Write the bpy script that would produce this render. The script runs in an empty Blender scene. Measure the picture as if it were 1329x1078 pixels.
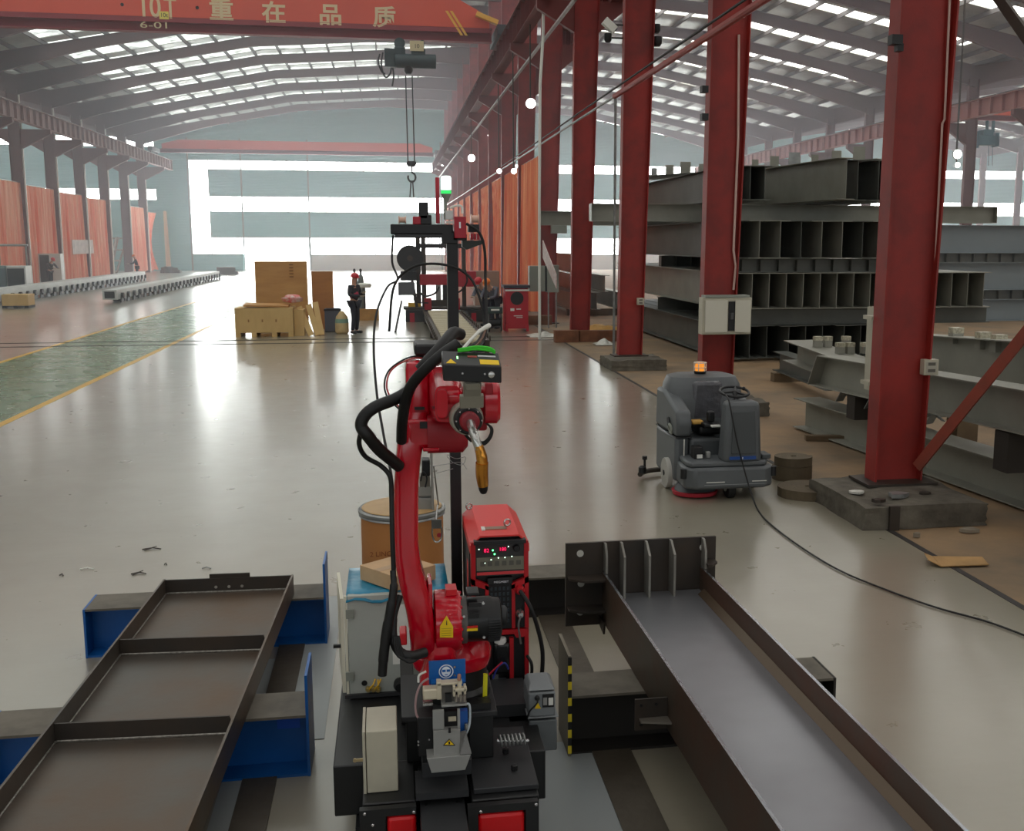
import bpy, bmesh, math, random
from mathutils import Vector, Matrix, Euler
random.seed(7)
SC = bpy.context.scene; COL = SC.collection
PI = math.pi
# ------------------------------------------------------------------ camera
F, CX, CY, CH = 1370.0, 740.7, 522.4, 2.7
yaw, pitch, roll = (math.radians(a) for a in (9.62, 8.66, 0.11))
fw = Vector((math.sin(yaw)*math.cos(pitch), math.cos(yaw)*math.cos(pitch), -math.sin(pitch)))
rt = Vector((math.cos(yaw), -math.sin(yaw), 0)); up = rt.cross(fw)
rt = rt*math.cos(roll) + up*math.sin(roll); up = rt.cross(fw)
cd = bpy.data.cameras.new('camera'); cam = bpy.data.objects.new('camera', cd); COL.objects.link(cam)
cam.matrix_world = Matrix(((rt.x, up.x, -fw.x, 0), (rt.y, up.y, -fw.y, 0), (rt.z, up.z, -fw.z, CH), (0, 0, 0, 1)))
cd.sensor_fit = 'HORIZONTAL'; cd.sensor_width = 36; cd.lens = F/1329*36
cd.shift_x = (664.5-CX)/1329; cd.shift_y = (CY-539)/1329
cd.clip_start = .1; cd.clip_end = 600
SC.camera = cam
# ------------------------------------------------------------------ light and exposure
SC.view_settings.view_transform = 'Standard'; SC.view_settings.look = 'None'
SC.view_settings.gamma = 1; SC.view_settings.exposure = 0.0; SC.view_settings.use_curve_mapping = False
SKYLIGHT = 5.4      # radiance of the roof strips
GLAZE = 17.0         # radiance of the window bands
wd = bpy.data.worlds.new('sky'); SC.world = wd; wd.use_nodes = True
wn = wd.node_tree.nodes; wn['Background'].inputs[0].default_value = (.93, .97, 1, 1); wn['Background'].inputs[1].default_value = 14.0
SC.cycles.max_bounces = 7; SC.cycles.diffuse_bounces = 4; SC.cycles.glossy_bounces = 4; SC.cycles.volume_bounces = 1
SC.cycles.transmission_bounces = 4; SC.cycles.transparent_max_bounces = 8; SC.cycles.sample_clamp_indirect = 4
# ------------------------------------------------------------------ pixel helpers: a point of the place seen along a ray of the photograph
def ray(x, y): return fw + rt*((x-CX)/F) - up*((y-CY)/F)
def at(x, y, Y): d = ray(x, y); return Vector((0, 0, CH)) + d*(Y/d.y)
def atz(x, y, z=0): d = ray(x, y); return Vector((0, 0, CH)) + d*((z-CH)/d.z)
def atx(x, y, X): d = ray(x, y); return Vector((0, 0, CH)) + d*(X/d.x)
# ------------------------------------------------------------------ materials
def lin(c):
    return tuple(((v/255)/12.92 if v <= 10.3 else ((v/255+.055)/1.055)**2.4) for v in c) + (1,)
MATS = {}
def M(name, c, rough=.5, metal=0, noise=None, bump=None, c2=None, emit=0, alpha=1, coat=0, spec=.5, stretch=None, trans=0, rnoise=0):
    """noise=(scale, amount, detail): mottles towards c2 (or darker); bump=(scale, strength)"""
    if name in MATS: return MATS[name]
    m = bpy.data.materials.new(name); m.use_nodes = True; nt = m.node_tree; b = nt.nodes['Principled BSDF']
    b.inputs['Base Color'].default_value = lin(c); b.inputs['Roughness'].default_value = rough; b.inputs['Metallic'].default_value = metal
    b.inputs['Specular IOR Level'].default_value = spec
    if coat: b.inputs['Coat Weight'].default_value = coat; b.inputs['Coat Roughness'].default_value = .08
    if alpha < 1: b.inputs['Alpha'].default_value = alpha
    if trans: b.inputs['Transmission Weight'].default_value = trans
    if emit: b.inputs['Emission Color'].default_value = lin(c); b.inputs['Emission Strength'].default_value = emit
    if noise or bump:
        tc = nt.nodes.new('ShaderNodeTexCoord'); mp = nt.nodes.new('ShaderNodeMapping'); nt.links.new(tc.outputs['Object'], mp.inputs[0])
        if stretch: mp.inputs['Scale'].default_value = stretch
    if noise:
        n = nt.nodes.new('ShaderNodeTexNoise'); n.inputs['Scale'].default_value = noise[0]; n.inputs['Detail'].default_value = noise[2] if len(noise) > 2 else 4
        n.inputs['Roughness'].default_value = .6
        nt.links.new(mp.outputs[0], n.inputs[0])
        r = nt.nodes.new('ShaderNodeValToRGB'); r.color_ramp.elements[0].position = .35; r.color_ramp.elements[1].position = .68
        k = noise[1]; c2_ = lin(c2) if c2 else tuple(v*(1-k) for v in lin(c)[:3]) + (1,)
        cc = lin(c); c2_ = tuple(cc[i]*(1-k)+c2_[i]*k for i in range(3)) + (1,) if c2 else c2_
        r.color_ramp.elements[0].color = cc; r.color_ramp.elements[1].color = c2_
        nt.links.new(n.outputs[0], r.inputs[0]); nt.links.new(r.outputs[0], b.inputs['Base Color'])
        if rnoise:
            mr = nt.nodes.new('ShaderNodeMapRange'); mr.inputs[3].default_value = rough-rnoise; mr.inputs[4].default_value = rough+rnoise
            nt.links.new(n.outputs[0], mr.inputs[0]); nt.links.new(mr.outputs[0], b.inputs['Roughness'])
    if bump:
        n2 = nt.nodes.new('ShaderNodeTexNoise'); n2.inputs['Scale'].default_value = bump[0]; n2.inputs['Detail'].default_value = 3
        nt.links.new(mp.outputs[0], n2.inputs[0]); bp = nt.nodes.new('ShaderNodeBump'); bp.inputs['Strength'].default_value = bump[1]; bp.inputs['Distance'].default_value = .02
        nt.links.new(n2.outputs[0], bp.inputs['Height']); nt.links.new(bp.outputs[0], b.inputs['Normal'])
    MATS[name] = m
    return m
def wavy(m, axis, scale, strength=.6, dist=.03):
    """corrugation: a bump wave along one object axis"""
    nt = m.node_tree; b = nt.nodes['Principled BSDF']
    tc = nt.nodes.new('ShaderNodeTexCoord'); w = nt.nodes.new('ShaderNodeTexWave'); w.bands_direction = axis; w.inputs['Scale'].default_value = scale
    nt.links.new(tc.outputs['Object'], w.inputs[0]); bp = nt.nodes.new('ShaderNodeBump'); bp.inputs['Strength'].default_value = strength; bp.inputs['Distance'].default_value = dist
    nt.links.new(w.outputs['Fac'], bp.inputs['Height']); nt.links.new(bp.outputs[0], b.inputs['Normal'])
    return m
# ------------------------------------------------------------------ mesh builder
ROOT = {}
class MB:
    def __init__(s): s.v = []; s.f = []; s.fm = []; s.mi = 0
    def add(s, vs, fs):
        k = len(s.v); s.v += [Vector(v) for v in vs]; s.f += [tuple(i+k for i in f) for f in fs]; s.fm += [s.mi]*len(fs); return s
    def hexa(s, p): return s.add(p, [(0,3,2,1),(4,5,6,7),(0,1,5,4),(1,2,6,5),(2,3,7,6),(3,0,4,7)])
    def bx(s, x0, x1, y0, y1, z0, z1): return s.hexa([(x0,y0,z0),(x1,y0,z0),(x1,y1,z0),(x0,y1,z0),(x0,y0,z1),(x1,y0,z1),(x1,y1,z1),(x0,y1,z1)])
    def box(s, c, d, rot=None):
        c = Vector(c); R = (Euler(rot).to_matrix() if isinstance(rot, tuple) else rot) if rot is not None else Matrix.Identity(3)
        h = [x/2 for x in d]
        return s.hexa([c + R @ Vector((a*h[0], b*h[1], e*h[2])) for a, b, e in ((-1,-1,-1),(1,-1,-1),(1,1,-1),(-1,1,-1),(-1,-1,1),(1,-1,1),(1,1,1),(-1,1,1))])
    def prism(s, pts, d):
        """closed planar loop of 3-D points extruded by vector d"""
        d = Vector(d); pts = [Vector(p) for p in pts]; n = len(pts)
        return s.add(pts + [p+d for p in pts], [tuple(range(n))[::-1], tuple(range(n, 2*n))] + [(i, (i+1) % n, n+(i+1) % n, n+i) for i in range(n)])
    def tube(s, path, r, n=8, caps=True):
        path = [Vector(p) for p in path]; rs = r if isinstance(r, (list, tuple)) else [r]*len(path)
        rings = []; ref = None
        for i, p in enumerate(path):
            t = (path[min(i+1, len(path)-1)] - path[max(i-1, 0)])
            t = t.normalized() if t.length > 1e-9 else Vector((0,0,1))
            if ref is None: ref = Vector((0,0,1)) if abs(t.z) < .9 else Vector((1,0,0))
            a = (ref - t*ref.dot(t)); a = a.normalized() if a.length > 1e-6 else t.orthogonal().normalized()
            ref = a; b = t.cross(a)
            rings.append([p + (a*math.cos(2*PI*k/n) + b*math.sin(2*PI*k/n))*rs[i] for k in range(n)])
        vs = [v for rg in rings for v in rg]; fs = []
        for i in range(len(path)-1):
            for k in range(n): fs.append((i*n+k, i*n+(k+1) % n, (i+1)*n+(k+1) % n, (i+1)*n+k))
        if caps: fs += [tuple(range(n))[::-1], tuple(range((len(path)-1)*n, len(path)*n))]
        return s.add(vs, fs)
    def cyl(s, p0, p1, r0, r1=None, n=20): return s.tube([p0, p1], [r0, r0 if r1 is None else r1], n)
    def lathe(s, c, prof, n=24, axis=(0,0,1)):
        c = Vector(c); ax = Vector(axis).normalized()
        a = ax.orthogonal().normalized(); b = ax.cross(a); vs = []
        for r, z in prof:
            for k in range(n): vs.append(c + ax*z + (a*math.cos(2*PI*k/n)+b*math.sin(2*PI*k/n))*max(r, 1e-4))
        fs = []
        for i in range(len(prof)-1):
            for k in range(n): fs.append((i*n+k, i*n+(k+1) % n, (i+1)*n+(k+1) % n, (i+1)*n+k))
        fs += [tuple(range(n))[::-1], tuple(range((len(prof)-1)*n, len(prof)*n))]
        return s.add(vs, fs)
    def ball(s, c, r, n=12, sc=(1,1,1)):
        c = Vector(c); prof = [(math.sin(PI*i/n), -math.cos(PI*i/n)) for i in range(n+1)]
        k = len(s.v); s.lathe((0,0,0), [(a, b) for a, b in prof], n*2)
        for i in range(k, len(s.v)): v = s.v[i]; s.v[i] = c + Vector((v.x*r*sc[0], v.y*r*sc[1], v.z*r*sc[2]))
        return s
    def bar(s, p0, p1, w, h, upv=(0,0,1)):
        """rectangular bar from p0 to p1; w across, h along upv"""
        p0, p1 = Vector(p0), Vector(p1); t = (p1-p0).normalized(); u = Vector(upv); u = (u - t*u.dot(t)).normalized(); a = t.cross(u)
        return s.hexa([p + a*i*w/2 + u*j*h/2 for p in (p0, p1) for i, j in ((-1,-1),(1,-1),(1,1),(-1,1))])
    def hbeam(s, p0, p1, h, b, tf=.014, tw=.01, upv=(0,0,1)):
        """H section; centre line p0-p1, web along upv, flanges across"""
        p0, p1 = Vector(p0), Vector(p1); t = (p1-p0).normalized(); u = Vector(upv); u = (u - t*u.dot(t)).normalized()
        s.bar(p0, p1, tw, h-2*tf, u)
        for k in (-1, 1): s.bar(p0+u*k*(h-tf)/2, p1+u*k*(h-tf)/2, b, tf, u)
        return s
    def quadsheet(s, rows, th=0):
        """grid of points (list of rows) as a sheet, thickened by th along its normals when given"""
        n = len(rows[0]); vs = [p for r in rows for p in r]
        return s.add(vs, [(i*n+j, i*n+j+1, (i+1)*n+j+1, (i+1)*n+j) for i in range(len(rows)-1) for j in range(n-1)])
    def build(s, name, mat, parent=None, label=None, cat=None, group=None, kind=None, bevel=0, smooth=True, origin=None, sub=0, solid=0, sharp=35):
        mats = mat if isinstance(mat, (list, tuple)) else [mat]
        root = parent
        if parent is not None: inv = ROOT.get(parent.name, Matrix.Identity(4)).inverted()
        elif origin is not None: inv = Matrix.Translation(-Vector(origin))
        else: inv = Matrix.Identity(4)
        me = bpy.data.meshes.new(name); me.from_pydata([inv @ v for v in s.v], [], s.f)
        for m in mats: me.materials.append(m)
        if len(mats) > 1: me.polygons.foreach_set('material_index', s.fm)
        bm = bmesh.new(); bm.from_mesh(me); bmesh.ops.recalc_face_normals(bm, faces=bm.faces); bm.to_mesh(me); bm.free()
        if smooth: me.shade_smooth(); me.set_sharp_from_angle(angle=math.radians(sharp))
        o = bpy.data.objects.new(name, me); COL.objects.link(o)
        if parent is not None:
            o.parent = parent; ROOT[o.name] = ROOT.get(parent.name, Matrix.Identity(4))
        elif origin is not None: o.location = origin; ROOT[o.name] = Matrix.Translation(Vector(origin))
        if bevel:
            b = o.modifiers.new('bevel', 'BEVEL'); b.width = bevel; b.segments = 2; b.limit_method = 'ANGLE'; b.angle_limit = math.radians(40)
        if solid: q = o.modifiers.new('solid', 'SOLIDIFY'); q.thickness = solid; q.offset = 0
        if sub: q = o.modifiers.new('sub', 'SUBSURF'); q.levels = sub; q.render_levels = sub
        tag(o, label, cat, group, kind)
        return o
def tag(o, label=None, cat=None, group=None, kind=None):
    if label: o['label'] = label
    if cat: o['category'] = cat
    if group: o['group'] = group
    if kind: o['kind'] = kind
    return o
def thing(name, label, cat, loc=(0,0,0), rotz=0, group=None):
    o = bpy.data.objects.new(name, None); COL.objects.link(o); o.empty_display_size = .2
    o.location = loc; o.rotation_euler = (0, 0, rotz)
    ROOT[o.name] = Matrix.Translation(Vector(loc)) @ Matrix.Rotation(rotz, 4, 'Z')
    return tag(o, label, cat, group)
def dup(root, loc=None, rotz=None, label=None, group=None, scale=None):
    """a copy of a thing with copies of its parts and sub-parts"""
    r = root.copy(); COL.objects.link(r)
    if loc is not None: r.location = loc
    if rotz is not None: r.rotation_euler = (0, 0, rotz)
    if scale: r.scale = scale
    if label: r['label'] = label
    if group: r['group'] = group
    def kids(src, dst):
        for ch in list(src.children):
            c = ch.copy(); COL.objects.link(c); c.parent = dst; kids(ch, c)
    kids(root, r)
    return r
def struct(mb, name, mat, **k): return mb.build(name, mat, kind='structure', **k)
def spline(pts, n=8):
    """Catmull-Rom through the points"""
    P = [Vector(p) for p in pts]; P = [P[0]*2-P[1]] + P + [P[-1]*2-P[-2]]; out = []
    for i in range(1, len(P)-2):
        for k in range(n):
            t = k/n; a, b, c, d = P[i-1:i+3]
            out.append(.5*((2*b) + (c-a)*t + (2*a-5*b+4*c-d)*t*t + (3*b-a-3*c+d)*t**3))
    return out + [P[-2]]
def text(name, body, size, mat, loc, xdir, updir, parent=None, thick=.001, align='CENTER', stretch=1, bold=0):
    """lettering laid on a surface: converted to a mesh part"""
    c = bpy.data.curves.new(name, 'FONT'); c.body = body; c.size = size; c.extrude = thick; c.offset = bold; c.align_x = align; c.align_y = 'CENTER'
    o = bpy.data.objects.new(name+'_curve', c); COL.objects.link(o); bpy.context.view_layer.update()
    me = bpy.data.meshes.new_from_object(o); bpy.data.objects.remove(o)
    x = Vector(xdir).normalized(); u = Vector(updir); u = (u-x*u.dot(x)).normalized(); n = x.cross(u)
    Rm = Matrix(((x.x*stretch, u.x, n.x, loc[0]), (x.y*stretch, u.y, n.y, loc[1]), (x.z*stretch, u.z, n.z, loc[2]), (0,0,0,1)))
    inv = ROOT.get(parent.name, Matrix.Identity(4)).inverted() if parent is not None else Matrix.Identity(4)
    me.transform(inv @ Rm); me.materials.clear(); me.materials.append(mat); me.name = name
    t = bpy.data.objects.new(name, me); COL.objects.link(t)
    if parent is not None: t.parent = parent; ROOT[t.name] = ROOT.get(parent.name, Matrix.Identity(4))
    return t
# shared materials
RED = M('column_red', (150, 36, 27), .55, noise=(1.3, .75, 7), c2=(92, 30, 26), bump=(60, .05))
DARKRED = M('girder_maroon', (112, 44, 40), .6, noise=(.8, .4), c2=(80, 44, 44))
RAFT = M('rafter_brown', (96, 62, 60), .65, noise=(.5, .3), c2=(70, 56, 56))
STEEL = M('primed_steel_grey', (118, 116, 106), .55, .2, noise=(1.2, .5, 5), c2=(86, 84, 78))
DSTEEL = M('dark_steel', (62, 58, 54), .5, .5, noise=(3, .5, 5), c2=(84, 68, 54))
BLACK = M('black_paint', (14, 14, 16), .45)
RUBBER = M('black_rubber', (16, 16, 17), .6)
CHROME = M('bright_metal', (190, 190, 186), .25, .9)
GALV = M('galvanised_metal', (160, 162, 160), .4, .7, noise=(6, .3))
WHITE = M('white_paint', (226, 226, 218), .5)
YELLOW = M('yellow_paint', (226, 178, 40), .5)
# ================================================================== the setting
YB, YF = 103.0, -20.0              # back and near walls
XL, XR = -47.0, 72.0
ROWX_L, ROWX_R = -20.7, 4.87
COLY = [9.97+6.25*k for k in range(-4, 15)]
def concrete(name):
    m = bpy.data.materials.new(name); m.use_nodes = True; nt = m.node_tree; b = nt.nodes['Principled BSDF']
    tc = nt.nodes.new('ShaderNodeTexCoord')
    def noise(sc, det, mapscale=None, rough=.6):
        n = nt.nodes.new('ShaderNodeTexNoise'); n.inputs['Scale'].default_value = sc; n.inputs['Detail'].default_value = det; n.inputs['Roughness'].default_value = rough
        if mapscale:
            mp = nt.nodes.new('ShaderNodeMapping'); mp.inputs['Scale'].default_value = mapscale; nt.links.new(tc.outputs['Object'], mp.inputs[0]); nt.links.new(mp.outputs[0], n.inputs[0])
        else: nt.links.new(tc.outputs['Object'], n.inputs[0])
        return n
    n1 = noise(.45, 6); n2 = noise(3.5, 5)
    r = nt.nodes.new('ShaderNodeValToRGB'); e = r.color_ramp.elements; e[0].position = .3; e[0].color = lin((136, 129, 112)); e[1].position = .72; e[1].color = lin((153, 147, 130))
    nt.links.new(n1.outputs[0], r.inputs[0])
    mx = nt.nodes.new('ShaderNodeMix'); mx.data_type = 'RGBA'; mx.blend_type = 'MULTIPLY'; mx.inputs[0].default_value = .12
    r2 = nt.nodes.new('ShaderNodeValToRGB'); r2.color_ramp.elements[0].position = .3; r2.color_ramp.elements[0].color = (.72,.72,.72,1); r2.color_ramp.elements[1].position = .6; r2.color_ramp.elements[1].color = (1,1,1,1)
    nt.links.new(n2.outputs[0], r2.inputs[0]); nt.links.new(r.outputs[0], mx.inputs[6]); nt.links.new(r2.outputs[0], mx.inputs[7])
    nt.links.new(mx.outputs[2], b.inputs['Base Color'])
    mr = nt.nodes.new('ShaderNodeMapRange'); mr.inputs[1].default_value = .3; mr.inputs[2].default_value = .7; mr.inputs[3].default_value = .27; mr.inputs[4].default_value = .33
    nt.links.new(n2.outputs[0], mr.inputs[0]); nt.links.new(mr.outputs[0], b.inputs['Roughness'])
    n3 = noise(1.0, 3, (1.2, 5.5, 1)); bp = nt.nodes.new('ShaderNodeBump'); bp.inputs['Strength'].default_value = .06; bp.inputs['Distance'].default_value = .02; b.inputs['Coat Weight'].default_value = .9; b.inputs['Coat Roughness'].default_value = .19
    nt.links.new(n3.outputs[0], bp.inputs['Height']); nt.links.new(bp.outputs[0], b.inputs['Normal'])
    b.inputs['Specular IOR Level'].default_value = .62
    return m
FLOOR = concrete('polished_concrete')
DIRT = M('dusty_floor', (150, 122, 90), .75, noise=(.6, .95, 8), c2=(104, 92, 76), bump=(5, .25))
struct(MB().bx(XL, 4.58, YF, YB, -.25, 0), 'floor', FLOOR)
struct(MB().bx(4.64, XR, YF, YB, -.25, -.005), 'floor_right', DIRT)
struct(MB().bx(4.58, 4.64, YF, YB, -.25, .004), 'trim_1', M('seam_steel', (44, 40, 38), .6))
struct(MB().bx(XL-20, XR+20, YB+.3, YB+60, -.4, -.2), 'ground', M('yard_concrete', (190, 190, 186), .8))
GREEN = M('green_floor_paint', (84, 112, 74), .27, noise=(1.3, .5, 5), c2=(104, 120, 96), bump=(2.2, .06), rnoise=.08)
LINE = M('yellow_line_paint', (214, 164, 34), .35, noise=(5, .5, 5), c2=(186, 150, 70))
struct(MB().bx(-8.62, -5.84, YF, 60, 0, .002), 'trim_2', GREEN)
struct(MB().bx(-5.84, -5.70, YF, 36, 0, .003), 'trim_3', LINE)
struct(MB().bx(-8.76, -8.62, YF, 60, 0, .003), 'trim_4', LINE)
GROOVE = M('groove_black', (38, 38, 36), .7)
struct(MB().bx(XL, 4.58, 28.98, 29.12, 0, .006), 'trim_5', GROOVE)
struct(MB().bx(XL, 4.58, 30.05, 30.19, 0, .006), 'trim_6', GROOVE)
STRIP = M('floor_rail_plate', (92, 84, 72), .45, .4, noise=(2.5, .6, 6), c2=(60, 52, 42), bump=(20, .1))
PATCH = M('pale_floor_coating', (150, 156, 156), .3, noise=(.8, .4, 5), c2=(132, 134, 128))
n = 7
for x0, x1, y0, y1, m, z in ((1.0, 1.21, 2, 8.3, STRIP, .012), (-.80, -.63, 2, 8.3, STRIP, .012), (.46, 1.0, 2, 5.35, PATCH, .003), (-.9, -.8, 3, 6.8, PATCH, .004), (-.63, -.42, 5.6, 8.0, PATCH, .004)):
    struct(MB().bx(x0, x1, y0, y1, 0, z), 'trim_%d' % n, m); n += 1
ORD = ['leftmost', 'second', 'third', 'fourth', 'fifth', 'sixth', 'seventh', 'eighth', 'ninth', 'tenth', 'eleventh', 'twelfth', 'thirteenth', 'fourteenth', 'fifteenth', 'sixteenth', 'seventeenth']
# ---- roof: two shallow pitches per hall, meeting over the middle column row
RZ = [(-47, 14.2), (-33.8, 14.2), (-20.7, 12.2), (-7.7, 14.7), (5.1, 15.6), (17.9, 14.7), (30.9, 12.2), (44, 14.2), (57, 12.2), (72, 13.6)]
def rz(x):
    for (a, b), (c, d) in zip(RZ, RZ[1:]):
        if a <= x <= c: return b+(d-b)*(x-a)/(c-a)
    return RZ[-1][1]
FOIL = M('foil_insulation', (176, 178, 170), .4, .45, noise=(1.2, .5, 5), c2=(124, 126, 120), bump=(2.5, .6))
def pane_mat(name, c, s):
    m = bpy.data.materials.new(name); m.use_nodes = True; nt = m.node_tree; nt.nodes.clear()
    e = nt.nodes.new('ShaderNodeEmission'); o = nt.nodes.new('ShaderNodeOutputMaterial'); e.inputs[0].default_value = c; e.inputs[1].default_value = s
    nt.links.new(e.outputs[0], o.inputs[0]); return m
SKYM = pane_mat('rooflight_sheet', (1, .985, .94, 1), SKYLIGHT)
SKYM_LOW = pane_mat('near_rooflight', (1, .985, .95, 1), 1.1)
GLZ = pane_mat('window_daylight', (.93, .98, 1, 1), GLAZE)
def dirty_pane(name, c, lo, hi):
    m = pane_mat(name, c, lo); nt = m.node_tree; e = [q for q in nt.nodes if q.type == 'EMISSION'][0]
    tc = nt.nodes.new('ShaderNodeTexCoord'); n = nt.nodes.new('ShaderNodeTexNoise'); n.inputs['Scale'].default_value = 1.1; n.inputs['Detail'].default_value = 5
    mr = nt.nodes.new('ShaderNodeMapRange'); mr.inputs[1].default_value = .35; mr.inputs[2].default_value = .65; mr.inputs[3].default_value = lo; mr.inputs[4].default_value = hi
    nt.links.new(tc.outputs['Object'], n.inputs[0]); nt.links.new(n.outputs[0], mr.inputs[0]); nt.links.new(mr.outputs[0], e.inputs[1]); return m
FIBRE = dirty_pane('translucent_sheet', (.92, .98, .93, 1), .7, 2.3)
ceil = MB(); lite_n = 0
def slab(mb, xa, xb, ya, yb, z0, z1):
    xs = [xa] + [x for x, _ in RZ if xa < x < xb] + [xb]
    for x0, x1 in zip(xs, xs[1:]):
        mb.hexa([(x0,ya,rz(x0)+z0),(x1,ya,rz(x1)+z0),(x1,yb,rz(x1)+z0),(x0,yb,rz(x0)+z0),(x0,ya,rz(x0)+z1),(x1,ya,rz(x1)+z1),(x1,yb,rz(x1)+z1),(x0,yb,rz(x0)+z1)])
def bay(y0, y1, sa, sb, spans, x0, x1, mat):
    """one roof bay between x0 and x1 with glazed spans between sa and sb"""
    global lite_n
    slab(ceil, x0, x1, y0, sa, .02, .2); slab(ceil, x0, x1, sb, y1, .02, .2)
    cur = x0
    for a, b in spans:
        if a > cur: slab(ceil, cur, a, sa, sb, .02, .2)
        m = MB(); slab(m, a, b, sa, sb, .06, .09); lite_n += 1; struct(m, 'window_%d' % lite_n, mat); cur = b
    if cur < x1: slab(ceil, cur, x1, sa, sb, .02, .2)
for k in range(-5, 15):
    y0 = 9.97+6.25*k; y1 = min(y0+6.25, YB)
    if k == 14: slab(ceil, XL, XR, y0, y1, .02, .2); continue
    bay(y0, y1, y0+3.1, y0+4.3, [(-46, -22)], -47, -20.7, SKYM)
    bay(y0, y1, y0+.7, y0+5.8, [(-17.5, 4.3)], -20.7, 5.1, FIBRE if k > 1 else SKYM_LOW)
    bay(y0, y1, y0+3.1, y0+4.3, [(5.6, 17.6), (18.2, 29)], 5.1, 30.9, SKYM)
    bay(y0, y1, y0+3.1, y0+4.3, [(33, 55)], 30.9, 57, SKYM)
    bay(y0, y1, y0+3.1, y0+4.3, [(59, 70)], 57, 72, SKYM)
struct(ceil, 'ceiling', FOIL)
# purlins (along the hall) and rafters (across it)
PUR = M('purlin_grey', (96, 92, 90), .6)
x = -46.2
while x < 71.5:
    z = rz(x)
    struct(MB().bx(x-.04, x+.04, YF, YB, z-.2, z+.015), 'roof_purlin', PUR); x += 1.52
def rafter(y):
    m = MB()
    def dep(x):
        d = min(abs(x-q) for q in (-20.7, 5.15, 30.9, 57)); return .55 + .55*max(0, 1-d/5.5)
    xs = sorted(set([a for a, _ in RZ] + [-46+i*1.5 for i in range(79)])); xs = [q for q in xs if -47 <= q <= 72]
    for a, b in zip(xs, xs[1:]):
        za, zb = rz(a)-.2, rz(b)-.2; da, db = dep(a), dep(b)
        for y0, y1, ta, tb in ((y-.006, y+.006, 0, 0),):
            m.hexa([(a,y0,za-da),(b,y0,zb-db),(b,y1,zb-db),(a,y1,za-da),(a,y0,za),(b,y0,zb),(b,y1,zb),(a,y1,za)])
        for s0, s1 in (((za-da-.012, zb-db-.012), (za-da, zb-db)), ((za-.012, zb-.012), (za, zb))):
            m.hexa([(a,y-.12,s0[0]),(b,y-.12,s0[1]),(b,y+.12,s0[1]),(a,y+.12,s0[0]),(a,y-.12,s1[0]),(b,y-.12,s1[1]),(b,y+.12,s1[1]),(a,y+.12,s1[0])])
    struct(m, 'roof_rafter', RAFT)
for y in COLY: rafter(y+.1)
# ---- walls
TEAL = wavy(M('teal_cladding', (112, 178, 178), .6), 'Z', 3.2)
TEALD = wavy(M('grey_green_cladding', (104, 118, 112), .6), 'Z', 3.2)
GREYP = M('pale_dado_panel', (196, 194, 182), .7)
FRAME = M('window_frame_grey', (176, 186, 188), .5)
wall = MB(); dado = MB()
def wpanel(x0, x1, z0, z1): wall.bx(x0, x1, YB, YB+.25, z0, z1)
wpanel(XL, -18, 0, 6.4); wpanel(XL, -46, 6.4, 12.3); wpanel(XL, -18, 7.4, 11.1); wpanel(-20.9, -18, 11.1, 12.3); wpanel(-20.9, -18, 6.4, 7.4)
wpanel(-18, -13.5, 0, 1.5); wpanel(-18, -16.3, 10.05, 12)
wpanel(-16.3, -13.5, 3.05, 5.4); wpanel(-13.5, XR, 3.05, 5.4); wpanel(-16.3, XR, 6.8, 9.2); wpanel(-16.3, XR, 10.05, 12); wpanel(XL, -18, 12.3, 12.4)
dado.bx(-7.5, XR, YB, YB+.25, 0, 1.45)
for (a, b), (c, d) in zip(RZ, RZ[1:]): wall.hexa([(a,YB,12),(c,YB,12),(c,YB+.25,12),(a,YB+.25,12),(a,YB,max(b,12.05)),(c,YB,max(d,12.05)),(c,YB+.25,max(d,12.05)),(a,YB+.25,max(b,12.05))])
struct(wall, 'wall_back', TEAL); struct(dado, 'wall_back_dado', GREYP)
def window(x0, x1, z0, z1, step=6.2):
    global lite_n
    lite_n += 1
    w = struct(MB().bx(x0, x1, YB+.1, YB+.12, z0, z1), 'window_%d' % lite_n, GLZ)
    fr = MB(); nx = max(1, round((x1-x0)/step))
    for i in range(nx+1): xx = x0+(x1-x0)*i/nx; fr.bx(xx-.04, xx+.04, YB-.02, YB+.09, z0, z1)
    for zz in (z0, z1): fr.bx(x0, x1, YB-.02, YB+.09, zz-.04, zz+.04)
    fr.build('window_frame', FRAME, w)
window(XL+1, -20.9, 11.1, 12.3, 4); window(XL+1, -20.9, 6.4, 7.4, 4)
window(-18, -16.3, 1.5, 10.05); window(-16.3, -13.6, 1.5, 3.05, 3)
window(-16.3, 4.7, 9.2, 10.05, 6.2); window(-16.3, 4.7, 5.4, 6.8, 6.2); window(-7.5, 4.7, 1.45, 3.05, 6.2)
window(5.3, 30.5, 9.2, 10.05, 6.2); window(5.3, 30.5, 5.4, 6.8, 6.2); window(5.3, 30.5, 1.45, 3.05, 6.2)
window(31.2, XR, 9.2, 10.05, 6.2); window(31.2, XR, 5.4, 6.8, 6.2); window(31.2, XR, 1.45, 3.05, 6.2)
for xx in (-18.05, -13.4, -7.4, 4.9):
    struct(MB().bx(xx-.06, xx+.06, YB-.12, YB-.001, 0, 12), 'wall_post', TEALD)
struct(MB().bx(-13.6, -7.4, YB-.02, YB+.3, 3.0, 3.12), 'door_1', FRAME)   # lintel of the open doorway
SIDE = wavy(M('side_cladding', (122, 128, 124), .65), 'Z', 3)
struct(MB().bx(XL-.2, XL, YF, YB+.25, 0, 14.6), 'wall_left', SIDE)
struct(MB().bx(XR, XR+.2, YF, YB+.25, 0, 14.6), 'wall_right', SIDE)
w = MB(); w.bx(XL, XR, YF-.2, YF, 0, 4); w.bx(XL, XR, YF-.2, YF, 8, 15.8)
struct(w, 'wall_front', SIDE)
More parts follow.
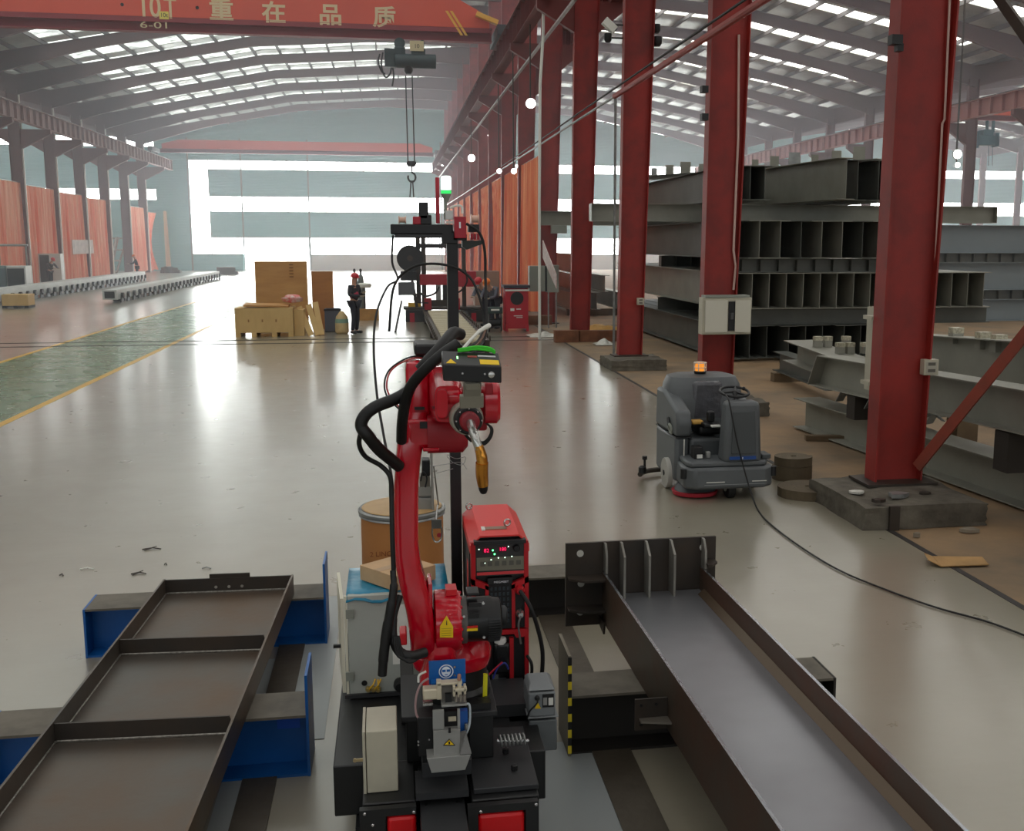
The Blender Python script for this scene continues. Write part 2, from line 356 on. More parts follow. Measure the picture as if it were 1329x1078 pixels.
lite_n += 1; struct(MB().bx(XL, XR, YF-.15, YF-.1, 4, 8), 'window_%d' % lite_n, pane_mat('near_fill_pane', (.93, .98, 1, 1), 2.0))  # glowing band added behind the camera as fill light
# ---- columns
def hcol(name, x0, x1, y, zt, z0, label, group, mat=RED, fl=.24, taper=1):
    t = thing(name, label, 'steel column', ((x0+x1)/2, y+.12, z0), 0, group)
    m = MB(); a0, a1, b0, b1 = x0+.01*z0*taper, x0+.01*zt*taper, x1+.027*z0*taper, x1+.027*zt*taper
    def post(xa, xb, wa, wb, ya, yb): m.hexa([(xa, ya, z0), (xa+wa, ya, z0), (xa+wa, yb, z0), (xa, yb, z0), (xb, ya, zt), (xb+wb, ya, zt), (xb+wb, yb, zt), (xb, yb, zt)])
    post(a0+.02, a1+.02, b0-a0-.04, b1-a1-.04, y+.10, y+.125); post(a0, a1, .02, .02, y, y+fl); post(b0-.02, b1-.02, .02, .02, y, y+fl)
    m.build('shaft', mat, t)
    MB().bx(x0-.12, x1+.12, y-.12, y+fl+.12, z0, z0+.025).build('base_plate', DSTEEL, t)
    return t
ROW_R = []
for i, y in enumerate(COLY):
    k = i-4
    if k < -2: continue
    z0 = .23 if k <= 2 else .0
    if k <= 5: lab = ['near red steel column bracing a control box corner', '', ''][0]
    names = {0: 'nearest red steel column on a broken concrete plinth', 1: 'red steel column behind the floor scrubber with a white breaker box', 2: 'red steel column third from the camera beside the grey plate stack with small socket box', 3: 'red steel column fourth from the camera standing on timber blocks', 4: 'red steel column with grey cabinet on legs beside its foot'}
    if k < 0: lab = 'red steel column on the near side outside the frame'
    else: lab = names.get(k, '%s red steel column from the camera in the middle row, between orange curtains' % ORD[k])
    t = hcol('steel_column', ROWX_R, 5.39, y, rz(5.1)-.75, z0, lab, 'red columns of the middle row')
    ROW_R.append(t)
    # corbels carrying both runway girders
    m = MB()
    m.prism([(4.95, y+.02, 9.0), (3.95, y+.02, 9.0), (3.95, y+.02, 8.78), (4.95, y+.02, 8.2)], (0, .2, 0)).build('corbel', DARKRED, t)
    m = MB(); m.prism([(5.64, y+.02, 9.0), (6.3, y+.02, 9.0), (6.3, y+.02, 8.78), (5.61, y+.02, 8.2)], (0, .2, 0)).build('corbel', DARKRED, t)
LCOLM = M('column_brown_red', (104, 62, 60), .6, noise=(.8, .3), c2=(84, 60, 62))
first = None
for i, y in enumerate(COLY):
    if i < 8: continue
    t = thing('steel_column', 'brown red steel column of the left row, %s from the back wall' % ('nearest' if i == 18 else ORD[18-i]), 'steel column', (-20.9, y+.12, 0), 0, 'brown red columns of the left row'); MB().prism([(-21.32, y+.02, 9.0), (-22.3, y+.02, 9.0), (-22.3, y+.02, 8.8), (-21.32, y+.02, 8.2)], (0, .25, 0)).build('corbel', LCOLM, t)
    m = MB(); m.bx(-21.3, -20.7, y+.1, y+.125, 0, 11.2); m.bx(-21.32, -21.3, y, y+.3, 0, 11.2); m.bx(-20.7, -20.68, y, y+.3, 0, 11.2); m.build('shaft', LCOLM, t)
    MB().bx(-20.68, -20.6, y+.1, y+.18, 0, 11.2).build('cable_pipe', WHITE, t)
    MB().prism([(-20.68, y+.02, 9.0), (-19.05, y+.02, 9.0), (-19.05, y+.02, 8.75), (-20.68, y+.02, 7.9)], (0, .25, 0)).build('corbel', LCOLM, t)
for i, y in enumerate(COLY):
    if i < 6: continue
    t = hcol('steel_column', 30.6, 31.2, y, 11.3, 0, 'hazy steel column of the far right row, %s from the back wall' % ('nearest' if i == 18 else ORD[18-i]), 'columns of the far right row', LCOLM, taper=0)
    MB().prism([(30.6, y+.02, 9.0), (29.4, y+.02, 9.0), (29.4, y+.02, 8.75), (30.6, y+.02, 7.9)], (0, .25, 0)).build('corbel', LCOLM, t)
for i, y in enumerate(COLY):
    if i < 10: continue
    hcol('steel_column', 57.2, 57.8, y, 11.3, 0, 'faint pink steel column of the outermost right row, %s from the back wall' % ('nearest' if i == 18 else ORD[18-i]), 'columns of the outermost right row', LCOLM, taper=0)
# ---- runway girders
def runway(x, z0, z1, mat, label, step=1.04, y0=YF+1):
    t = thing('runway_girder', label, 'crane girder', (x, 40, z0))
    m = MB(); m.bx(x-.01, x+.01, y0, YB-1, z0, z1)
    m.bx(x-.18, x+.18, y0, YB-1, z0, z0+.02); m.bx(x-.2, x+.2, y0, YB-1, z1-.02, z1)
    y = y0
    while y < YB-1: m.bx(x-.16, x+.16, y, y+.02, z0+.02, z1-.02); y += step
    m.build('girder', mat, t)
    MB().bx(x-.04, x+.04, y0, YB-1, z1, z1+.09).build('rail', DSTEEL, t)
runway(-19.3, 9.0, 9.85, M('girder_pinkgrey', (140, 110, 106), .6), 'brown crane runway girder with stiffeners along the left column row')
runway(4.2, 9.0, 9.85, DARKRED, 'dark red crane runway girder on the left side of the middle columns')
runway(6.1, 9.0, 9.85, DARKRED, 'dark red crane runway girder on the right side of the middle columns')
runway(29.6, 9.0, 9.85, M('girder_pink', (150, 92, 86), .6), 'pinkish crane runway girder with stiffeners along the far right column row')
# ================================================================== right bay: steel stacks
ORD_ = ['leftmost', 'second', 'third', 'fourth', 'fifth', 'sixth', 'seventh', 'eighth', 'ninth', 'tenth', 'eleventh', 'twelfth', 'thirteenth', 'fourteenth', 'fifteenth', 'sixteenth', 'seventeenth']
PRIME = M('grey_primer', (148, 147, 136), .45, .15, noise=(.9, .6, 6), c2=(112, 112, 102), bump=(12, .05))
PRIMD = M('dark_grey_primer', (96, 98, 92), .5, .2, noise=(1.1, .6, 6), c2=(70, 72, 68))
def steelbeam(p0, p1, h, b, label, group=None, mat=PRIME, tf=.014, tw=.01, upv=(0,0,1), stiff=0, name='steel_beam', sheet=None):
    p0, p1 = Vector(p0), Vector(p1)
    m = MB().hbeam(p0, p1, h, b, tf, tw, upv)
    if stiff:
        n = int((p1-p0).length/stiff); t = (p1-p0).normalized(); a = t.cross(Vector(upv)).normalized()
        for i in range(n+1):
            c = p0+(p1-p0)*(i/max(n, 1)); m.bar(c-Vector(upv)*(h/2-tf), c+Vector(upv)*(h/2-tf), .012, b*.94, a)
    return m.build(name, mat, None, label, 'steel beam', group, origin=tuple((p0+p1)/2 - Vector((0,0,h/2))))
YS = 22.9
for i in range(16):
    steelbeam((7.62+.405*i, YS, 1.61), (7.62+.405*i, YS+11.8, 1.61), .81, .395, 'grey H beam end on, %s of the long middle tier in the big stack' % ORD[i], 'beams of the middle tier')
for i in range(9):
    steelbeam((7.66+.49*i, YS-.05, 2.76), (7.66+.49*i, YS+11.8, 2.76), .84, .48, 'grey H beam end on, %s of the third tier in the big stack' % ORD[i], 'beams of the third tier', PRIMD if i % 3 == 0 else PRIME)
for i in range(9):
    steelbeam((7.62+.45*i, YS+.1+.1*(i % 3), .43), (7.62+.45*i, YS+11.8, .43), .75, .42, 'dark grey H beam end on, %s of the bottom tier in the big stack' % ORD[i], 'beams of the bottom tier', PRIMD)
for i, x in enumerate((7.62, 8.02, 8.36)):
    steelbeam((x, YS+.3, 4.02), (x, YS+11.4, 4.02), .76, .33, 'grey H beam, %s on the top tier left of the wide angled one' % ORD[i], 'narrow beams of the top tier', PRIMD)
steelbeam((9.95, YS-.5, 4.09), (9.0, YS+8.5, 4.09), .9, .45, 'wide pale grey beam turned askew on the top tier of the stack', mat=PRIME)
for i, x in enumerate((10.45, 10.95, 11.4)):
    steelbeam((x, YS, 4.09), (x, YS+10, 4.09), .9, .44, 'grey H beam, %s on the top tier right of the askew one' % ORD[i], 'beams at the right of the top tier', PRIMD)
# spacers across the tiers
for i, (y, x0, x1, w) in enumerate(((25.5, 4.8, 15.4, 'sticking out past both sides'), (32.0, 4.45, 13.5, 'reaching out to the fifth column'))):
    steelbeam((x0, y, 3.405), (x1, y, 3.405), .42, .36, 'long grey spacer beam across the stack under its top tier, ' + w, mat=PRIME, stiff=10)
for i, y in enumerate((23.4, 29)):
    steelbeam((7.4, y, .995), (14.1, y, .995), .36, .3, 'dark bearer beam between the bottom and middle tiers, %s' % ('at the front' if not i else 'at the back'), mat=PRIMD)
    steelbeam((7.4, y-.2, 2.178), (12.2, y-.2, 2.178), .3, .3, 'low stiffened bearer beam under the third tier, %s' % ('at the front' if not i else 'at the back'), mat=PRIMD, stiff=.42)
MB().bx(7.4, 11.5, 23.3, 23.6, 0, .055).build('timber_bearer', M('old_timber', (110, 92, 68), .8, noise=(3, .5), c2=(80, 66, 50)), None, 'old timber bearer under the front of the big steel stack', 'timber', origin=(9.4, 23.4, 0))
MB().bx(7.4, 11.5, 31.3, 31.6, 0, .055).build('timber_bearer', MATS['old_timber'], None, 'old timber bearer under the back of the big steel stack', 'timber', origin=(9.4, 31.4, 0))
# beam with upright cleats on the very top
t = thing('cleated_beam', 'shallow beam set with upright plates across the very top of the stack', 'steel beam', (10, 27, 4.54))
p0, p1 = Vector((7.7, 31.5, 4.6)), Vector((11.5, 24.0, 4.6))
MB().hbeam(p0, p1, .12, .3).build('beam', PRIME, t)
for k in range(12):
    p = p0+(p1-p0)*(.03+k/12.3); s = .09+.03*(k % 3)
    MB().bx(p.x-s, p.x+s, p.y-.012, p.y+.012, 4.66, 4.66+.22+.05*((k*7) % 3)).build('cleat', GALV if k % 4 == 0 else PRIME, t)
# plates and small stacks seen between the columns further back
for i, (x, y, z0, l, h) in enumerate(((6.6, 38, .25, 9, .62), (6.9, 38, .9, 9, .6), (6.7, 38, 1.6, 9, .66), (7.4, 38, .25, 9, .62), (7.7, 38, .9, 9, .6), (8.4, 38, .25, 9, .62))):
    steelbeam((x, y, z0+h/2), (x, y+l, z0+h/2), h, .34, 'grey beam in the second stack behind the big one, %s' % ('outer bottom', 'outer middle', 'outer top', 'second column bottom', 'second column top', 'inner bottom')[i], 'beams of the stack further back')
for y in (38.6, 45.6): MB().bx(6.4, 8.6, y, y+.25, 0, .24).build('timber_bearer', MATS['old_timber'], None, 'timber bearer under the %s of the second steel stack' % ('front' if y < 40 else 'far end'), 'timber', origin=(7.5, y, 0))
# blue-grey beams lying across at the far right
BLUEG = M('blue_grey_primer', (128, 138, 142), .5, .1, noise=(.6, .4), c2=(106, 114, 118))
z = 0.0
for i, h in enumerate((.75, .95, .95)):
    steelbeam((15.8, 34+.1*i, z+h/2), (27, 34+.1*i, z+h/2), h, .45, 'blue grey plate girder lying across behind the nearest column, %s' % ('lowest', 'middle', 'topmost')[i], 'girders lying across at far right', BLUEG); z += h
    if i < 2:
        steelbeam((15.8, 34.1, z+.16), (26.5, 34.1, z+.16), .32, .3, 'dark stiffened bearer between the blue grey girders, %s' % ('lower', 'upper')[i], mat=PRIMD, stiff=.5); z += .32
# ---- heap of beams near the nearest column
def beam_px(a, b, ya, yb, w, label, mat, end=None, **k):
    """beam whose web top and bottom edges pass through pixel columns a and b: (x, ytop, ybottom) at depths ya, yb"""
    pa, pb = at(a[0], (a[1]+a[2])/2, ya), at(b[0], (b[1]+b[2])/2, yb)
    h = ((at(a[0], a[1], ya)-at(a[0], a[2], ya)).z + (at(b[0], b[1], yb)-at(b[0], b[2], yb)).z)/2
    d = (pb-pa)
    return pa, pa+d*(end or 1), h
A0, A1 = Vector((5.98, 14.55, .235)), Vector((6.95, 4.9, .235))
steelbeam(A0, A1, .43, .42, 'long grey H beam lying on the ground behind the nearest column', mat=PRIME)
pa, pb, h = beam_px((1075, 462, 500), (1329, 503, 559), 13.6, 9.3, .3, '', PRIME, 1.6)
tB = thing('cleated_beam', 'grey beam with a slanted end lying above the long ground beam', 'steel beam', (pa.x, pa.y, .45))
dirB = (pb-pa).normalized(); u = Vector((0,0,1)); aB = dirB.cross(u).normalized()
m = MB(); zb0, zt0 = -h/2, h/2
for off, w in ((0, .012),):
    m.prism([pa+u*zb0-dirB*.24, pb+u*zb0, pb+u*zt0, pa+u*zt0], aB*w)
m.bar(pa+u*zb0-dirB*.24, pb+u*zb0, .34, .014); m.bar(pa+u*zt0, pb+u*zt0, .34, .014)
m.bar(pa+u*zb0-dirB*.26, pa+u*zt0, .36, .016, dirB)
m.build('beam', PRIME, tB)
for k, s in enumerate((.35, 1.15, 2.6, 4.0, 5.4)):
    c = pa+dirB*s+u*(zb0-.09)
    MB().box(c-aB*.05, (.16, .012, .2), (0.5, 0, .5)).box(c-aB*.1+Vector((.04, 0, -.02)), (.1, .1, .012), (.5, .3, .5)).build('cleat', GALV, tB)
for s, nm in ((1.0, 'left'), (4.2, 'right')):
    c = pa+dirB*s; zz = c.z+zb0-.014-.01
    MB().bx(c.x-.15, c.x+.15, c.y-.12, c.y+.12, .46, zz).build('timber_block', M('gap_shade_timber', (46, 40, 34), .85), None, 'timber block holding up the slanted end beam, %s one' % nm, 'timber', origin=(c.x, c.y, .46))  # timber colour darkened to paint in the shade of the gap
# back beam with foil-topped plates
pc, pd, hc = beam_px((1228, 444, 490), (1329, 452, 505), 12.4, 10.6, .3, '', PRIME, 2.2)
tC = thing('cleated_beam', 'pale grey beam with bright topped plates at the right edge', 'steel beam', (pc.x, pc.y, 0))
dC = (pd-pc).normalized(); pc = pc-dC*1.4
m = MB(); m.hbeam(pc, pd, .62, .32)
m.build('beam', PRIME, tC)
FOILP = M('bright_bolt_wrap', (206, 200, 176), .35, .5, noise=(30, .5))
for x in (1236, 1275, 1296, 1345):
    g = at(x, 440, 12.2-(x-1236)*.017); q = pc+dC*((g-pc).dot(dC)); q.z = pc.z+.31
    c = MB().bx(q.x-.07, q.x+.07, q.y-.06, q.y+.06, q.z, q.z+.17).build('cleat', PRIME, tC)
    MB().bx(q.x-.072, q.x+.072, q.y-.062, q.y+.062, q.z+.13, q.z+.2).build('wrap', FOILP, c)
zc = pc.z-.31
MB().bx(pc.x+.5, pc.x+.8, pc.y-.8, pc.y-.5, 0, zc-.005).build('timber_block', MATS['old_timber'], None, 'tall timber block under the pale beam at the right edge', 'timber', origin=(pc.x+.6, pc.y-.6, 0))
# left cleated beam
q0, q1 = at(1036, 441, 15.6), at(1121, 470, 13.6); dD = (q1-q0).normalized(); q1 = q0+dD*4; h = .32
tD = thing('cleated_beam', 'grey beam with five bright topped plates left of the nearest column', 'steel beam', (q0.x, q0.y, 0))
q0z = Vector((q0.x, q0.y, q0.z-.16)); q1z = Vector((q1.x, q1.y, q1.z-.16))
MB().hbeam(q0z, q1z, h, .5).build('beam', PRIME, tD)
for x, y in ((1061, 447), (1074, 446), (1090, 457), (1103, 456), (1098, 443), (1122, 466)):
    g = at(x, y, 14.9 if y < 450 else 14.3); s = (g-q0).dot(dD); side = -.12 if y > 450 else .12
    base = q0+dD*s; c = Vector((g.x, g.y, base.z+.002))
    cl = MB().bx(c.x-.055, c.x+.055, c.y-.05, c.y+.05, c.z, c.z+.14).build('cleat', PRIME, tD)
    MB().bx(c.x-.057, c.x+.057, c.y-.052, c.y+.052, c.z+.1, c.z+.16).build('wrap', FOILP, cl)
e0, e1 = atz(1012, 480, .17), atz(1056, 497, .17); e1 = e0+(e1-e0)*1.5
steelbeam((e0.x, e0.y, .36), (e1.x, e1.y, .36), .38, .3, 'short grey beam end beyond the slanted one, nearest the big stack', mat=PRIMD)
steelbeam((9.2, 15.8, .4), (9.8, 8.0, .4), .6, .4, 'dark grey beam at the back of the near heap under the pale one', mat=PRIMD)
MB().bx(e0.x-.3, e0.x+.4, e0.y-.5, e0.y-.3, 0, .165).build('timber_block', MATS['old_timber'], None, 'low timber block under the short beam end', 'timber', origin=(e0.x, e0.y-.4, 0))
g0, g1 = atz(1045, 571), atz(1085, 574)
MB().bar((g0.x, g0.y, .035), (g1.x+.3, g1.y+.1, .035), .12, .07).build('timber_batten', MATS['old_timber'], None, 'dark timber batten on the floor beside the long ground beam', 'timber', origin=tuple(g0))
# ---- plinths
CONC = M('rough_concrete', (104, 98, 86), .85, noise=(3.5, .9, 8), c2=(62, 56, 47), bump=(9, .6))
def plinth(k, x0, x1, y0, y1, h, label):
    random.seed(k); m = MB(); n = 7
    bm = bmesh.new(); bmesh.ops.create_cube(bm, size=1); bmesh.ops.subdivide_edges(bm, edges=bm.edges, cuts=6, use_grid_fill=True)
    for v in bm.verts:
        top = v.co.z > .49
        v.co = Vector((x0+(v.co.x+.5)*(x1-x0), y0+(v.co.y+.5)*(y1-y0), (v.co.z+.5)*h))
        if 4.8 < v.co.x < 5.45 and top: continue
        v.co += Vector((random.uniform(-1, 1)*.012, random.uniform(-1, 1)*.012, random.uniform(-1, .1)*.03 if top else 0))
    me = [v.co.copy() for v in bm.verts]; fs = [[v.index for v in f.verts] for f in bm.faces]; bm.free()
    m.add(me, fs); return m.build('plinth', CONC, None, label, 'concrete plinth', 'concrete plinths under the columns', origin=((x0+x1)/2, (y0+y1)/2, 0))
pl = plinth(1, 4.36, 5.62, 9.1, 10.45, .23, 'broken grey concrete plinth under the nearest column')
MB().bx(4.6, 4.7, 9.06, 9.09, 0, .235).build('steel_strap', DSTEEL, pl)
plinth(2, 4.5, 5.8, 15.6, 16.75, .23, 'concrete plinth under the column behind the floor scrubber')
plinth(3, 4.55, 5.75, 21.7, 22.95, .23, 'concrete plinth under the third column')
# ---- diagonal braces of the near bay
for a, b, lab in (((5.3, 10.0, .42), (5.3, 5.0, 4.3), 'rusty red flat brace rising to the right from the nearest column foot'), ((5.3, 9.7, 6.7), (5.3, 5.6, 3.6), 'dark brace crossing the top right corner above the heap')):
    a, b = Vector(a), Vector(b)
    if 'crossing' in lab: a, b = at(1284, -20, 9.5), at(1345, 66, 8.6)
    else: a, b = at(1190, 606, 9.95), at(1345, 415, 8.9)
    MB().bar(a, b, .03, .11, (0,0,1)).build('diagonal_brace', M('brace_red', (142, 62, 46), .6, noise=(4, .5), c2=(100, 60, 48)) if 'rusty' in lab else DSTEEL, None, lab, 'steel brace', origin=tuple(a))
# ---- boxes and conduits on the columns
BOXM = M('beige_enamel', (186, 180, 160), .45, noise=(3, .2))
GREYBOX = M('grey_enamel', (138, 142, 132), .5)
t = thing('breaker_box', 'beige breaker box with its small door ajar on the second column', 'breaker box', (5.2, 16.1, 1.26))
MB().bx(4.80, 5.60, 15.98, 16.2, 1.26, 1.84).build('body', BOXM, t, bevel=.01)
MB().bx(4.84, 5.20, 15.955, 15.978, 1.3, 1.8).build('door', M('white_door', (204, 200, 184), .5), t)
MB().box((5.44, 15.92, 1.55), (.24, .02, .5), (0, 0, -.25)).build('door', MATS['white_door'], t)
MB().bx(5.22, 5.36, 15.965, 15.979, 1.32, 1.78).build('opening', BLACK, t)
MB().bx(5.25, 5.3, 15.945, 15.964, 1.5, 1.6).build('switch', M('switch_grey', (70, 70, 70), .5), t)
MB().bx(4.84, 5.56, 15.97, 16.2, 1.842, 1.875).build('hood', GREYBOX, t)
def socket_box(x, y, yy, w, label):
    c = at(x, y, yy); t = thing('socket_box', label, 'socket box', (c.x, yy, c.z-w/2))
    MB().box(c, (w, .09, w)).build('body', BOXM, t, bevel=.006)
    for dz in (-.2, .22): MB().box(c+Vector((0, -.05, dz*w)), (w*.5, .01, w*.2)).build('socket', M('socket_dark', (92, 88, 80), .5), t)
    MB().box(c+Vector((0, -.048, 0)), (w*.7, .008, w*.72)).build('cover', M('cover_grey', (168, 164, 150), .5), t)
socket_box(1206, 476, 10.0, .16, 'small beige socket box low on the nearest column')
socket_box(831, 391, 22.42, .15, 'small grey socket box on the third column')
PIPE = M('conduit_pinkwhite', (206, 176, 164), .5)
def conduit(k, pts, r, label, mat=PIPE):
    if k: return MB().tube(pts, r, 6).build('conduit', mat, ROW_R[k])
    return MB().tube(pts, r, 6).build('conduit', mat, None, label, 'conduit pipe', origin=tuple(pts[0]))
conduit(2, [at(1234, -30, 10.03), at(1226, 155, 10.03), at(1223, 160, 10.03), at(1210, 423, 10.03)], .012, 'pale conduit running down the face of the nearest column')
conduit(3, [at(959, 45, 16.28), at(958, 180, 16.28), at(952, 325, 16.28), at(955, 345, 16.28), at(952, 376, 16.28)], .02, 'pale conduit running down the second column to the breaker box')
conduit(4, [at(839, -10, 22.6), at(835, 200, 22.6), at(832, 385, 22.6)], .015, 'thin conduit down the third column to its socket box')
conduit(0, [Vector((4.2, 29.3, 8.99)), Vector((4.2, 29.3, 8.3)), at(701, 110, 29.2), at(700, 262, 29.2), Vector((at(700, 262, 29.2).x, 29.2, 0))], .04, 'pale pipe hanging beside the fourth column in front of the curtains', WHITE)
conduit(0, [at(799, 122, 24), Vector((at(797, 400, 24).x, 24, 0))], .03, 'grey vertical pipe between the third and fourth columns', GALV)
m = MB(); c0, c1 = at(1129, 397, 10.6), at(1129, 503, 10.6)
m.bx(c0.x-.06, c0.x+.06, 10.5, 10.53, c1.z, c0.z).bx(c0.x-.06, c0.x-.045, 10.35, 10.5, c1.z, c0.z).bx(c0.x+.045, c0.x+.06, 10.35, 10.5, c1.z, c0.z)
for zz in (c0.z-.1, c1.z+.1): m.bx(c0.x+.04, 4.868, 10.2, 10.4, zz-.02, zz+.02)
m.build('cable_channel', BOXM, None, 'beige vertical cable channel beside the nearest column', 'cable channel', origin=(c0.x, 10.5, c1.z))
t = thing('corner_bracket', 'small dark clip box high on the left edge of the nearest column', 'bracket', tuple(at(1162, 52, 9.9)))
c = at(1162, 52, 9.9); MB().box(c, (.11, .1, .09)).build('block', BLACK, t); MB().box(c+Vector((.04, 0, -.07)), (.06, .08, .07)).build('hook', BLACK, t)
for x, y, yy, w in ((914, 116, 16.1, 'upper'), (914, 152, 16.1, 'lower')):
    c = at(x, y, yy); MB().box(c, (.1, .12, .1)).box(c+Vector((.03, .05, 0)), (.06, .14, .04)).build('pipe_clip', BLACK, None, 'black pipe clip on the left edge of the second column, %s' % w, 'pipe clip', origin=tuple(c))
# long pipes and cables running along the column row
REDP = M('pipe_red', (150, 52, 44), .5)
MB().tube([(4.72, 9, 5.72), (4.72, 22.4, 5.72)], .055, 10).build('red_pipe', REDP, None, 'long red pipe slung along the columns from the top edge', 'pipe', origin=(4.72, 9, 5.72))
MB().tube([(4.72, 22.5, 5.72), (4.72, 60, 5.72), (4.72, 95, 5.72)], .03, 6).build('curtain_rail', GALV, None, 'thin rail above the orange curtains along the column row', 'curtain rail', origin=(4.72, 22.5, 5.72))
MB().tube([(4.66, 8, 5.86), (4.66, 14, 5.84), (4.66, 22.4, 5.84), (4.66, 45, 5.8)], .022, 6).build('power_cable', RUBBER, None, 'black cable slung above the red pipe', 'cable', origin=(4.66, 8, 5.86))
MB().bx(4.3, 4.38, 12, 100, 8.2, 8.26).build('conductor_rail', GALV, None, 'pale grey conductor rail slanting from the top edge to the far end', 'conductor rail', origin=(4.34, 12, 8.2))
# ---- lamps
LAMPM = pane_mat('lamp_glow', (1, 1, 1, 1), 30)
def flood(x, y, Y, r, label):
    c = at(x, y, Y) if x > 1000 else atx(x, y, 4.2); t = thing('floodlight', label, 'floodlight', tuple(c))
    MB().lathe(c+Vector((0, .02, 0)), [(r*.9, 0), (r, .04), (r*.6, .16), (r*.3, .2)], 16, (0, 1, 0)).build('housing', GREYBOX, t)
    MB().lathe(c, [(r*.85, 0), (r*.85, .02)], 16, (0, 1, 0)).build('lamp', LAMPM, t)
    MB().bx(c.x-.02, c.x+.02, c.y+.1, c.y+.14, c.z+r*.6, 9.0 if c.x < 7 else 12.6).build('hanger', DSTEEL, t)
flood(689, 134, 30, .16, 'bright round floodlight between the fourth and fifth columns')
flood(612, 205, 60, .2, 'bright round floodlight above the middle of the curtain row')
flood(1243, 200, 40, .2, 'glaring floodlight just right of the nearest column')
flood(1243, 214, 41, .12, 'small floodlight right under the glaring one')
flood(648, 222, 46, .1, 'small lit lamp over the orange curtains, left of a pair')
flood(667, 222, 40, .1, 'small lit lamp over the orange curtains, right of a pair')
c = at(640, 182, 59.6); MB().tube([c, c+Vector((-.25, .3, .3))], .03, 8).build('tube_lamp', pane_mat('tube_glow', (1, 1, 1, 1), 6), None, 'short lit tube lamp against the dark red columns', 'tube lamp', origin=tuple(c))
# ---- grey cabinet on legs and timber blocks
t = thing('control_cabinet', 'grey double cabinet on thin legs in front of the fifth column', 'cabinet', (4.6, 33, 0))
a, b = at(687, 345, 33), at(725, 378, 33)
MB().bx(a.x, a.x+.5, 33, 33.35, b.z, a.z).build('door', GREYBOX, t, bevel=.01); MB().bx(a.x+.56, b.x, 32.95, 33.4, b.z-.03, a.z+.02).build('body', M('grey_enamel_light', (150, 154, 144), .5), t, bevel=.01)
MB().bx(a.x+.5, a.x+.56, 33.05, 33.35, b.z, a.z).build('gap', BLACK, t)
for x in (a.x+.62, b.x-.06): MB().bx(x-.02, x+.02, 33.1, 33.14, 0, b.z-.03).build('leg', GALV, t)
c = at(706, 282, 35.1); MB().box((c.x+.45, 34.82, c.z-.3), (.5, .3, .45)).build('junction_box', GREYBOX, ROW_R[6])
WOOD = M('pale_wood', (172, 138, 92), .7, noise=(1.5, .6, 6), c2=(140, 106, 66), stretch=(1, 1, 6))
for i, (x0, x1, y, z) in enumerate(((4.35, 5.0, 28.2, .32), (5.05, 6.1, 28.3, .3), (4.2, 5.2, 34.4, .3))):
    MB().bx(x0, x1, y, y+.3, 0, z).build('timber_block', M('timber_brown', (132, 84, 56), .8, noise=(3, .5)), None, ('brown timber block at the left foot of the fourth column', 'longer brown timber block at the right foot of the fourth column', 'brown timber block below the grey cabinet on legs')[i], 'timber', origin=(x0, y, 0))
PLAST = M('white_film', (206, 204, 194), .35, noise=(9, .3), bump=(9, .9))
def rag(x, y, w, d, h, mat, label, name='plastic_sheet', seed=3):
    g = atz(x, y); random.seed(seed); n = 9; rows = []
    for i in range(n):
        rows.append([Vector((g.x+(j/(n-1)-.5)*w + random.uniform(-.04, .04)*w, g.y+(i/(n-1)-.5)*d, .01+h*random.random()*(math.sin(PI*i/(n-1))*math.sin(PI*j/(n-1))))) for j in range(n)])
    return MB().quadsheet(rows).build(name, mat, None, label, 'sheet', origin=(g.x, g.y, 0), solid=.004, sub=1)
rag(705, 436, .9, 1.0, .18, PLAST, 'crumpled clear plastic sheet on the floor below the grey cabinet')
rag(730, 434, .7, .5, .12, M('orange_sheet', (206, 140, 60), .6), 'crumpled orange sheet beside the plastic on the floor', seed=5)
rag(785, 428, 1.3, 1.2, .35, M('yellow_tarp', (200, 150, 66), .6), 'yellow tarpaulin heap between the third and fourth columns', seed=8)
rag(783, 447, .5, .6, .25, PLAST, 'white plastic bag at the foot of the fourth column', 'plastic_bag', 9)
g = atz(1245, 731); CARD = M('cardboard', (176, 138, 88), .8, noise=(3, .3))
m = MB(); m.prism([(g.x-.22, g.y-.1, .012), (g.x+.2, g.y-.12, .012), (g.x+.25, g.y+.07, .02), (g.x-.18, g.y+.12, .03)], (0, 0, .008)); m.prism([(g.x-.22, g.y-.1, .012), (g.x-.3, g.y-.02, .05), (g.x-.25, g.y+.14, .06), (g.x-.18, g.y+.12, .03)], (0, 0, .006))
m.build('cardboard_scrap', CARD, None, 'torn piece of brown cardboard on the floor seam', 'cardboard', origin=tuple(g))
for i, (x, y, z, s, mm) in enumerate(((1112, 640, .23, .13, PLAST), (1140, 652, .245, .1, DSTEEL), (1165, 645, .23, .16, GALV), (1200, 641, .23, .1, DSTEEL), (1258, 690, 0, .14, M('grey_rubble', (130, 120, 104), .9)), (1190, 697, 0, .05, MATS['grey_rubble']))):
    g = atz(x, y, z)
    m = MB(); pts = [(g.x+s*.6*math.cos(a)*(1+.3*math.sin(3*a+i)), g.y+s*.45*math.sin(a), g.z+.004) for a in [k*PI/4 for k in range(8)]]
    m.prism(pts, (0, 0, .02+.01*(i % 3))).build('debris_flake', mm, None, ('pale scrap on the left of the nearest plinth', 'dark flake on the front corner of the nearest plinth', 'metal scrap at the foot of the nearest column', 'dark scrap on the right of the nearest column foot', 'stone chip on the dusty floor right of the plinth', 'small stone chip in front of the plinth')[i], 'debris', origin=tuple(g))
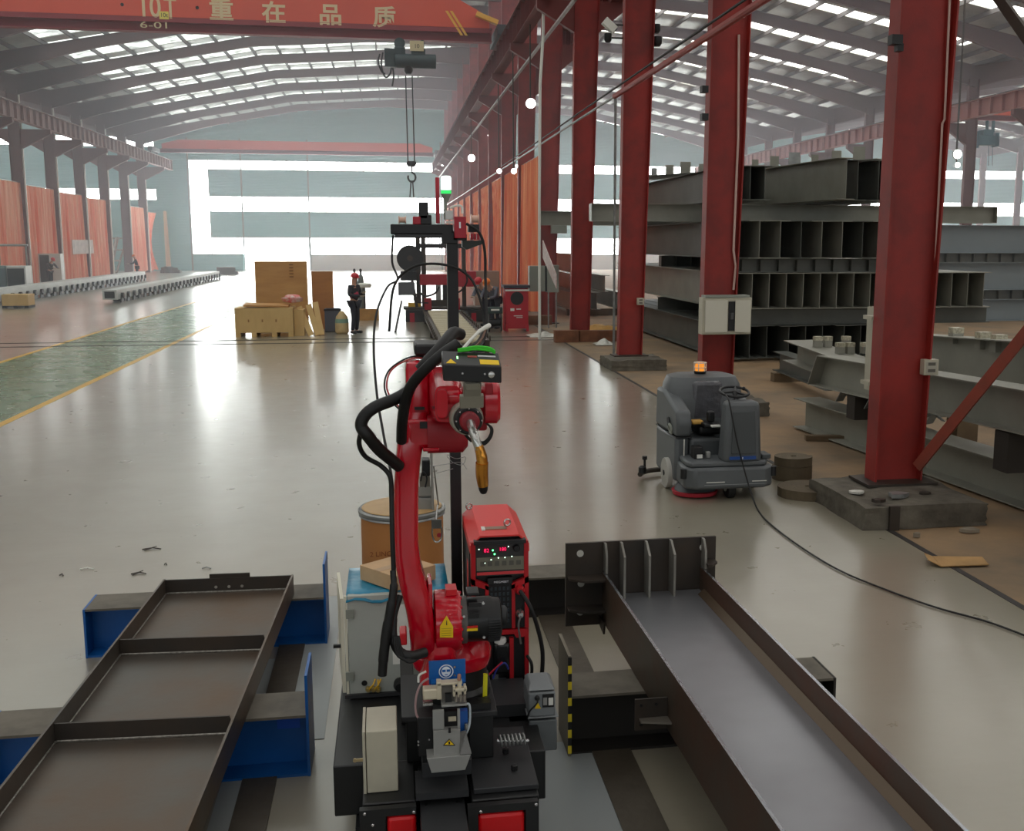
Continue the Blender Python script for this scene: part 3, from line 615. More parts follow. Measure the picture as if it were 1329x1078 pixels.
# ---- flat hose rolls
HOSE = M('canvas_hose', (96, 84, 64), .8, noise=(5, .4), c2=(72, 62, 48))
def roll(cx, cy, z, r, h, turns, tilt=0, seed=1):
    m = MB(); n = 28*turns; th = r/turns*.42
    for i in range(n):
        a0, a1 = 2*PI*i/28, 2*PI*(i+1)/28
        r0, r1 = r*(.12+.88*i/n), r*(.12+.88*(i+1)/n)
        f = lambda a, rr, zz: Vector((cx+math.cos(a)*rr*1.12, cy+math.sin(a)*rr, z+zz+tilt*math.cos(a)*rr))
        m.hexa([f(a0, r0-th, 0), f(a0, r0+th, 0), f(a1, r1+th, 0), f(a1, r1-th, 0), f(a0, r0-th, h), f(a0, r0+th, h), f(a1, r1+th, h), f(a1, r1-th, h)])
    return m
g = atz(1040, 644)
t = roll(g.x+.1, g.y+.06, .0, .3, .1, 6).build('hose_roll', HOSE, None, 'flat canvas hose roll lying on the floor, the wide front one', 'hose roll', origin=(g.x, g.y, 0))
g2 = atz(1035, 628)
for k in range(2): pass
roll(g2.x+.04, g2.y+.3, 0, .2, .16, 5).build('hose_roll', HOSE, None, 'taller canvas hose roll standing behind the wide one', 'hose roll', origin=(g2.x, g2.y+.3, 0))
roll(g2.x+.05, g2.y+.3, .165, .19, .1, 5).build('hose_roll', HOSE, None, 'canvas hose roll stacked on top of the taller one', 'hose roll', origin=(g2.x, g2.y+.3, .165))
g = atz(1084, 634); MB().bx(g.x-.12, g.x+.14, g.y-.04, g.y+.04, 0, .08).build('timber_block', M('dark_timber', (66, 58, 46), .8), None, 'short dark timber block beside the hose rolls', 'timber', origin=tuple(g))
# thin black cable on the floor
pts = [(965, 585), (975, 640), (1000, 680), (1040, 710), (1090, 740), (1150, 765), (1215, 788), (1280, 806), (1340, 828)]
ps = [at(942, 512, 10.62), at(946, 520, 10.42), at(951, 545, 10.34), at(957, 575, 10.33), at(965, 606, 10.3), at(975, 640, 10.2), atz(984, 662, .012)]+[atz(x, y, .012) for x, y in pts[2:]]
MB().tube(spline(ps, 8), .008, 6).build('power_cable', RUBBER, None, 'thin black cable from the floor scrubber curving across the floor', 'cable', origin=tuple(ps[-1]))

# ---- cameras and lamps clipped high on the third and fourth columns
def cctv(x, y, Y, w, dome, label):
    c = at(x, y, Y); t = thing('security_camera', label, 'camera', tuple(c))
    if dome: MB().lathe(c, [(w*.3, -w*.5), (w*.5, -w*.2), (w*.5, .1), (w*.2, w*.4)], 16).build('dome', BLACK, t)
    else: MB().box(c, (w, w*.5, w*.55), (0, .7, 0)).build('housing', WHITE, t, bevel=.01); MB().box(c+Vector((w*.35, 0, -w*.3)), (w*.2, w*.4, w*.3), (0, .7, 0)).build('lens', BLACK, t)
    return t, c
for x, y, dome, k, w, lab in ((791, 33, False, 2, .3, 'white box camera high on the left side of the third column'), (789, 50, True, 2, .16, 'black dome camera under the white one on the third column'), (852, 38, True, 2, .16, 'black dome lamp high on the right side of the third column'), (853, 54, True, 2, .2, 'larger black dome under the upper one right of the third column')):
    t_, c = cctv(x, y, 22.6, w, dome, lab)
    MB().bar(c+Vector((0, .03, .02)), Vector((4.87+.01*c.z-.004 if x < 820 else 5.39+.027*c.z+.004, 22.63, c.z+.02)), .03, .03).build('arm', BLACK, t_)
# ================================================================== people
SKIN = M('skin', (196, 146, 120), .55)
def skinned(name, joints, edges, radii, mat, parent, sub=1):
    ks = list(joints); me = bpy.data.meshes.new(name)
    inv = Matrix.Identity(4)
    me.from_pydata([joints[k] for k in ks], [(ks.index(a), ks.index(b)) for a, b in edges], [])
    o = bpy.data.objects.new(name, me); COL.objects.link(o); o.parent = parent; ROOT[o.name] = ROOT[parent.name]
    me.materials.append(mat)
    me.attributes.new('x', 'FLOAT', 'POINT'); me.attributes.remove(me.attributes['x'])
    mod = o.modifiers.new('skin', 'SKIN'); mod.use_smooth_shade = True
    if not me.skin_vertices:
        bm = bmesh.new(); bm.from_mesh(me); bm.verts.layers.skin.verify(); bm.to_mesh(me); bm.free()
    for i, k in enumerate(ks):
        v = me.skin_vertices[0].data[i]; r = radii[k]; v.radius = (r, r) if not isinstance(r, tuple) else r; v.use_root = (i == 0)
    if sub: q = o.modifiers.new('sub', 'SUBSURF'); q.levels = sub; q.render_levels = sub
    return o
def person(loc, rotz, J, label, jacket, trousers, helmet=None, vest=None, group=None):
    """J: joints in metres, local, facing -Y"""
    t = thing('person', label, 'person', loc, rotz, group)
    J = {k: Vector(v) for k, v in J.items()}
    R = dict(pelvis=(.13,.1), waist=(.12,.09), chest=(.15,.11), neck=.05, head=.085, crown=.07)
    E = [('pelvis','waist'),('waist','chest'),('chest','neck'),('neck','head'),('head','crown')]
    J['waist'] = J['pelvis'].lerp(J['chest'], .45); J['crown'] = J['head']+(J['head']-J['neck']).normalized()*.08
    for s in 'LR':
        J['foot'+s] = J['an'+s]+Vector(J['toe'+s]-J['an'+s])*.4
        E += [('chest','sh'+s),('sh'+s,'el'+s),('el'+s,'ha'+s),('pelvis','hip'+s),('hip'+s,'kn'+s),('kn'+s,'an'+s),('an'+s,'toe'+s)]
        R.update({'sh'+s: .055, 'el'+s: .038, 'ha'+s: .026, 'hip'+s: .085, 'kn'+s: .055, 'an'+s: .036, 'toe'+s: .035})
    order = ['pelvis'] + [k for k in J if k != 'pelvis' and not k.startswith('foot')]
    JJ = {k: J[k] for k in order}
    skinned('body', JJ, E, R, SKIN, t)
    up1 = lambda r, a: (r[0]+a, r[1]+a) if isinstance(r, tuple) else r+a
    jk = ['chest','waist','pelvis','neck','shL','elL','haL','shR','elR','haR']
    JK = {k: J[k] for k in jk}; JK['neck'] = J['chest'].lerp(J['neck'], .6); JK['pelvis'] = J['pelvis']+(J['pelvis']-J['waist'])*.15
    RK = {k: up1(R[k], .022) for k in jk}; RK['neck'] = .07
    skinned('jacket', JK, [e for e in E if e[0] in jk and e[1] in jk], RK, jacket, t)
    if vest:
        vk = ['chest','waist','pelvis']; JV = {k: J[k] for k in vk}; JV['pelvis'] = J['waist'].lerp(J['pelvis'], .5)
        skinned('vest', JV, [('chest','waist'),('waist','pelvis')], {'chest': (.185,.145), 'waist': (.16,.125), 'pelvis': (.15,.12)}, vest, t)
    tk = ['pelvis','hipL','knL','anL','hipR','knR','anR']
    skinned('trousers', {k: J[k] for k in tk}, [e for e in E if e[0] in tk and e[1] in tk], {k: up1(R[k], .022) for k in tk}, trousers, t)
    W = ROOT[t.name]
    for s in 'LR':
        a, b = J['an'+s], J['toe'+s]; f = (b-a); f.z = 0; f = f.normalized() if f.length > .01 else Vector((0,-1,0)); m = MB()
        z0 = min(a.z-.08, b.z-.035) 
        c = W @ (a+f*.06+Vector((0,0,-.035))); fw_ = (W.to_3x3() @ f)
        m.bar(c-fw_*.12, c+fw_*.13, .095, .085); m.build('boot', BLACK, t, bevel=.025)
        # glove: palm, four fingers, thumb
        d = (J['ha'+s]-J['el'+s]).normalized(); h0 = W @ J['ha'+s]; d = W.to_3x3() @ d; sd = d.cross(Vector((0,0,1))); sd = sd.normalized() if sd.length > .01 else Vector((1,0,0))
        nn = d.cross(sd); m = MB(); m.bar(h0, h0+d*.09, .08, .03, nn)
        for i, L in enumerate((.065, .078, .073, .055)):
            p = h0+d*.085+sd*(i-1.5)*.021; q = p+d*L*.55-nn*.012; m.tube([p, q, q+d*L*.4-nn*.03], [.0095, .009, .007], 6)
        p = h0+d*.02+sd*.035; m.tube([p, p+d*.03+sd*.025, p+d*.06+sd*.03-nn*.02], [.012, .011, .008], 6)
        m.build('hand', M('work_glove', (170, 160, 140), .8) if s == 'L' else MATS['work_glove'], t, sharp=60)
    hv = (J['head']-J['neck']).normalized(); hc = W @ (J['head']+hv*.035); hz_ = W.to_3x3() @ hv
    fy = W.to_3x3() @ Vector((0,-1,0)); fy = (fy-hz_*fy.dot(hz_)).normalized(); fx = hz_.cross(fy)
    m = MB(); m.prism([hc+fy*.085+hz_*.02, hc+fy*.11-hz_*.02, hc+fy*.085-hz_*.025], fx*.02)
    for k in (-1, 1): m.ball(hc+fx*.09*k-hz_*.01, .022, 6, (.5, 1, 1.3))
    m.build('face_features', SKIN, t)
    m = MB()
    for k in (-1, 1): m.ball(hc+fy*.083+fx*.032*k+hz_*.015, .009, 5)
    m.bar(hc+fy*.09-hz_*.05-fx*.02, hc+fy*.09-hz_*.05+fx*.02, .006, .006); m.build('eyes_and_mouth', M('dark_brown', (60, 36, 30), .5), t)
    if helmet:
        m = MB(); k0 = len(m.v); prof = [(.125, 0), (.122, .04), (.105, .085), (.07, .115), (.02, .128)]
        m.lathe(hc+hz_*.03, prof, 18, hz_); 
        m.prism([hc+hz_*.03+fy*(.11+.045*math.cos(a))+fx*.1*math.sin(a) for a in [i*PI/8-PI/2 for i in range(9)]], hz_*.012)
        m.build('helmet', helmet, t, sharp=50)
    else:
        MB().ball(hc+hz_*.05-fy*.012, .1, 8, (1, 1.05, .9)).build('hair', BLACK, t)
    return t
STAND = dict(pelvis=(0,0,.95), chest=(0,0,1.3), neck=(0,-.01,1.48), head=(0,-.03,1.6), shL=(.19,0,1.4), elL=(.25,.03,1.13), haL=(.2,-.15,.95), shR=(-.19,0,1.4), elR=(-.25,.03,1.13), haR=(-.2,-.15,.95),
    hipL=(.09,0,.9), knL=(.1,-.02,.5), anL=(.1,.02,.09), toeL=(.11,-.14,.04), hipR=(-.09,0,.9), knR=(-.1,-.02,.5), anR=(-.1,.02,.09), toeR=(-.11,-.14,.04))
SQUAT = dict(pelvis=(0,.12,.38), chest=(0,-.12,.74), neck=(0,-.2,.9), head=(0,-.28,1.0), shL=(.19,-.14,.82), elL=(.24,-.34,.6), haL=(.14,-.55,.55), shR=(-.19,-.14,.82), elR=(-.24,-.34,.6), haR=(-.14,-.55,.55),
    hipL=(.1,.1,.36), knL=(.2,-.28,.5), anL=(.17,.02,.09), toeL=(.2,-.14,.04), hipR=(-.1,.1,.36), knR=(-.2,-.28,.5), anR=(-.17,.02,.09), toeR=(-.2,-.14,.04))
CHAR = M('charcoal_cloth', (44, 44, 50), .85); NAVY = M('navy_cloth', (34, 36, 48), .85); MAG = M('magenta_vest', (176, 40, 72), .75); GREYC = M('grey_workwear', (92, 94, 104), .85)
HRED = M('red_helmet', (196, 28, 40), .35); HORG = M('orange_helmet', (226, 120, 36), .35)
P1 = dict(STAND); P1.update(elL=(.27,-.02,1.14), haL=(.1,-.26,1.2), elR=(-.27,-.02,1.14), haR=(-.06,-.27,1.12), knR=(-.11,-.06,.5), toeR=(-.16,-.12,.04))
g = atz(461, 433)
person((g.x, g.y, 0), math.radians(55), P1, 'person in dark workwear, magenta vest and red helmet standing beside the sack', CHAR, NAVY, HRED, MAG)
g = atz(179, 363.5)
P2 = dict(STAND); P2.update(chest=(0,-.05,1.32), neck=(0,-.1,1.48), head=(0,-.15,1.6), shL=(.2,-.06,1.4), shR=(-.2,-.06,1.4), elL=(.25,-.22,1.18), haL=(.15,-.46,1.15), elR=(-.25,-.22,1.18), haR=(-.15,-.46,1.15))
person((g.x, g.y, 0), math.radians(-80), P2, 'person in dark clothes and orange helmet leaning at the roller track by the left curtains', NAVY, NAVY, HORG)
g = atz(66, 373)
P3 = dict(STAND); P3.update(chest=(0,-.1,1.32), neck=(0,-.18,1.47), head=(0,-.26,1.57), shL=(.24,-.12,1.38), shR=(-.24,-.12,1.38), elL=(.3,-.3,1.15), haL=(.18,-.5,1.12), elR=(-.3,-.3,1.15), haR=(-.18,-.5,1.12))
person((g.x, g.y, 0), math.radians(60), P3, 'person in black jacket and red helmet leaning before a tall white cabinet', BLACK, NAVY, HRED)
BENDP = dict(STAND); BENDP.update(pelvis=(0,.08,.9), chest=(0,-.2,1.2), neck=(0,-.31,1.33), head=(0,-.4,1.42), shL=(.21,-.2,1.27), shR=(-.21,-.2,1.27), elL=(.26,-.36,1.02), haL=(.16,-.55,.98), elR=(-.26,-.36,1.02), haR=(-.16,-.55,.98))
person((at(632, 400, 34).x, 34.0, 0), math.radians(-40), BENDP, 'person in a red helmet bending over behind the one in the orange helmet', GREYC, NAVY, HRED)
person((at(643, 400, 32.9).x, 33.0, 0), math.radians(-40), BENDP, 'person in grey workwear and orange helmet bending beside the red welding source', GREYC, NAVY, HORG)
# ================================================================== curtains
def cloth(name, c, c2, tr=.35):
    m = M(name, c, .75, noise=(1.5, 1, 5), c2=c2, stretch=(3, 3, .12)); nt = m.node_tree; b = nt.nodes['Principled BSDF']  # pale and deep colour streaks paint the light and shade of the pleats
    tl = nt.nodes.new('ShaderNodeBsdfTranslucent'); mx = nt.nodes.new('ShaderNodeMixShader'); mx.inputs[0].default_value = tr
    nt.links.new(b.inputs['Base Color'].links[0].from_socket, tl.inputs[0])
    out = nt.nodes['Material Output']; nt.links.new(b.outputs[0], mx.inputs[1]); nt.links.new(tl.outputs[0], mx.inputs[2]); nt.links.new(mx.outputs[0], out.inputs[0])
    return m
ORL = cloth('salmon_curtain', (250, 200, 172), (236, 104, 60)); ORR = cloth('orange_curtain', (252, 170, 120), (226, 80, 34)); ORP = cloth('cream_curtain', (226, 196, 150), (214, 170, 120))
def curtain(x, y0, y1, z0, z1, mat, label, group, seed=0, gather=None):
    random.seed(seed); ny = 90; rows = []; ph = [random.uniform(0, 6.28) for _ in range(4)]
    for i in range(7):
        f = i/6; z = z1+(z0-z1)*f; row = []
        for j in range(ny+1):
            s = j/ny; yy = y0+(y1-y0)*s
            if gather: w = 1-(1-gather)*math.sin(PI*min(1, f*.9)); yy = y0+(y1-y0)*(s*w)
            a = .07+.07*f
            xx = x + a*math.sin(s*(y1-y0)*17+ph[0]+f*.8) + .5*a*math.sin(s*(y1-y0)*7.3+ph[1]) + .06*f*math.sin(s*5+ph[2])
            row.append(Vector((xx, yy, z+.05*math.sin(s*9+ph[3])*f)))
        rows.append(row)
    t = thing('curtain', label, 'curtain', (x, (y0+y1)/2, z0), 0, group)
    MB().quadsheet(rows).build('fabric', mat, t, sharp=80)
    MB().tube([(x, y0, z1+.03), (x, y1, z1+.03)], .02, 6).build('rail', GALV, t)
GL, GR = 'orange curtains of the left row', 'orange curtains of the middle row'
cy = lambda k: 9.97+6.25*k
for k, lab in ((8, 'at the left edge of the frame'), (9, 'behind the person in black'), (10, 'with a pale banner on it'), (11, 'left of the leaning steel frames'), (13, 'right of the leaning frames')):
    curtain(-20.95, cy(k)+.126, cy(k+1)+.098, .15, 6.0-.1*(k-8), ORL, 'tall salmon orange curtain in the left row, ' + lab, GL, k)
curtain(-20.95, cy(14)+.126, cy(14)+5.0, .15, 5.2, ORL, 'gathered orange curtain hanging slanted near the back wall on the left', GL, 4, .35)
curtain(-20.2, cy(14)+5.0, YB-.001, .3, 5.4, ORP, 'pale cream curtain nearest the back wall on the left', None, 6)
for k in range(4, 14):
    full = k in (4, 5)
    curtain(5.12, cy(k)+.126, cy(k+1)+.098, .25, 5.6, ORR,
            'orange curtain in the middle row, ' + ('the nearest and widest one beside the grey cabinet' if k == 4 else 'second from the camera' if k == 5 else '%s from the camera' % ORD[k-4]), GR, k+20, None if full else .8)
# pale banners
BAN = M('pale_banner', (214, 206, 200), .7, noise=(8, .5), c2=(180, 60, 60))
a, b = at(80, 318, 76), at(113, 330, 84); MB().box(((-20.7-.0), 77.5, 2.3), (.03, 5.0, .95)).build('banner', M('pale_mesh', (200, 188, 182), .8, noise=(3, .4)), None, 'pale mesh banner across the foot of a salmon curtain and column', 'banner', origin=(-20.6, 77.5, 1.8))
MB().prism([(4.75, 33.4, 2.2), (4.75, 30.6, 1.35), (4.75, 30.6, 1.75), (4.75, 33.4, 2.75)], (.02, 0, 0)).build('banner', BAN, None, 'red and white printed strip sagging towards the grey cabinet on legs', 'banner', origin=(4.75, 32, 1.4))
# ================================================================== roller tracks on the left
TRK = M('track_white', (196, 200, 196), .45, noise=(1, .2))
def track(x0, y0, x1, y1, n, label, side=1, w=.6, h=.5):
    t = thing('roller_track', label, 'roller track', (x0, y0, 0)); p0, p1 = Vector((x0, y0, .14+h/2)), Vector((x1, y1, .14+h/2)); d = (p1-p0).normalized(); a = d.cross(Vector((0,0,1)))
    MB().bar(p0, p1, w, h).build('beam', TRK, t)
    MB().bar(p0-d*.02, p0-d*.001, w*.7, h*.7).build('end_opening', BLACK, t)
    for i in range(n):
        c = p0+(p1-p0)*((i+.5)/n)+a*side*(w/2+.05); c.z = 0
        m = MB(); m.prism([c-d*.28, c+d*.28, c+d*.1+Vector((0,0,.3)), c-d*.1+Vector((0,0,.3))], a*side*.06); m.lathe(c+Vector((0,0,.3)), [(.13, 0), (.13, .12)], 10, a*side)
        m.build('roller', BLACK, t)
    for i in range(int(n/3)):
        c = p0+(p1-p0)*((i+.5)/(n/3)); c.z = 0; MB().bx(c.x-.25, c.x+.25, c.y-.1, c.y+.1, 0, .14).build('foot', BLACK, t)
    return t
ga, gb = atz(146, 393), atz(285, 362)
track(ga.x-.1, ga.y, gb.x-.3, gb.y, 26, 'long pale roller track with black rollers, the nearer right one', h=.42)
ga, gb = atz(-20, 399), atz(192, 364)
track(ga.x-.5, ga.y, gb.x-.5, gb.y, 30, 'long pale roller track with black rollers, close to the left curtains', h=.5, w=.7)
for x, y in ((312*.257+0, 187), ):
    pass
PLY = M('plywood', (196, 146, 84), .6, noise=(1.1, .6, 6), c2=(170, 116, 60), stretch=(1, 1, 5))
PLY2 = M('plywood_pale', (206, 172, 112), .65, noise=(1.6, .5, 6), c2=(184, 146, 90), stretch=(3, 3, 1))
g = atz(3, 400); w = atz(36, 400).x-g.x
t = thing('wooden_crate', 'small plywood crate on black feet at the left edge of the frame', 'crate', (g.x+w/2, g.y+.4, 0))
MB().bx(g.x, g.x+w, g.y, g.y+.8, .1, .55).build('body', PLY2, t, bevel=.01)
for i in (0, .42, .84): MB().bx(g.x+w*i, g.x+w*i+.16, g.y, g.y+.8, 0, .1).build('foot', BLACK, t)
def cabinet(x0, x1, yb, yt, Y, dep, mat, matf, label, name='equipment_cabinet'):
    a, b = at(x0, yb, Y), at(x1, yt, Y); t = thing(name, label, 'cabinet', ((a.x+b.x)/2, Y+dep/2, 0))
    MB().bx(a.x, b.x, Y, Y+dep, 0, b.z).build('body', mat, t, bevel=.015); MB().bx(a.x+.08, b.x-.08, Y-.02, Y-.001, .12, b.z-.12).build('front_panel', matf, t)
cabinet(-12, 8.5, 378, 345, 56, .9, M('teal_grey', (120, 140, 142), .5), M('teal_grey_dark', (84, 100, 104), .5), 'grey teal equipment cabinet at the left edge of the frame')
cabinet(9, 33, 378, 345, 56, .9, M('off_white', (214, 216, 212), .5), BLACK, 'white cabinet with a black front next to the teal one')
a = at(52, 370, 66); 
cabinet(52, 78, 370, 329, 68, .6, M('off_white', (214, 216, 212), .5), M('cab_mixed', (210, 212, 208), .5), 'tall white cabinet behind the person in black')
a, b = at(53, 366, 67.9), at(63, 331, 67.9); MB().bx(a.x, b.x, 67.94, 67.97, .2, b.z).build('dark_panel', BLACK, bpy.data.objects['equipment_cabinet.002'])
a, b = at(-5, 318, 60), at(36, 320, 60)
m = MB(); m.tube([(a.x, 60, a.z), (b.x, 60, a.z)], .06, 8); m.tube([(b.x-.1, 60, a.z), (b.x-.1, 60, 0)], .05, 8); m.tube([(a.x+.1, 60, a.z), (a.x+.1, 60, 0)], .05, 8)
m.build('handrail', GALV, None, 'grey handrail in front of the leftmost curtain', 'handrail', origin=(a.x, 60, 0))
for i, (x, dx) in enumerate(((-21.9, .9), (-21.5, 1.4), (-21.2, 1.9))):
    m = MB(); y = 87.2+i*.8
    m.bar((x-1, y, .05), (x-1+dx*.4, y+1, 3.0), .12, .12); m.bar((x-1, y+3.4, .05), (x-1+dx*.4, y+4.4, 3.0), .12, .12)
    for f in (.05, .35, .65, .97): m.bar((x-1+dx*.4*f, y+f, .1+2.9*f), (x-1+dx*.4*f, y+3.4+f, .1+2.9*f), .1, .1)
    m.build('steel_frame', GALV, None, 'pale welded ladder frame leaning in the gap between left curtains, %s' % ('outermost', 'middle', 'innermost')[i], 'steel frame', 'leaning ladder frames', origin=(x-1, y, .1))
for x0, y0, Y, lab, s in ((294, 356, 93, 'dark machine heap on the floor near the back wall', 1.2), (222, 354, 95, 'dark object under the cream curtain at the back', 1.0)):
    g = atz(x0, y0); m = MB(); random.seed(int(x0))
    for k in range(6): m.box((g.x+random.uniform(-.5, .5)*s, g.y+random.uniform(-.3, .3), .06+.3*s*(.5+random.random()*.3)), (.5*s, .5, .6*s*(.7+.3*random.random())), (0, 0, random.random()))
    m.bx(g.x-.8*s, g.x+.8*s, g.y-.4, g.y+.4, 0, .25).build('machine_heap', DSTEEL, None, lab, 'machine', origin=(g.x, g.y, 0))
# ================================================================== crates, panels and sacks in mid hall
g = atz(306, 437.5); X0, X1, Y0 = g.x, atz(380, 437.5).x, g.y
t = thing('wooden_crate', 'wide plywood crate on pallet feet left of the leaning boards', 'crate', ((X0+X1)/2, Y0+.5, 0))
MB().bx(X0, X1, Y0, Y0+1.0, .12, .82).build('body', PLY2, t, bevel=.008)
for x in (X0, (X0+X1)/2-.36, (X0+X1)/2+.2, X1-.14): MB().bx(x, x+.14, Y0, Y0+1.0, 0, .12).build('foot', PLY2, t)
for x in (X0, X1-.07): MB().bx(x, x+.07, Y0-.02, Y0-.001, .12, .82).build('corner_batten', PLY2, t)
for i in range(3): MB().bx(X0+.35+.38*i, X0+.39+.38*i, Y0-.006, Y0-.001, .42, .5).build('stamp', M('stamp_brown', (150, 110, 60), .8), t)
MB().box(((X0+X1)/2+.05, Y0+.45, .88), (1.25, .85, .05), (.02, .03, .02)).build('plywood_sheet', PLY, None, 'loose plywood sheet lying on top of the wide crate', 'plywood', origin=((X0+X1)/2, Y0+.4, .83))
a, b = at(330, 339, 33.2), at(401, 430, 33.2)
t = thing('plywood_board', 'large upright plywood panel behind the wide crate', 'plywood', ((a.x+b.x)/2, 33.3, 0)); 
MB().bx(a.x, b.x, 33.2, 33.24, 0, a.z).build('board', PLY, t); 
for x in (a.x, b.x-.08): MB().bx(x, x+.08, 33.24, 33.32, 0, a.z).build('batten', PLY2, t)
for i in range(5): MB().bx(b.x-.52, b.x-.4, 33.19, 33.199, a.z-.12-.09*i, a.z-.09-.09*i).build('mark', M('mark_brown', (120, 80, 40), .8), t)
a, b = at(404, 352, 33.6), at(434, 430, 33.6)
t = thing('plywood_board', 'narrower darker plywood panel standing right of the large one', 'plywood', ((a.x+b.x)/2, 33.7, 0)); MB().bx(a.x, b.x, 33.6, 33.64, 0, a.z).build('board', M('plywood_dark', (182, 122, 62), .6, noise=(1.1, .6, 6), c2=(150, 96, 50), stretch=(1, 1, 5)), t); MB().bx(b.x-.05, b.x, 33.64, 33.7, 0, a.z).build('batten', PLY2, t)
bx0 = atz(381, 437).x
MB().bx(bx0, bx0+.28, Y0+.2, Y0+.9, 0, .75).build('carton', PLY2, None, 'narrow pale box against the right side of the wide crate', 'box', origin=(bx0+.1, Y0+.5, 0))
for i, (x0, x1, lab) in enumerate(((408, 386, 'pale board leaning on the narrow box, leftmost'), (418, 398, 'pale board leaning, middle one of three'), (424, 407, 'pale board leaning, rightmost of three'))):
    p, q = atz(x0-4, 436-i*2), at(x1+2, 398-3*i, Y0+.45+.1*i)
    p.y = Y0+.1+.05*i; p.z = 0.02
    MB().bar(p, q, .16, .025, (0, -1, .3)).build('board', PLY2, None, lab, 'board', 'boards leaning by the crate', origin=tuple(p))
def bundle(cx, cy_, cz, w, d, h, mat, name, label, cat, seed=1, sharp=180):
    random.seed(seed); m = MB(); m.ball((0,0,0), 1, 9)
    ph = [(random.uniform(0, 6), random.uniform(2, 6)) for _ in range(4)]
    for i, v in enumerate(m.v):
        f = 1+.13*math.sin(v.x*ph[0][1]+ph[0][0])+.12*math.sin(v.y*ph[1][1]*1.5+v.z*4+ph[1][0])+.08*math.sin(v.z*9+ph[2][0])
        m.v[i] = Vector((cx+v.x*w/2*f, cy_+v.y*d/2*f, cz+h/2+max(-1, v.z)*h/2*min(f, 1)))
    return m.build(name, mat, None, label, cat, origin=(cx, cy_, cz), sharp=sharp)
c = at(382, 392, Y0+.6)
REDW = M('red_white_cloth', (214, 60, 56), .7, noise=(7, 1, 3), c2=(230, 214, 206), bump=(8, .6))
bundle(c.x-.05, Y0+.55, .92, .62, .5, .26, REDW, 'cloth_bundle', 'crumpled red and white sheet on top of the crate', 'cloth', 4)
a, b = at(421, 401, 32.6), at(438, 431, 32.6)
t = thing('metal_bin', 'grey blue metal bin behind the sack', 'bin', ((a.x+b.x)/2, 32.8, 0)); m = MB()
m.bx(a.x, b.x+.1, 32.6, 32.63, 0, a.z).bx(a.x, b.x+.1, 33.1, 33.13, 0, a.z).bx(a.x, a.x+.03, 32.63, 33.1, 0, a.z).bx(b.x+.07, b.x+.1, 32.63, 33.1, 0, a.z).bx(a.x, b.x+.1, 32.6, 33.13, 0, .02).build('shell', M('bin_bluegrey', (84, 88, 100), .6), t); MB().bx(a.x-.02, b.x+.12, 32.58, 32.6, a.z-.05, a.z).build('rim', BLACK, t)
c = atz(444, 433)
t = thing('sack', 'upright beige and green printed sack beside the standing worker', 'sack', (c.x, c.y, 0))
m = MB().lathe((c.x, c.y+.1, 0), [(.16, 0), (.2, .05), (.2, .3), (.17, .5), (.08, .62), (.05, .66)], 14); m.build('body', M('sack_beige', (206, 178, 128), .8, noise=(4, .3)), t)
MB().lathe((c.x, c.y+.1, .32), [(.203, 0), (.186, .12)], 14).build('print_band', M('sack_green', (120, 150, 130), .8), t)
CYLM = M('gas_cylinder_grey', (112, 120, 118), .4)
for i, x in enumerate((460.5, 468.5)):
    c = at(x, 372, 38); t = thing('gas_cylinder', 'grey gas cylinder behind the worker, %s of the pair' % ('left' if not i else 'right'), 'gas cylinder', (c.x, 38, 0), 0, 'pair of gas cylinders')
    MB().lathe((c.x, 38, 0), [(.1, 0), (.104, .03), (.104, 1.35), (.08, 1.48), (.04, 1.56)], 16).build('bottle', CYLM, t); MB().lathe((c.x, 38, 1.56), [(.03, 0), (.03, .1), (.045, .1), (.045, .16), (.02, .2)], 10).build('valve', BLACK, t)
c = at(473, 372, 37.6); t = thing('round_gauge_light', 'round white topped stand lamp in front of the gas cylinders', 'lamp', (c.x, 37.6, 0))
MB().lathe((c.x, 37.6, c.z-.03), [(.2, 0), (.24, .04), (.24, .12), (.16, .16)], 18).build('head', WHITE, t); MB().cyl((c.x, 37.6, 0), (c.x, 37.6, c.z-.03), .03).build('post', BLACK, t); MB().lathe((c.x, 37.6, 0), [(.2, 0), (.2, .03)], 14).build('foot', BLACK, t)
a, b = at(466, 401, 37.2), at(492, 413, 37.2)
MB().bx(a.x, b.x, 37.2, 38.2-.8, 0, a.z).build('timber_beam', M('varnished_timber', (196, 142, 66), .5, noise=(2, .4)), None, 'long varnished timber beam lying behind the standing worker', 'timber', origin=(a.x, 37.2, 0))
# ================================================================== second welding station
g0, g1, g2, g3 = atz(569, 441, .42), atz(645, 447, .42), atz(551, 404, .42), atz(604, 404, .42)
t = thing('roller_conveyor', 'low roller conveyor of cream rollers ahead of the far welding station', 'conveyor', ((g0.x+g1.x)/2, g0.y, 0))
yA, yBq = g0.y, 35.5; xl, xr = g0.x+.05, g1.x-.1
for x, nm in ((xl, 0), (xr, 0)):
    m = MB().bx(x-.06, x+.06, yA, yBq, .2, .4); 
    m.build('side_rail', DSTEEL, t)
for i in range(16):
    y = yA+.2+(yBq-yA-.4)*i/15; MB().cyl((xl+.07, y, .37), (xr-.07, y, .37), .075, n=12).build('roller', M('cream_roller', (190, 178, 150), .4), t); MB().cyl((xl-.1, y, .42), (xl-.06, y, .42), .07, n=8).build('sprocket', DSTEEL, t); MB().cyl((xr+.06, y, .42), (xr+.1, y, .42), .07, n=8).build('sprocket', DSTEEL, t)
MB().bx(xl+.06, xr-.06, yA, yBq, .12, .2).build('gap_shade_bed', BLACK, t)  # black sheet added as painted shade in the gaps between rollers
for y in (yA+.1, (yA+yBq)/2, yBq-.1):
    for x in (xl, xr): MB().bx(x-.05, x+.05, y-.05, y+.05, 0, .2).build('leg', DSTEEL, t)
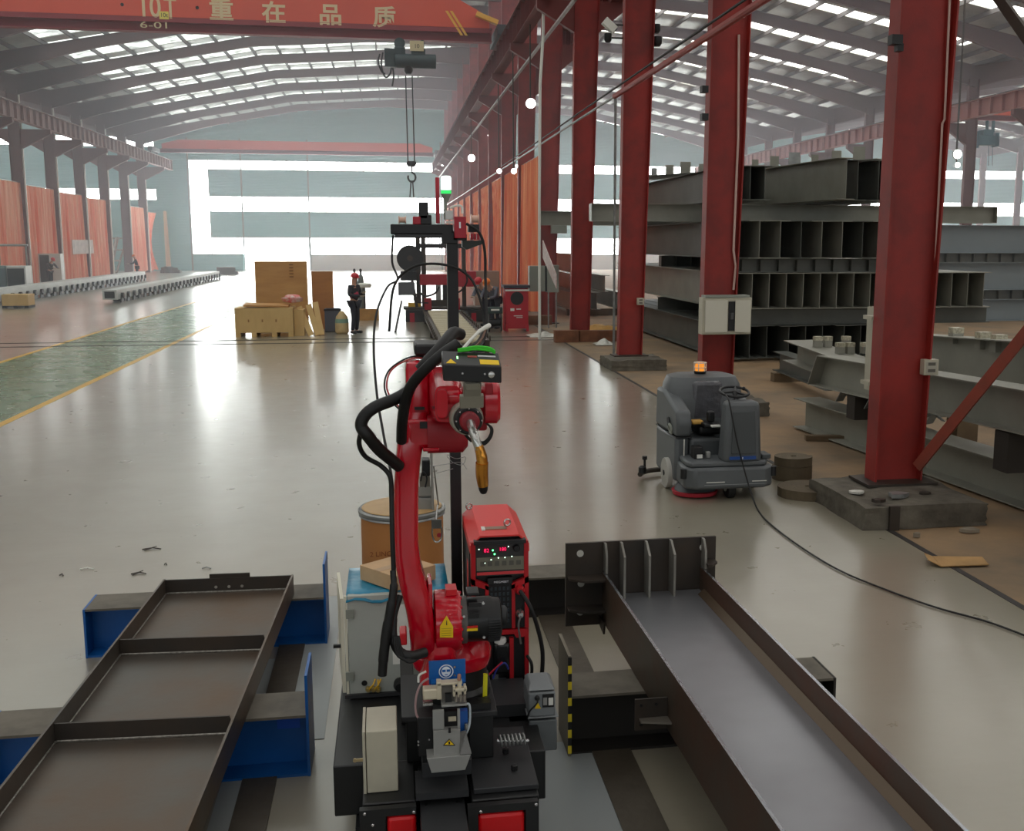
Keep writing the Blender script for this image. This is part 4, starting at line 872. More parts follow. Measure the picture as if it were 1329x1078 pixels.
RBR = M('robot_red', (196, 10, 34), .28, coat=.5)
RBD = M('machine_crimson', (168, 18, 40), .4)
def pbox(mb, x0, x1, y0, y1, Y, dep):
    a, b = at(x0, y1, Y), at(x1, y0, Y); return mb.bx(a.x, b.x, Y, Y+dep, a.z, b.z)
YS2 = 36.2
t = thing('welding_station', 'far welding station with black bases, crimson carriage and a big dark wire reel', 'welding machine', tuple(at(575, 432, YS2)*1))
t.location.z = 0; ROOT[t.name] = Matrix.Translation(t.location)
def zz(y, Y=YS2): return at(575, y, Y).z
def st(x0, x1, y0, y1, nm, mat, Y=YS2, dep=.8, bev=.02, floor=False):
    a, b = at(x0, y1, Y), at(x1, y0, Y); m = MB().bx(a.x, b.x, Y, Y+dep, 0 if floor else a.z, b.z); return m.build(nm, mat, t, bevel=bev)
st(527, 560, 402, 425, 'base_cabinet', BLACK, floor=True); st(598, 640, 402, 425, 'base_cabinet', BLACK, floor=True)
st(524, 645, 398, 402, 'table', DSTEEL, dep=1.0)
st(532, 538, 406, 418, 'red_stripe', RBD, YS2-.03, .02, 0); st(612, 618, 406, 418, 'red_stripe', RBD, YS2-.03, .02, 0)
st(530, 546, 393, 398, 'yellow_tray', YELLOW, YS2+.1, .4, 0)
st(545, 592, 356, 370, 'carriage', RBD); st(592, 618, 352, 372, 'carriage_end', RBD, dep=1)
st(551, 560, 387, 402, 'clamp_disc', RBD, YS2-.1, .2); st(589, 597, 387, 402, 'clamp_disc', RBD, YS2-.1, .2)
st(560, 589, 389, 398, 'workpiece_chuck', DSTEEL, YS2, .3)
st(566, 572, 370, 389, 'torch_arm', GALV, YS2, .15, 0); st(575, 581, 370, 389, 'torch_arm', BLACK, YS2, .15, 0)
for x0, x1 in ((548, 552), (600, 604), (541, 545)): st(x0, x1, 300, 398, 'upright', DSTEEL, YS2+.3, .12, 0)
st(540, 610, 316, 322, 'cross_beam', BLACK, YS2+.25, .3)
st(520, 541, 352, 364, 'feeder_box', BLACK, YS2, .5); st(517, 538, 366, 383, 'pendant_box', M('pendant_grey', (88, 90, 94), .4), YS2-.1, .15)
c = at(532, 335, YS2); m = MB().lathe(c+Vector((0, -.2, 0)), [(.2, 0), (.44, 0), (.44, .03), (.3, .05), (.3, .3), (.44, .32), (.44, .35), (.2, .35)], 22, (0, 1, 0)); m.build('wire_reel', BLACK, t, sharp=40)
MB().lathe(c+Vector((0, -.22, 0)), [(.1, 0), (.1, .4)], 12, (0, 1, 0)).build('reel_hub', DSTEEL, t)
MB().bar(c+Vector((0, .1, -.4)), at(541, 398, YS2+.1), .12, .1).build('reel_post', DSTEEL, t)
MB().bar(c+Vector((0, .15, -.1)), at(551, 372, YS2+.15), .1, .1).build('reel_arm', DSTEEL, t)
for pts, r in ((((541, 376), (552, 384), (565, 380), (570, 372)), .03), (((604, 350), (606, 366), (597, 378), (590, 378)), .03), (((545, 376), (538, 386), (541, 392), (556, 393)), .025)):
    MB().tube(spline([at(x, y, YS2-.15) for x, y in pts], 6), r, 6).build('hose', RUBBER, t)
a, b = at(521, 391, YS2), atz(513, 431)
MB().bar(a, b, .06, .06, (0, 1, 0)).build('stay', BLACK, t)
a, b = at(633, 430, 31.6), at(654, 399, 31.6)
t = thing('cable_reel', 'dark green box on a round cable reel in front of the bending pair', 'cable reel', ((a.x+b.x)/2, 31.9, 0))
MB().lathe(((a.x+b.x)/2-.2, 31.9, .28), [(.28, 0), (.28, .03), (.12, .04), (.12, .36), (.28, .37), (.28, .4)], 20, (1, 0, 0)).build('reel', BLACK, t); MB().bx(a.x+.02, b.x-.02, 31.75, 32.05, .56, b.z).build('box', M('box_darkgreen', (34, 56, 52), .5), t, bevel=.02); MB().bx(a.x+.12, b.x-.12, 31.74, 31.749, b.z-.1, b.z-.05).build('label_strip', WHITE, t)
# red welding source with round fan
a, b = at(655, 431, 32), at(687, 374, 32)
t = thing('welding_source', 'red box welding source with a round black fan beside the crouching pair', 'welding machine', ((a.x+b.x)/2, 32.3, 0))
MB().bx(a.x+.03, b.x-.03, 32, 32.7, .08, b.z).build('body', M('welder_red', (186, 24, 44), .4), t, bevel=.02)
for x in (a.x+.02, b.x-.1): MB().bx(x, x+.08, 31.98, 32.7, 0, .2).build('foot', MATS['welder_red'], t)
cx_ = (a.x+b.x)/2; MB().lathe((cx_+.0, 31.995, 1.0), [(.2, 0), (.2, -.02), (.17, -.02)], 20, (0, 1, 0)).build('fan_grille', BLACK, t)
MB().bx(a.x-.02, b.x+.02, 31.95, 32.75, b.z+.01, b.z+.09).build('top_tray', M('tray_dark', (40, 44, 56), .4), t); MB().bx(a.x+.02, b.x-.02, 31.92, 31.95, b.z-.08, b.z-.03).build('handle_bar', WHITE, t)
m = MB(); m.bx(a.x+.18, a.x+.3, 31.985, 31.999, .62, .7).bx(a.x+.36, a.x+.5, 31.985, 31.999, .66, .69).build('logo', WHITE, t)
m = MB(); m.bx(a.x+.28, a.x+.55, 31.985, 31.999, .46, .48).bx(a.x+.36, a.x+.55, 31.985, 31.999, .41, .43).build('lettering', WHITE, t)
a, b = at(655, 395, 33.4), at(592, 352, 33.4)
st2 = MB().bx(at(616, 352, 40).x, at(648, 352, 40).x, 40, 40.9, 0, at(616, 352, 40).z).build('machine_cover', M('cover_tan', (150, 128, 112), .7), None, 'tan machine housing behind the crouching pair', 'machine', origin=(at(630, 352, 40).x, 40, 0))
# ================================================================== foreground
def PB(mb, x0, x1, y0, y1, Y, dep):
    """box whose front face fills the pixel rectangle at distance Y"""
    a, b = at(x0, y1, Y), at(x1, y0, Y); return mb.bx(a.x, b.x, Y, Y+dep, a.z, b.z)
def loft(mb, secs, n=20, p=3.2):
    """tube through sections (centre, half vector a, half vector b) with superellipse outline"""
    vs = []
    for c, a, b in secs:
        c, a, b = Vector(c), Vector(a), Vector(b)
        for k in range(n):
            t = 2*PI*k/n; cs, sn = math.cos(t), math.sin(t)
            vs.append(c + a*math.copysign(abs(cs)**(2/p), cs) + b*math.copysign(abs(sn)**(2/p), sn))
    fs = [(i*n+k, i*n+(k+1) % n, (i+1)*n+(k+1) % n, (i+1)*n+k) for i in range(len(secs)-1) for k in range(n)]
    fs += [tuple(range(n))[::-1], tuple(range((len(secs)-1)*n, len(secs)*n))]
    return mb.add(vs, fs)
def bolts(t, pts, r, mat, d=(0,-1,0), name='bolt'):
    for p in pts: MB().lathe(p, [(r, 0), (r, .006), (r*.6, .009)], 8, d).build(name, mat, t)
RR = M('robot_red_gloss', (192, 4, 32), .22, coat=.4)
RRD = M('robot_red_dark', (150, 10, 28), .4)
DECK = M('deck_black', (20, 21, 22), .42, noise=(5, .3, 4), c2=(30, 31, 32))
DGREY = M('machine_dark_grey', (42, 43, 45), .5)
MOTOR = M('motor_black', (20, 21, 22), .38)
BOLT = M('bolt_steel', (190, 190, 190), .25, .9)
# ---------------------------------------------------------------- carriage
DZ = .5
t = thing('robot_carriage', 'black travelling carriage under the red robot with red wheel covers', 'carriage', (.2, 4.3, 0))
MB().bx(-.29, .62, 4.3, 6.1, .27, DZ).build('platform', DECK, t, bevel=.006)
MB().bx(-.16, .05, 3.97, 4.299, .2, DZ).build('front_deck', DECK, t, bevel=.006)
MB().bx(.27, .54, 3.93, 4.299, .2, DZ).build('front_deck', DECK, t, bevel=.006)
for x0, x1, nm in ((-.15, .05, 0), (.27, .53, 1)):
    y = 3.9 if nm else 3.94
    m = MB(); m.bx(x0-.02, x1, y-.02, y+.01, .468, DZ).bx(x0-.02, x0+(.08 if not nm else .02), y-.02, y+.01, .05, .468).bx(x1-(.05 if nm else .0), x1, y-.02, y+.01, .05, .468); m.build('apron', DECK, t)
    m = MB(); m.bx(x0+(.085 if not nm else .02), x1-(.055 if nm else .0), y-.02, y+.3, .08, .462); m.build('wheel_cover', M('cover_red', (206, 14, 22), .35), t, bevel=.015)
for x in (-.08, .42):
    for y in (4.1, 5.7): MB().lathe((x-.04, y, .1), [(.1, 0), (.1, .08), (.03, .08)], 18, (1, 0, 0)).build('wheel', RUBBER, t)
m = MB(); m.bx(-.2, .54, 4.2, 5.9, .1, .27); m.build('chassis', DECK, t)
MB().bx(.065, .245, 2.9, 4.35, .0, .47).build('track_box', DGREY, t, bevel=.005)
for y in (3.5, 3.75, 3.98): 
    for x in (.09, .215): MB().lathe((x, y, .47), [(.006, 0), (.006, .003)], 8).build('bolt', BLACK, t)
MB().bx(.28, .545, 3.97, 4.5, .501, .525).build('foot_plate', DGREY, t, bevel=.004)
bolts(t, [Vector((.3, 3.878, .48)), Vector((.52, 3.878, .49)), Vector((-.15, 3.918, .49)), Vector((-.12, 3.918, .44)), Vector((.04, 3.918, .48)), Vector((.5, 3.878, .3))], .007, BOLT)
for x, y in ((.46, 4.1), (.44, 4.25), (.5, 4.35)): MB().lathe((x, y, .526), [(.014, 0), (.014, .02), (.009, .022)], 8).build('bolt', BLACK, t)
# pedestal carrying the robot
m = MB(); m.bx(.28, .385, 4.22, 4.6, .527, .72).bx(.02, .28, 4.28, 4.6, .501, .72); m.build('pedestal', DECK, t, bevel=.005)
MB().bx(.0, .4, 4.2, 4.64, .721, .745).build('pedestal_plate', DGREY, t, bevel=.003)
for x, y in ((.36, 4.27), (.33, 4.26)): MB().lathe((x, y, .746), [(.02, 0), (.02, .02), (.012, .03)], 8).build('bolt', BLACK, t)
MB().bx(.27, .375, 4.215, 4.28, .746, .775).build('clamp_bar', BLACK, t)
MB().bx(.0, .06, 4.65, 4.9, .501, .74).build('cable_housing', DECK, t, bevel=.004)
# spring coil to the right of the pedestal
pts = [at(648, 961, 4.24)+Vector((.11*i/60, .022*math.cos(i*2*PI/9), .022*math.sin(i*2*PI/9))) for i in range(61)]
MB().tube(pts, .005, 6).build('spring', GALV, t)
MB().cyl(at(645, 961, 4.24), at(686, 961, 4.24), .008).build('spring_rod', BOLT, t)
m = MB(); m.bx(.41, .6, 4.65, 4.95, .501, .56); m.build('rear_step', DGREY, t)
# ---------------------------------------------------------------- robot
t = thing('welding_robot', 'glossy red six axis welding robot with black motor and curved lower arm', 'robot', (.2, 4.4, .745))
bc = at(592, 900, 4.42)
MB().lathe((bc.x, bc.y, .746), [(.15, 0), (.15, .03), (.135, .05), (.135, .14)], 32).build('base', DECK, t)
Z1 = .887
m = MB(); 
loft(m, [((bc.x-.02, bc.y, Z1), (.165, 0, 0), (0, .15, 0)), ((bc.x-.02, bc.y, Z1+.03), (.175, 0, 0), (0, .16, 0)), ((bc.x-.02, bc.y, Z1+.06), (.175, 0, 0), (0, .16, 0)), ((bc.x-.02, bc.y, Z1+.1), (.13, 0, 0), (0, .13, 0)), ((bc.x-.03, bc.y, Z1+.16), (.08, 0, 0), (0, .11, 0))], 32, 2.4)
loft(m, [((bc.x+.06, bc.y-.02, Z1+.06), (.09, 0, 0), (0, .12, 0)), ((bc.x+.09, bc.y-.02, Z1+.12), (.055, 0, 0), (0, .09, 0)), ((bc.x+.11, bc.y-.02, Z1+.165), (.03, 0, 0), (0, .06, 0))], 20, 2.6)
m.build('turret', RR, t)
J2 = at(575, 805, 4.3)
def xcyl(mb, x0, x1, c, prof, n=32):
    """profile of (fraction along, radius) turned about the X axis between two pixel columns"""
    xa, xb = at(x0, 800, c.y).x, at(x1, 800, c.y).x
    return mb.lathe((xa, c.y, c.z), [(r, (xb-xa)*f) for f, r in prof], n, (1, 0, 0))
m = MB(); xcyl(m, 563, 597, J2, [(0, .115), (.05, .132), (.85, .132), (1, .122)]); m.build('shoulder_gearbox', RR, t)
m = MB(); loft(m, [((J2.x-.02, J2.y, J2.z-.24), (.085, 0, 0), (0, .12, 0)), ((J2.x-.01, J2.y, J2.z-.1), (.06, 0, 0), (0, .11, 0)), ((J2.x, J2.y, J2.z), (.045, 0, 0), (0, .1, 0))], 20, 4); m.build('shoulder_bracket', RR, t)
bolts(t, [Vector((at(596, 800, J2.y).x, J2.y-.118*math.sin(a), J2.z+.118*math.cos(a))) for a in [i*PI/8 for i in range(9)]], .008, RR, (1, 0, 0))
MB().bx(at(578, 766, 4.3).x, at(592, 766, 4.3).x, 4.25, 4.33, J2.z+.125, J2.z+.15).build('terminal_lug', M('lug_red', (204, 24, 36), .4), t)
m = MB(); xcyl(m, 597, 605, J2, [(0, .1), (1, .1)]); m.build('motor_flange', M('cast_grey', (92, 90, 86), .5), t)
Mc = Vector((J2.x, J2.y, J2.z))
mo = MB(); xcyl(mo, 603, 650, Mc, [(0, .088), (.04, .094), (.7, .094), (.78, .088), (.95, .085), (1, .07)]); mo = mo.build('motor', MOTOR, t)
m = MB(); xcyl(m, 650, 658, Mc+Vector((0, 0, .01)), [(0, .04), (.7, .04), (1, .03)]); m.build('motor_cap', DGREY, mo)
fx0 = at(632, 800, Mc.y).x
for k in range(14):
    a = -PI/2+.3+k*.12; MB().bar((fx0, Mc.y-.096*math.cos(a), Mc.z+.096*math.sin(a)), (fx0+.05, Mc.y-.094*math.cos(a), Mc.z+.094*math.sin(a)), .004, .006, (0, -math.cos(a), math.sin(a))).build('fin', DGREY, mo)
for (x0, x1, y) in ((609, 625, 785), (609, 622, 799)):
    PB(MB(), x0, x1, y-3, y+3, Mc.y-.0975, .012).build('slot', BLACK, mo)
PB(MB(), 606, 622, 769, 774, Mc.y-.06, .09).build('connector', BLACK, mo, bevel=.004)
for x, y in ((627, 782), (628, 826), (602, 799)): MB().lathe(at(x, y, Mc.y-.094), [(.006, 0), (.006, .008)], 8, (0, -1, 0)).build('bolt', BOLT, mo)
m = MB(); PB(m, 606, 620, 812, 815, Mc.y-.1, .006); m.build('warning_label', M('label_red', (206, 36, 24), .5), mo); m = MB(); PB(m, 606, 620, 815, 819, Mc.y-.1, .006); m.build('warning_label', M('label_yellow', (240, 200, 20), .5), mo)
lab = MB(); yl = J2.y-.138
lab.prism([at(571, 827, yl), at(588, 827, yl), at(588, 813, yl), at(579.5, 799, yl), at(571, 813, yl)], (0, .004, 0)); lab.build('warning_label', MATS['label_yellow'], t)
m = MB()
for k in range(4): PB(m, 573, 586, 815+3*k, 816+3*k, yl-.002, .001)
m.prism([at(579, 811, yl-.002), at(580.4, 811, yl-.002), at(580, 805, yl-.002), at(579.4, 805, yl-.002)], (0, .001, 0)); m.build('label_text', BLACK, t)
# lower arm
def sec(x, y, Y, wpx, dep, tilt=0, dz=0):
    c = at(x, y, Y); w = wpx/2/1370*Y*1.02
    return (c, Vector((w, 0, 0)), Vector((0, dep*math.cos(tilt), dep*math.sin(tilt))))
arm = [sec(549, 846, 4.3, 26, .075), sec(549, 832, 4.3, 34, .11), sec(547, 805, 4.3, 34, .135), sec(543, 780, 4.28, 35, .13), sec(536, 755, 4.26, 35, .105), sec(529.5, 728, 4.25, 33, .09), sec(526.5, 700, 4.25, 32, .085), sec(526.5, 660, 4.25, 32, .085), sec(527.5, 620, 4.25, 31.5, .085), sec(530, 590, 4.26, 32, .09), sec(533, 568, 4.28, 34, .1), sec(536, 545, 4.3, 36, .11), sec(538, 530, 4.3, 36, .1)]
for k, s in enumerate(arm):
    pass
m = loft(MB(), arm, 24, 5); m.build('lower_arm', RR, t, sharp=30)
m = MB(); PB(m, 519, 528, 822, 838, 4.2, .1); m.build('stop_block', M('lug_red', (204, 24, 36), .4), t, bevel=.006)
m = MB(); PB(m, 556, 561, 758, 790, 4.2, .15); m.build('arm_lug', RR, t, bevel=.004)
# elbow and forearm
m = MB(); a, b = at(527, 548, 4.3), at(557, 467, 4.3)
loft(m, [((a.x+.5*(b.x-a.x), 4.34, a.z-.03), (.5*(b.x-a.x), 0, 0), (0, .13, 0)), ((a.x+.5*(b.x-a.x), 4.34, b.z-.03), (.5*(b.x-a.x), 0, 0), (0, .13, 0)), ((a.x+.5*(b.x-a.x), 4.34, b.z-.005), (.46*(b.x-a.x), 0, 0), (0, .12, 0)), ((a.x+.5*(b.x-a.x), 4.34, b.z), (.4*(b.x-a.x), 0, 0), (0, .11, 0))], 20, 7)
m.build('elbow_housing', RR, t)
m = MB(); PB(m, 529, 562, 544, 582, 4.18, .22); m.build('elbow_joint', RR, t, bevel=.015)
m = MB(); c = at(583, 560, 4.25); loft(m, [((c.x-.09, c.y, c.z), (0, .1, 0), (0, 0, .078)), ((c.x+.05, c.y, c.z), (0, .1, 0), (0, 0, .078)), ((c.x+.07, c.y, c.z+.005), (0, .09, 0), (0, 0, .06))], 24, 4); m.build('elbow_gearbox', RRD, t)
m = MB(); PB(m, 545, 562, 547, 556, 4.168, .01); m.build('cover_slot', BLACK, t)
m = MB(); PB(m, 538, 551, 528, 532, 4.2, .03); m.build('cover_slot', BLACK, t)
m = MB(); PB(m, 549, 570, 581, 586, 4.15, .12); m.build('lower_lip', RR, t, bevel=.004)
def fore(x0, x1, y0, y1, Y): a, b = at(x0, y1, Y), at(x1, y0, Y); return ((a+b)/2, Vector(((b.x-a.x)/2, 0, 0)), Vector((0, 0, (b.z-a.z)/2)))
m = loft(MB(), [fore(557, 590, 474, 546, 4.34), fore(558, 592, 476, 546, 4.15), fore(562, 600, 492, 548, 3.98), fore(565, 598, 500, 548, 3.9)], 24, 5); m.build('forearm', RR, t)
m = loft(MB(), [fore(566, 582, 503, 546, 3.92), fore(567, 581, 506, 542, 3.87)], 20, 4); m.build('wrist_fork', RR, t)
m = MB(); c = at(590, 514, 3.93); m.lathe((c.x-.035, c.y, c.z), [(.035, 0), (.04, .01), (.04, .05), (.03, .06)], 20, (1, 0, 0)); m.build('wrist_boss', RR, t)
m = MB(); c = at(628, 521, 3.93); loft(m, [((c.x, c.y, c.z), (0, .07, 0), (0, 0, .082)), ((c.x+.045, c.y, c.z), (0, .07, 0), (0, 0, .082)), ((c.x+.057, c.y, c.z), (0, .058, 0), (0, 0, .07))], 24, 2.8); m.build('wrist_cover', RR, t)
m = MB(); PB(m, 630, 640, 497, 512, 3.86, .03); 
m.build('wrist_clamp', RRD, t, bevel=.004)
m = MB(); PB(m, 596, 632, 505, 560, 3.98, .1); m.build('wrist_core', RRD, t, bevel=.01)
# tool flange and torch
H0 = at(606, 543, 3.86); H1 = at(613, 551, 3.72); ax = (H1-H0).normalized()
m = MB(); m.lathe(H0-ax*.06, [(.062, 0), (.062, .06), (.058, .07)], 32, ax); m.build('tool_flange', M('flange_grey', (176, 172, 158), .4, .3), t)
m = MB(); m.lathe(H0+ax*.011, [(.052, 0), (.052, .035), (.046, .04)], 32, ax); m.build('flange_ring', BLACK, t)
m = MB(); m.lathe(H0+ax*.052, [(.036, 0), (.036, .028), (.03, .036), (.018, .038)], 28, ax); m.build('torch_collar', M('collar_red', (140, 20, 34), .45), t)
bolts(t, [H0+ax*.052+(Vector((0, 0, 1))*math.cos(a)+Vector((1, 0, 0))*math.sin(a))*.046 for a in [i*PI/4 for i in range(8)]], .004, BOLT, tuple(ax))
tt = thing('welding_torch', 'curved chrome and brass welding torch hanging from the robot wrist', 'welding torch', tuple(H1))
BRASS = M('torch_brass', (214, 150, 66), .22, .95, noise=(25, .4), c2=(150, 90, 40))
q = [H0+ax*.095, at(615, 563, 3.68), at(621, 580, 3.66), at(624.5, 592, 3.66)]
MB().tube(spline(q, 5), .0155, 16).build('neck_tube', CHROME, tt)
q = [at(621, 578, 3.66), at(625, 592, 3.66), at(626, 602, 3.66)]
MB().tube(spline(q, 5), [.016, .017, .018, .018, .019, .02, .02, .02, .02, .02, .019], 16).build('torch_body', BRASS, tt)
q = [at(625.5, 600, 3.66), at(625.5, 615, 3.67), at(627, 630, 3.68)]
MB().tube(spline(q, 5), [.0225]*6+[.022, .0215, .021, .02, .019], 18).build('nozzle', BRASS, tt)
MB().tube([at(626.8, 628, 3.68), at(627.3, 635, 3.685), at(627.5, 638.5, 3.69)], [.0185, .0165, .012], 16).build('nozzle_tip', M('burnt_tip', (34, 32, 32), .5, .5), tt)
q = [at(626+2*math.sin(k), 585+k*3.5, 3.64) for k in range(9)]
# laser sensor
t2 = thing('laser_sensor', 'black laser sensor box on top of the robot wrist with yellow labels', 'sensor', tuple(at(613, 490, 3.7)))
S0, S1 = at(575, 484, 3.62), at(651, 487, 3.62); xd = (S1-S0).normalized(); nrm = Vector((0, -.88, .47)).normalized(); 
nrm = (nrm-xd*nrm.dot(xd)).normalized(); upv = xd.cross(-nrm); upv = upv if upv.z > 0 else -upv   # upv: normal of the top face
W = (S1-S0).length; hF = .052; dT = .105
def sp(u_, d, h): return S0+xd*(W*u_)-nrm*d+upv*h
# front face centred, top face slopes back and up
nrm = Vector((0, -1, .16)).normalized(); back = Vector((0, .92, .36)).normalized(); vup = Vector((0, .0, 1))
def sb(u_, d, h): return S0+xd*(W*u_)+back*d+vup*h
m = MB(); m.hexa([sb(0,0,-.028), sb(1,0,-.028), sb(1,dT,-.028), sb(0,dT,-.028), sb(0,0,.03), sb(1,0,.03), sb(1,dT,.03), sb(0,dT,.03)]); m.build('body', M('sensor_black', (14, 14, 16), .32), t2, bevel=.004)
def plate(nm, u0, u1, d0, d1, mat, h=.0305, th=.0012): MB().hexa([sb(u0,d0,h), sb(u1,d0,h), sb(u1,d1,h), sb(u0,d1,h), sb(u0,d0,h+th), sb(u1,d0,h+th), sb(u1,d1,h+th), sb(u0,d1,h+th)]).build(nm, mat, t2)
plate('yellow_label', .64, .97, .012, .045, MATS['label_yellow']); 
o = MB(); o.prism([sb(.06,.01,.0305), sb(.23,.01,.0305), sb(.145,.04,.0305)], vup*.0012); o.build('warning_triangle', MATS['label_yellow'], t2)
plate('status_led', .25, .275, .045, .062, pane_mat('led_green', (.3, 1, .3, 1), 4)); plate('type_marking', .62, .93, .068, .078, M('print_white', (200, 200, 200), .5)); plate('type_marking', .44, .6, .06, .072, M('print_red', (150, 60, 50), .5))
fr = lambda u_, h: S0+xd*(W*u_)+vup*h-Vector((0, .001, 0))
MB().lathe(fr(.82, .002), [(.011, 0), (.011, .012), (.007, .014)], 16, (0, -1, 0)).build('socket', CHROME, t2)
for u_, h in ((.33, .002), (.71, .003)): MB().lathe(fr(u_, h), [(.004, 0), (.004, .003)], 8, (0, -1, 0)).build('screw', BOLT, t2)
m = MB(); a = at(604, 523, 3.78); b = at(608, 492, 3.70)
m.bar(at(612, 526, 3.76), at(613, 496, 3.69), .062, .03, (0, -1, .2)); m.bar(at(612, 528, 3.74), at(612, 512, 3.72), .085, .02, (0, -1, .2)); m.bar(at(613, 503, 3.68), at(613, 494, 3.67), .05, .04, (0, -1, .2))
m.build('bracket', M('bracket_alloy', (150, 146, 132), .45, .3), t2, bevel=.003)
GRN = M('green_cable', (60, 200, 40), .45)
for k in range(3):
    q = [sb(.28, dT-.015, .036+.003*k), sb(.42, dT-.01, .038+.004*k), sb(.62, dT-.002, .04+.005*k), sb(.84, dT-.004, .038+.005*k), sb(.93, dT-.015, .036+.003*k)]
    MB().tube(spline(q, 6), .0042, 8).build('green_cable', GRN, t2)
q = [sb(.38, dT, .04), at(610, 442, 3.78), at(622, 430, 3.85), at(635, 422, 3.9)]
MB().tube(spline(q, 6), [.006]*12+[.008]*4+[.009]*3, 8).build('white_cable', WHITE, t2)
q = [sb(.55, dT, .04), at(625, 440, 3.8), at(630, 428, 3.88)]
MB().tube(spline(q, 6), .004, 6).build('brown_cable', M('brown_cable', (110, 80, 66), .5), t2)
m = MB(); PB(m, 538, 600, 446, 462, 4.28, .2); m.build('valve_box', BLACK, t, bevel=.01)
# robot hoses
HOSEM = M('hose_black', (10, 10, 11), .5)
def hose(nm, pts, r, mat=HOSEM, parent=t, n=12, rr=None):
    P = spline([at(*p) for p in pts], 8)
    if rr: r = [rr[min(len(rr)-1, int(i/len(P)*len(rr)))] for i in range(len(P))]
    return MB().tube(P, r, n).build(nm, mat, parent)
hose('dress_hose', [(598, 434, 4.2), (588, 432, 4.15), (575, 447, 4.05), (556, 468, 4.0), (545, 480, 4.0)], .024)
hose('dress_hose', [(594, 446, 3.9), (576, 458, 3.88), (553, 478, 3.9), (534, 500, 3.95), (526, 522, 4.0), (522, 548, 4.05), (521, 572, 4.12)], .021)
hose('dress_hose', [(530, 508, 4.05), (512, 518, 4.03), (487, 528, 4.0), (473, 540, 4.0), (469, 553, 4.0), (478, 566, 4.0), (492, 583, 4.05), (505, 594, 4.1), (518, 605, 4.15)], .024)
hose('signal_hose', [(470, 556, 4.02), (466, 575, 4.05), (474, 592, 4.08), (494, 604, 4.1), (506, 618, 4.1), (508, 640, 4.1), (509, 690, 4.08), (511, 745, 4.08)], .0095)
hose('cable_sheath', [(510, 740, 4.08), (511, 762, 4.06), (507, 790, 4.05), (502, 820, 4.05), (498, 850, 4.05), (496, 876, 4.05)], .018, rr=[.012, .016, .019, .021, .02, .018])
hose('cable_loop', [(519, 772, 4.1), (511, 800, 4.08), (511, 828, 4.06), (519, 846, 4.06), (533, 851, 4.06), (552, 846, 4.1)], .017, rr=[.014, .016, .02, .022, .02])
for k in range(4): hose('fan_cable', [(511+2*k, 825, 4.04), (515+3*k, 848+2*k, 4.03), (528+2*k, 856+k, 4.03), (545, 850+k, 4.08)], .005)
hose('red_wire', [(560, 466, 4.3), (535, 465, 4.3), (510, 478, 4.28), (502, 496, 4.25), (505, 512, 4.22), (518, 528, 4.2)], .0035, M('wire_red', (170, 60, 60), .5))
hose('black_wire', [(562, 464, 4.32), (533, 463, 4.3), (507, 478, 4.28), (499, 497, 4.25), (503, 515, 4.22), (518, 531, 4.2)], .0035)
for k in range(3): hose('wrist_wire', [(630, 548, 3.9), (637+k, 556, 3.9), (635+k, 566+k, 3.9), (628, 573+2*k, 3.9), (620, 572, 3.9)], .0035)
hose('wrist_wire', [(612, 572, 3.85), (606, 566, 3.87), (600, 556, 3.9)], .006)
# ---------------------------------------------------------------- torch cleaning station
t = thing('torch_cleaning_station', 'grey torch cleaning station with a blue goggles sign in front of the robot', 'cleaning station', (.17, 4.05, DZ))
MB().bx(.05, .26, 3.96, 4.15, DZ+.001, DZ+.03).build('foot', DGREY, t)
BLUE = M('sign_blue', (20, 96, 170), .4)
YS3 = 4.05
m = MB(); PB(m, 557, 604, 855, 888, YS3+.1, .006); m.build('sign_plate', BLUE, t); m = MB(); PB(m, 560, 603, 884, 895, YS3+.06, .05); m.build('sign_base', BLUE, t)
SW = M('sign_white', (235, 240, 245), .5); c = at(579, 871, YS3+.098)
m = MB(); n_ = 28
for i in range(n_):
    a0, a1 = 2*PI*i/n_, 2*PI*(i+1)/n_
    f = lambda a, r: Vector((c.x+r*math.cos(a), c.y, c.z+r*math.sin(a)))
    m.hexa([f(a0, .026), f(a1, .026), f(a1, .03), f(a0, .03)]+[v-Vector((0, .0015, 0)) for v in (f(a0, .026), f(a1, .026), f(a1, .03), f(a0, .03))])
m.build('sign_ring', SW, t)
m = MB(); m.prism([c+Vector((.019*math.cos(a), -.0005, .0215*math.sin(a)+.0)) for a in [2*PI*i/20 for i in range(20)]], (0, -.001, 0)); m.build('sign_head', SW, t)
m = MB(); m.bx(c.x-.016, c.x-.002, c.y-.003, c.y-.0018, c.z-.001, c.z+.009).bx(c.x+.002, c.x+.016, c.y-.003, c.y-.0018, c.z-.001, c.z+.009).bx(c.x-.006, c.x+.006, c.y-.003, c.y-.0018, c.z-.014, c.z-.011); m.build('sign_goggles', BLUE, t)
for y in (865, 876): MB().lathe(at(590, y, YS3+.098), [(.005, 0), (.005, .004)], 8, (0, -1, 0)).build('screw', BOLT, t)
CREAM = M('clamp_cream', (206, 196, 172), .4, .15); ALU = M('sheet_grey', (156, 156, 152), .42, .35)
m = MB(); PB(m, 567, 600, 885, 890, YS3, .04); PB(m, 567, 573, 885, 908, YS3, .04); m.build('clamp_frame', CREAM, t, bevel=.002)
m = MB(); PB(m, 594, 599, 884, 905, YS3-.01, .04); m.build('clamp_jaw', CREAM, t, bevel=.002); m = MB(); PB(m, 588, 606, 893, 898, YS3-.02, .03); PB(m, 588, 591, 891, 904, YS3-.02, .03); PB(m, 602, 605, 890, 901, YS3-.02, .03); m.build('clamp_screw', CREAM, t, bevel=.002)
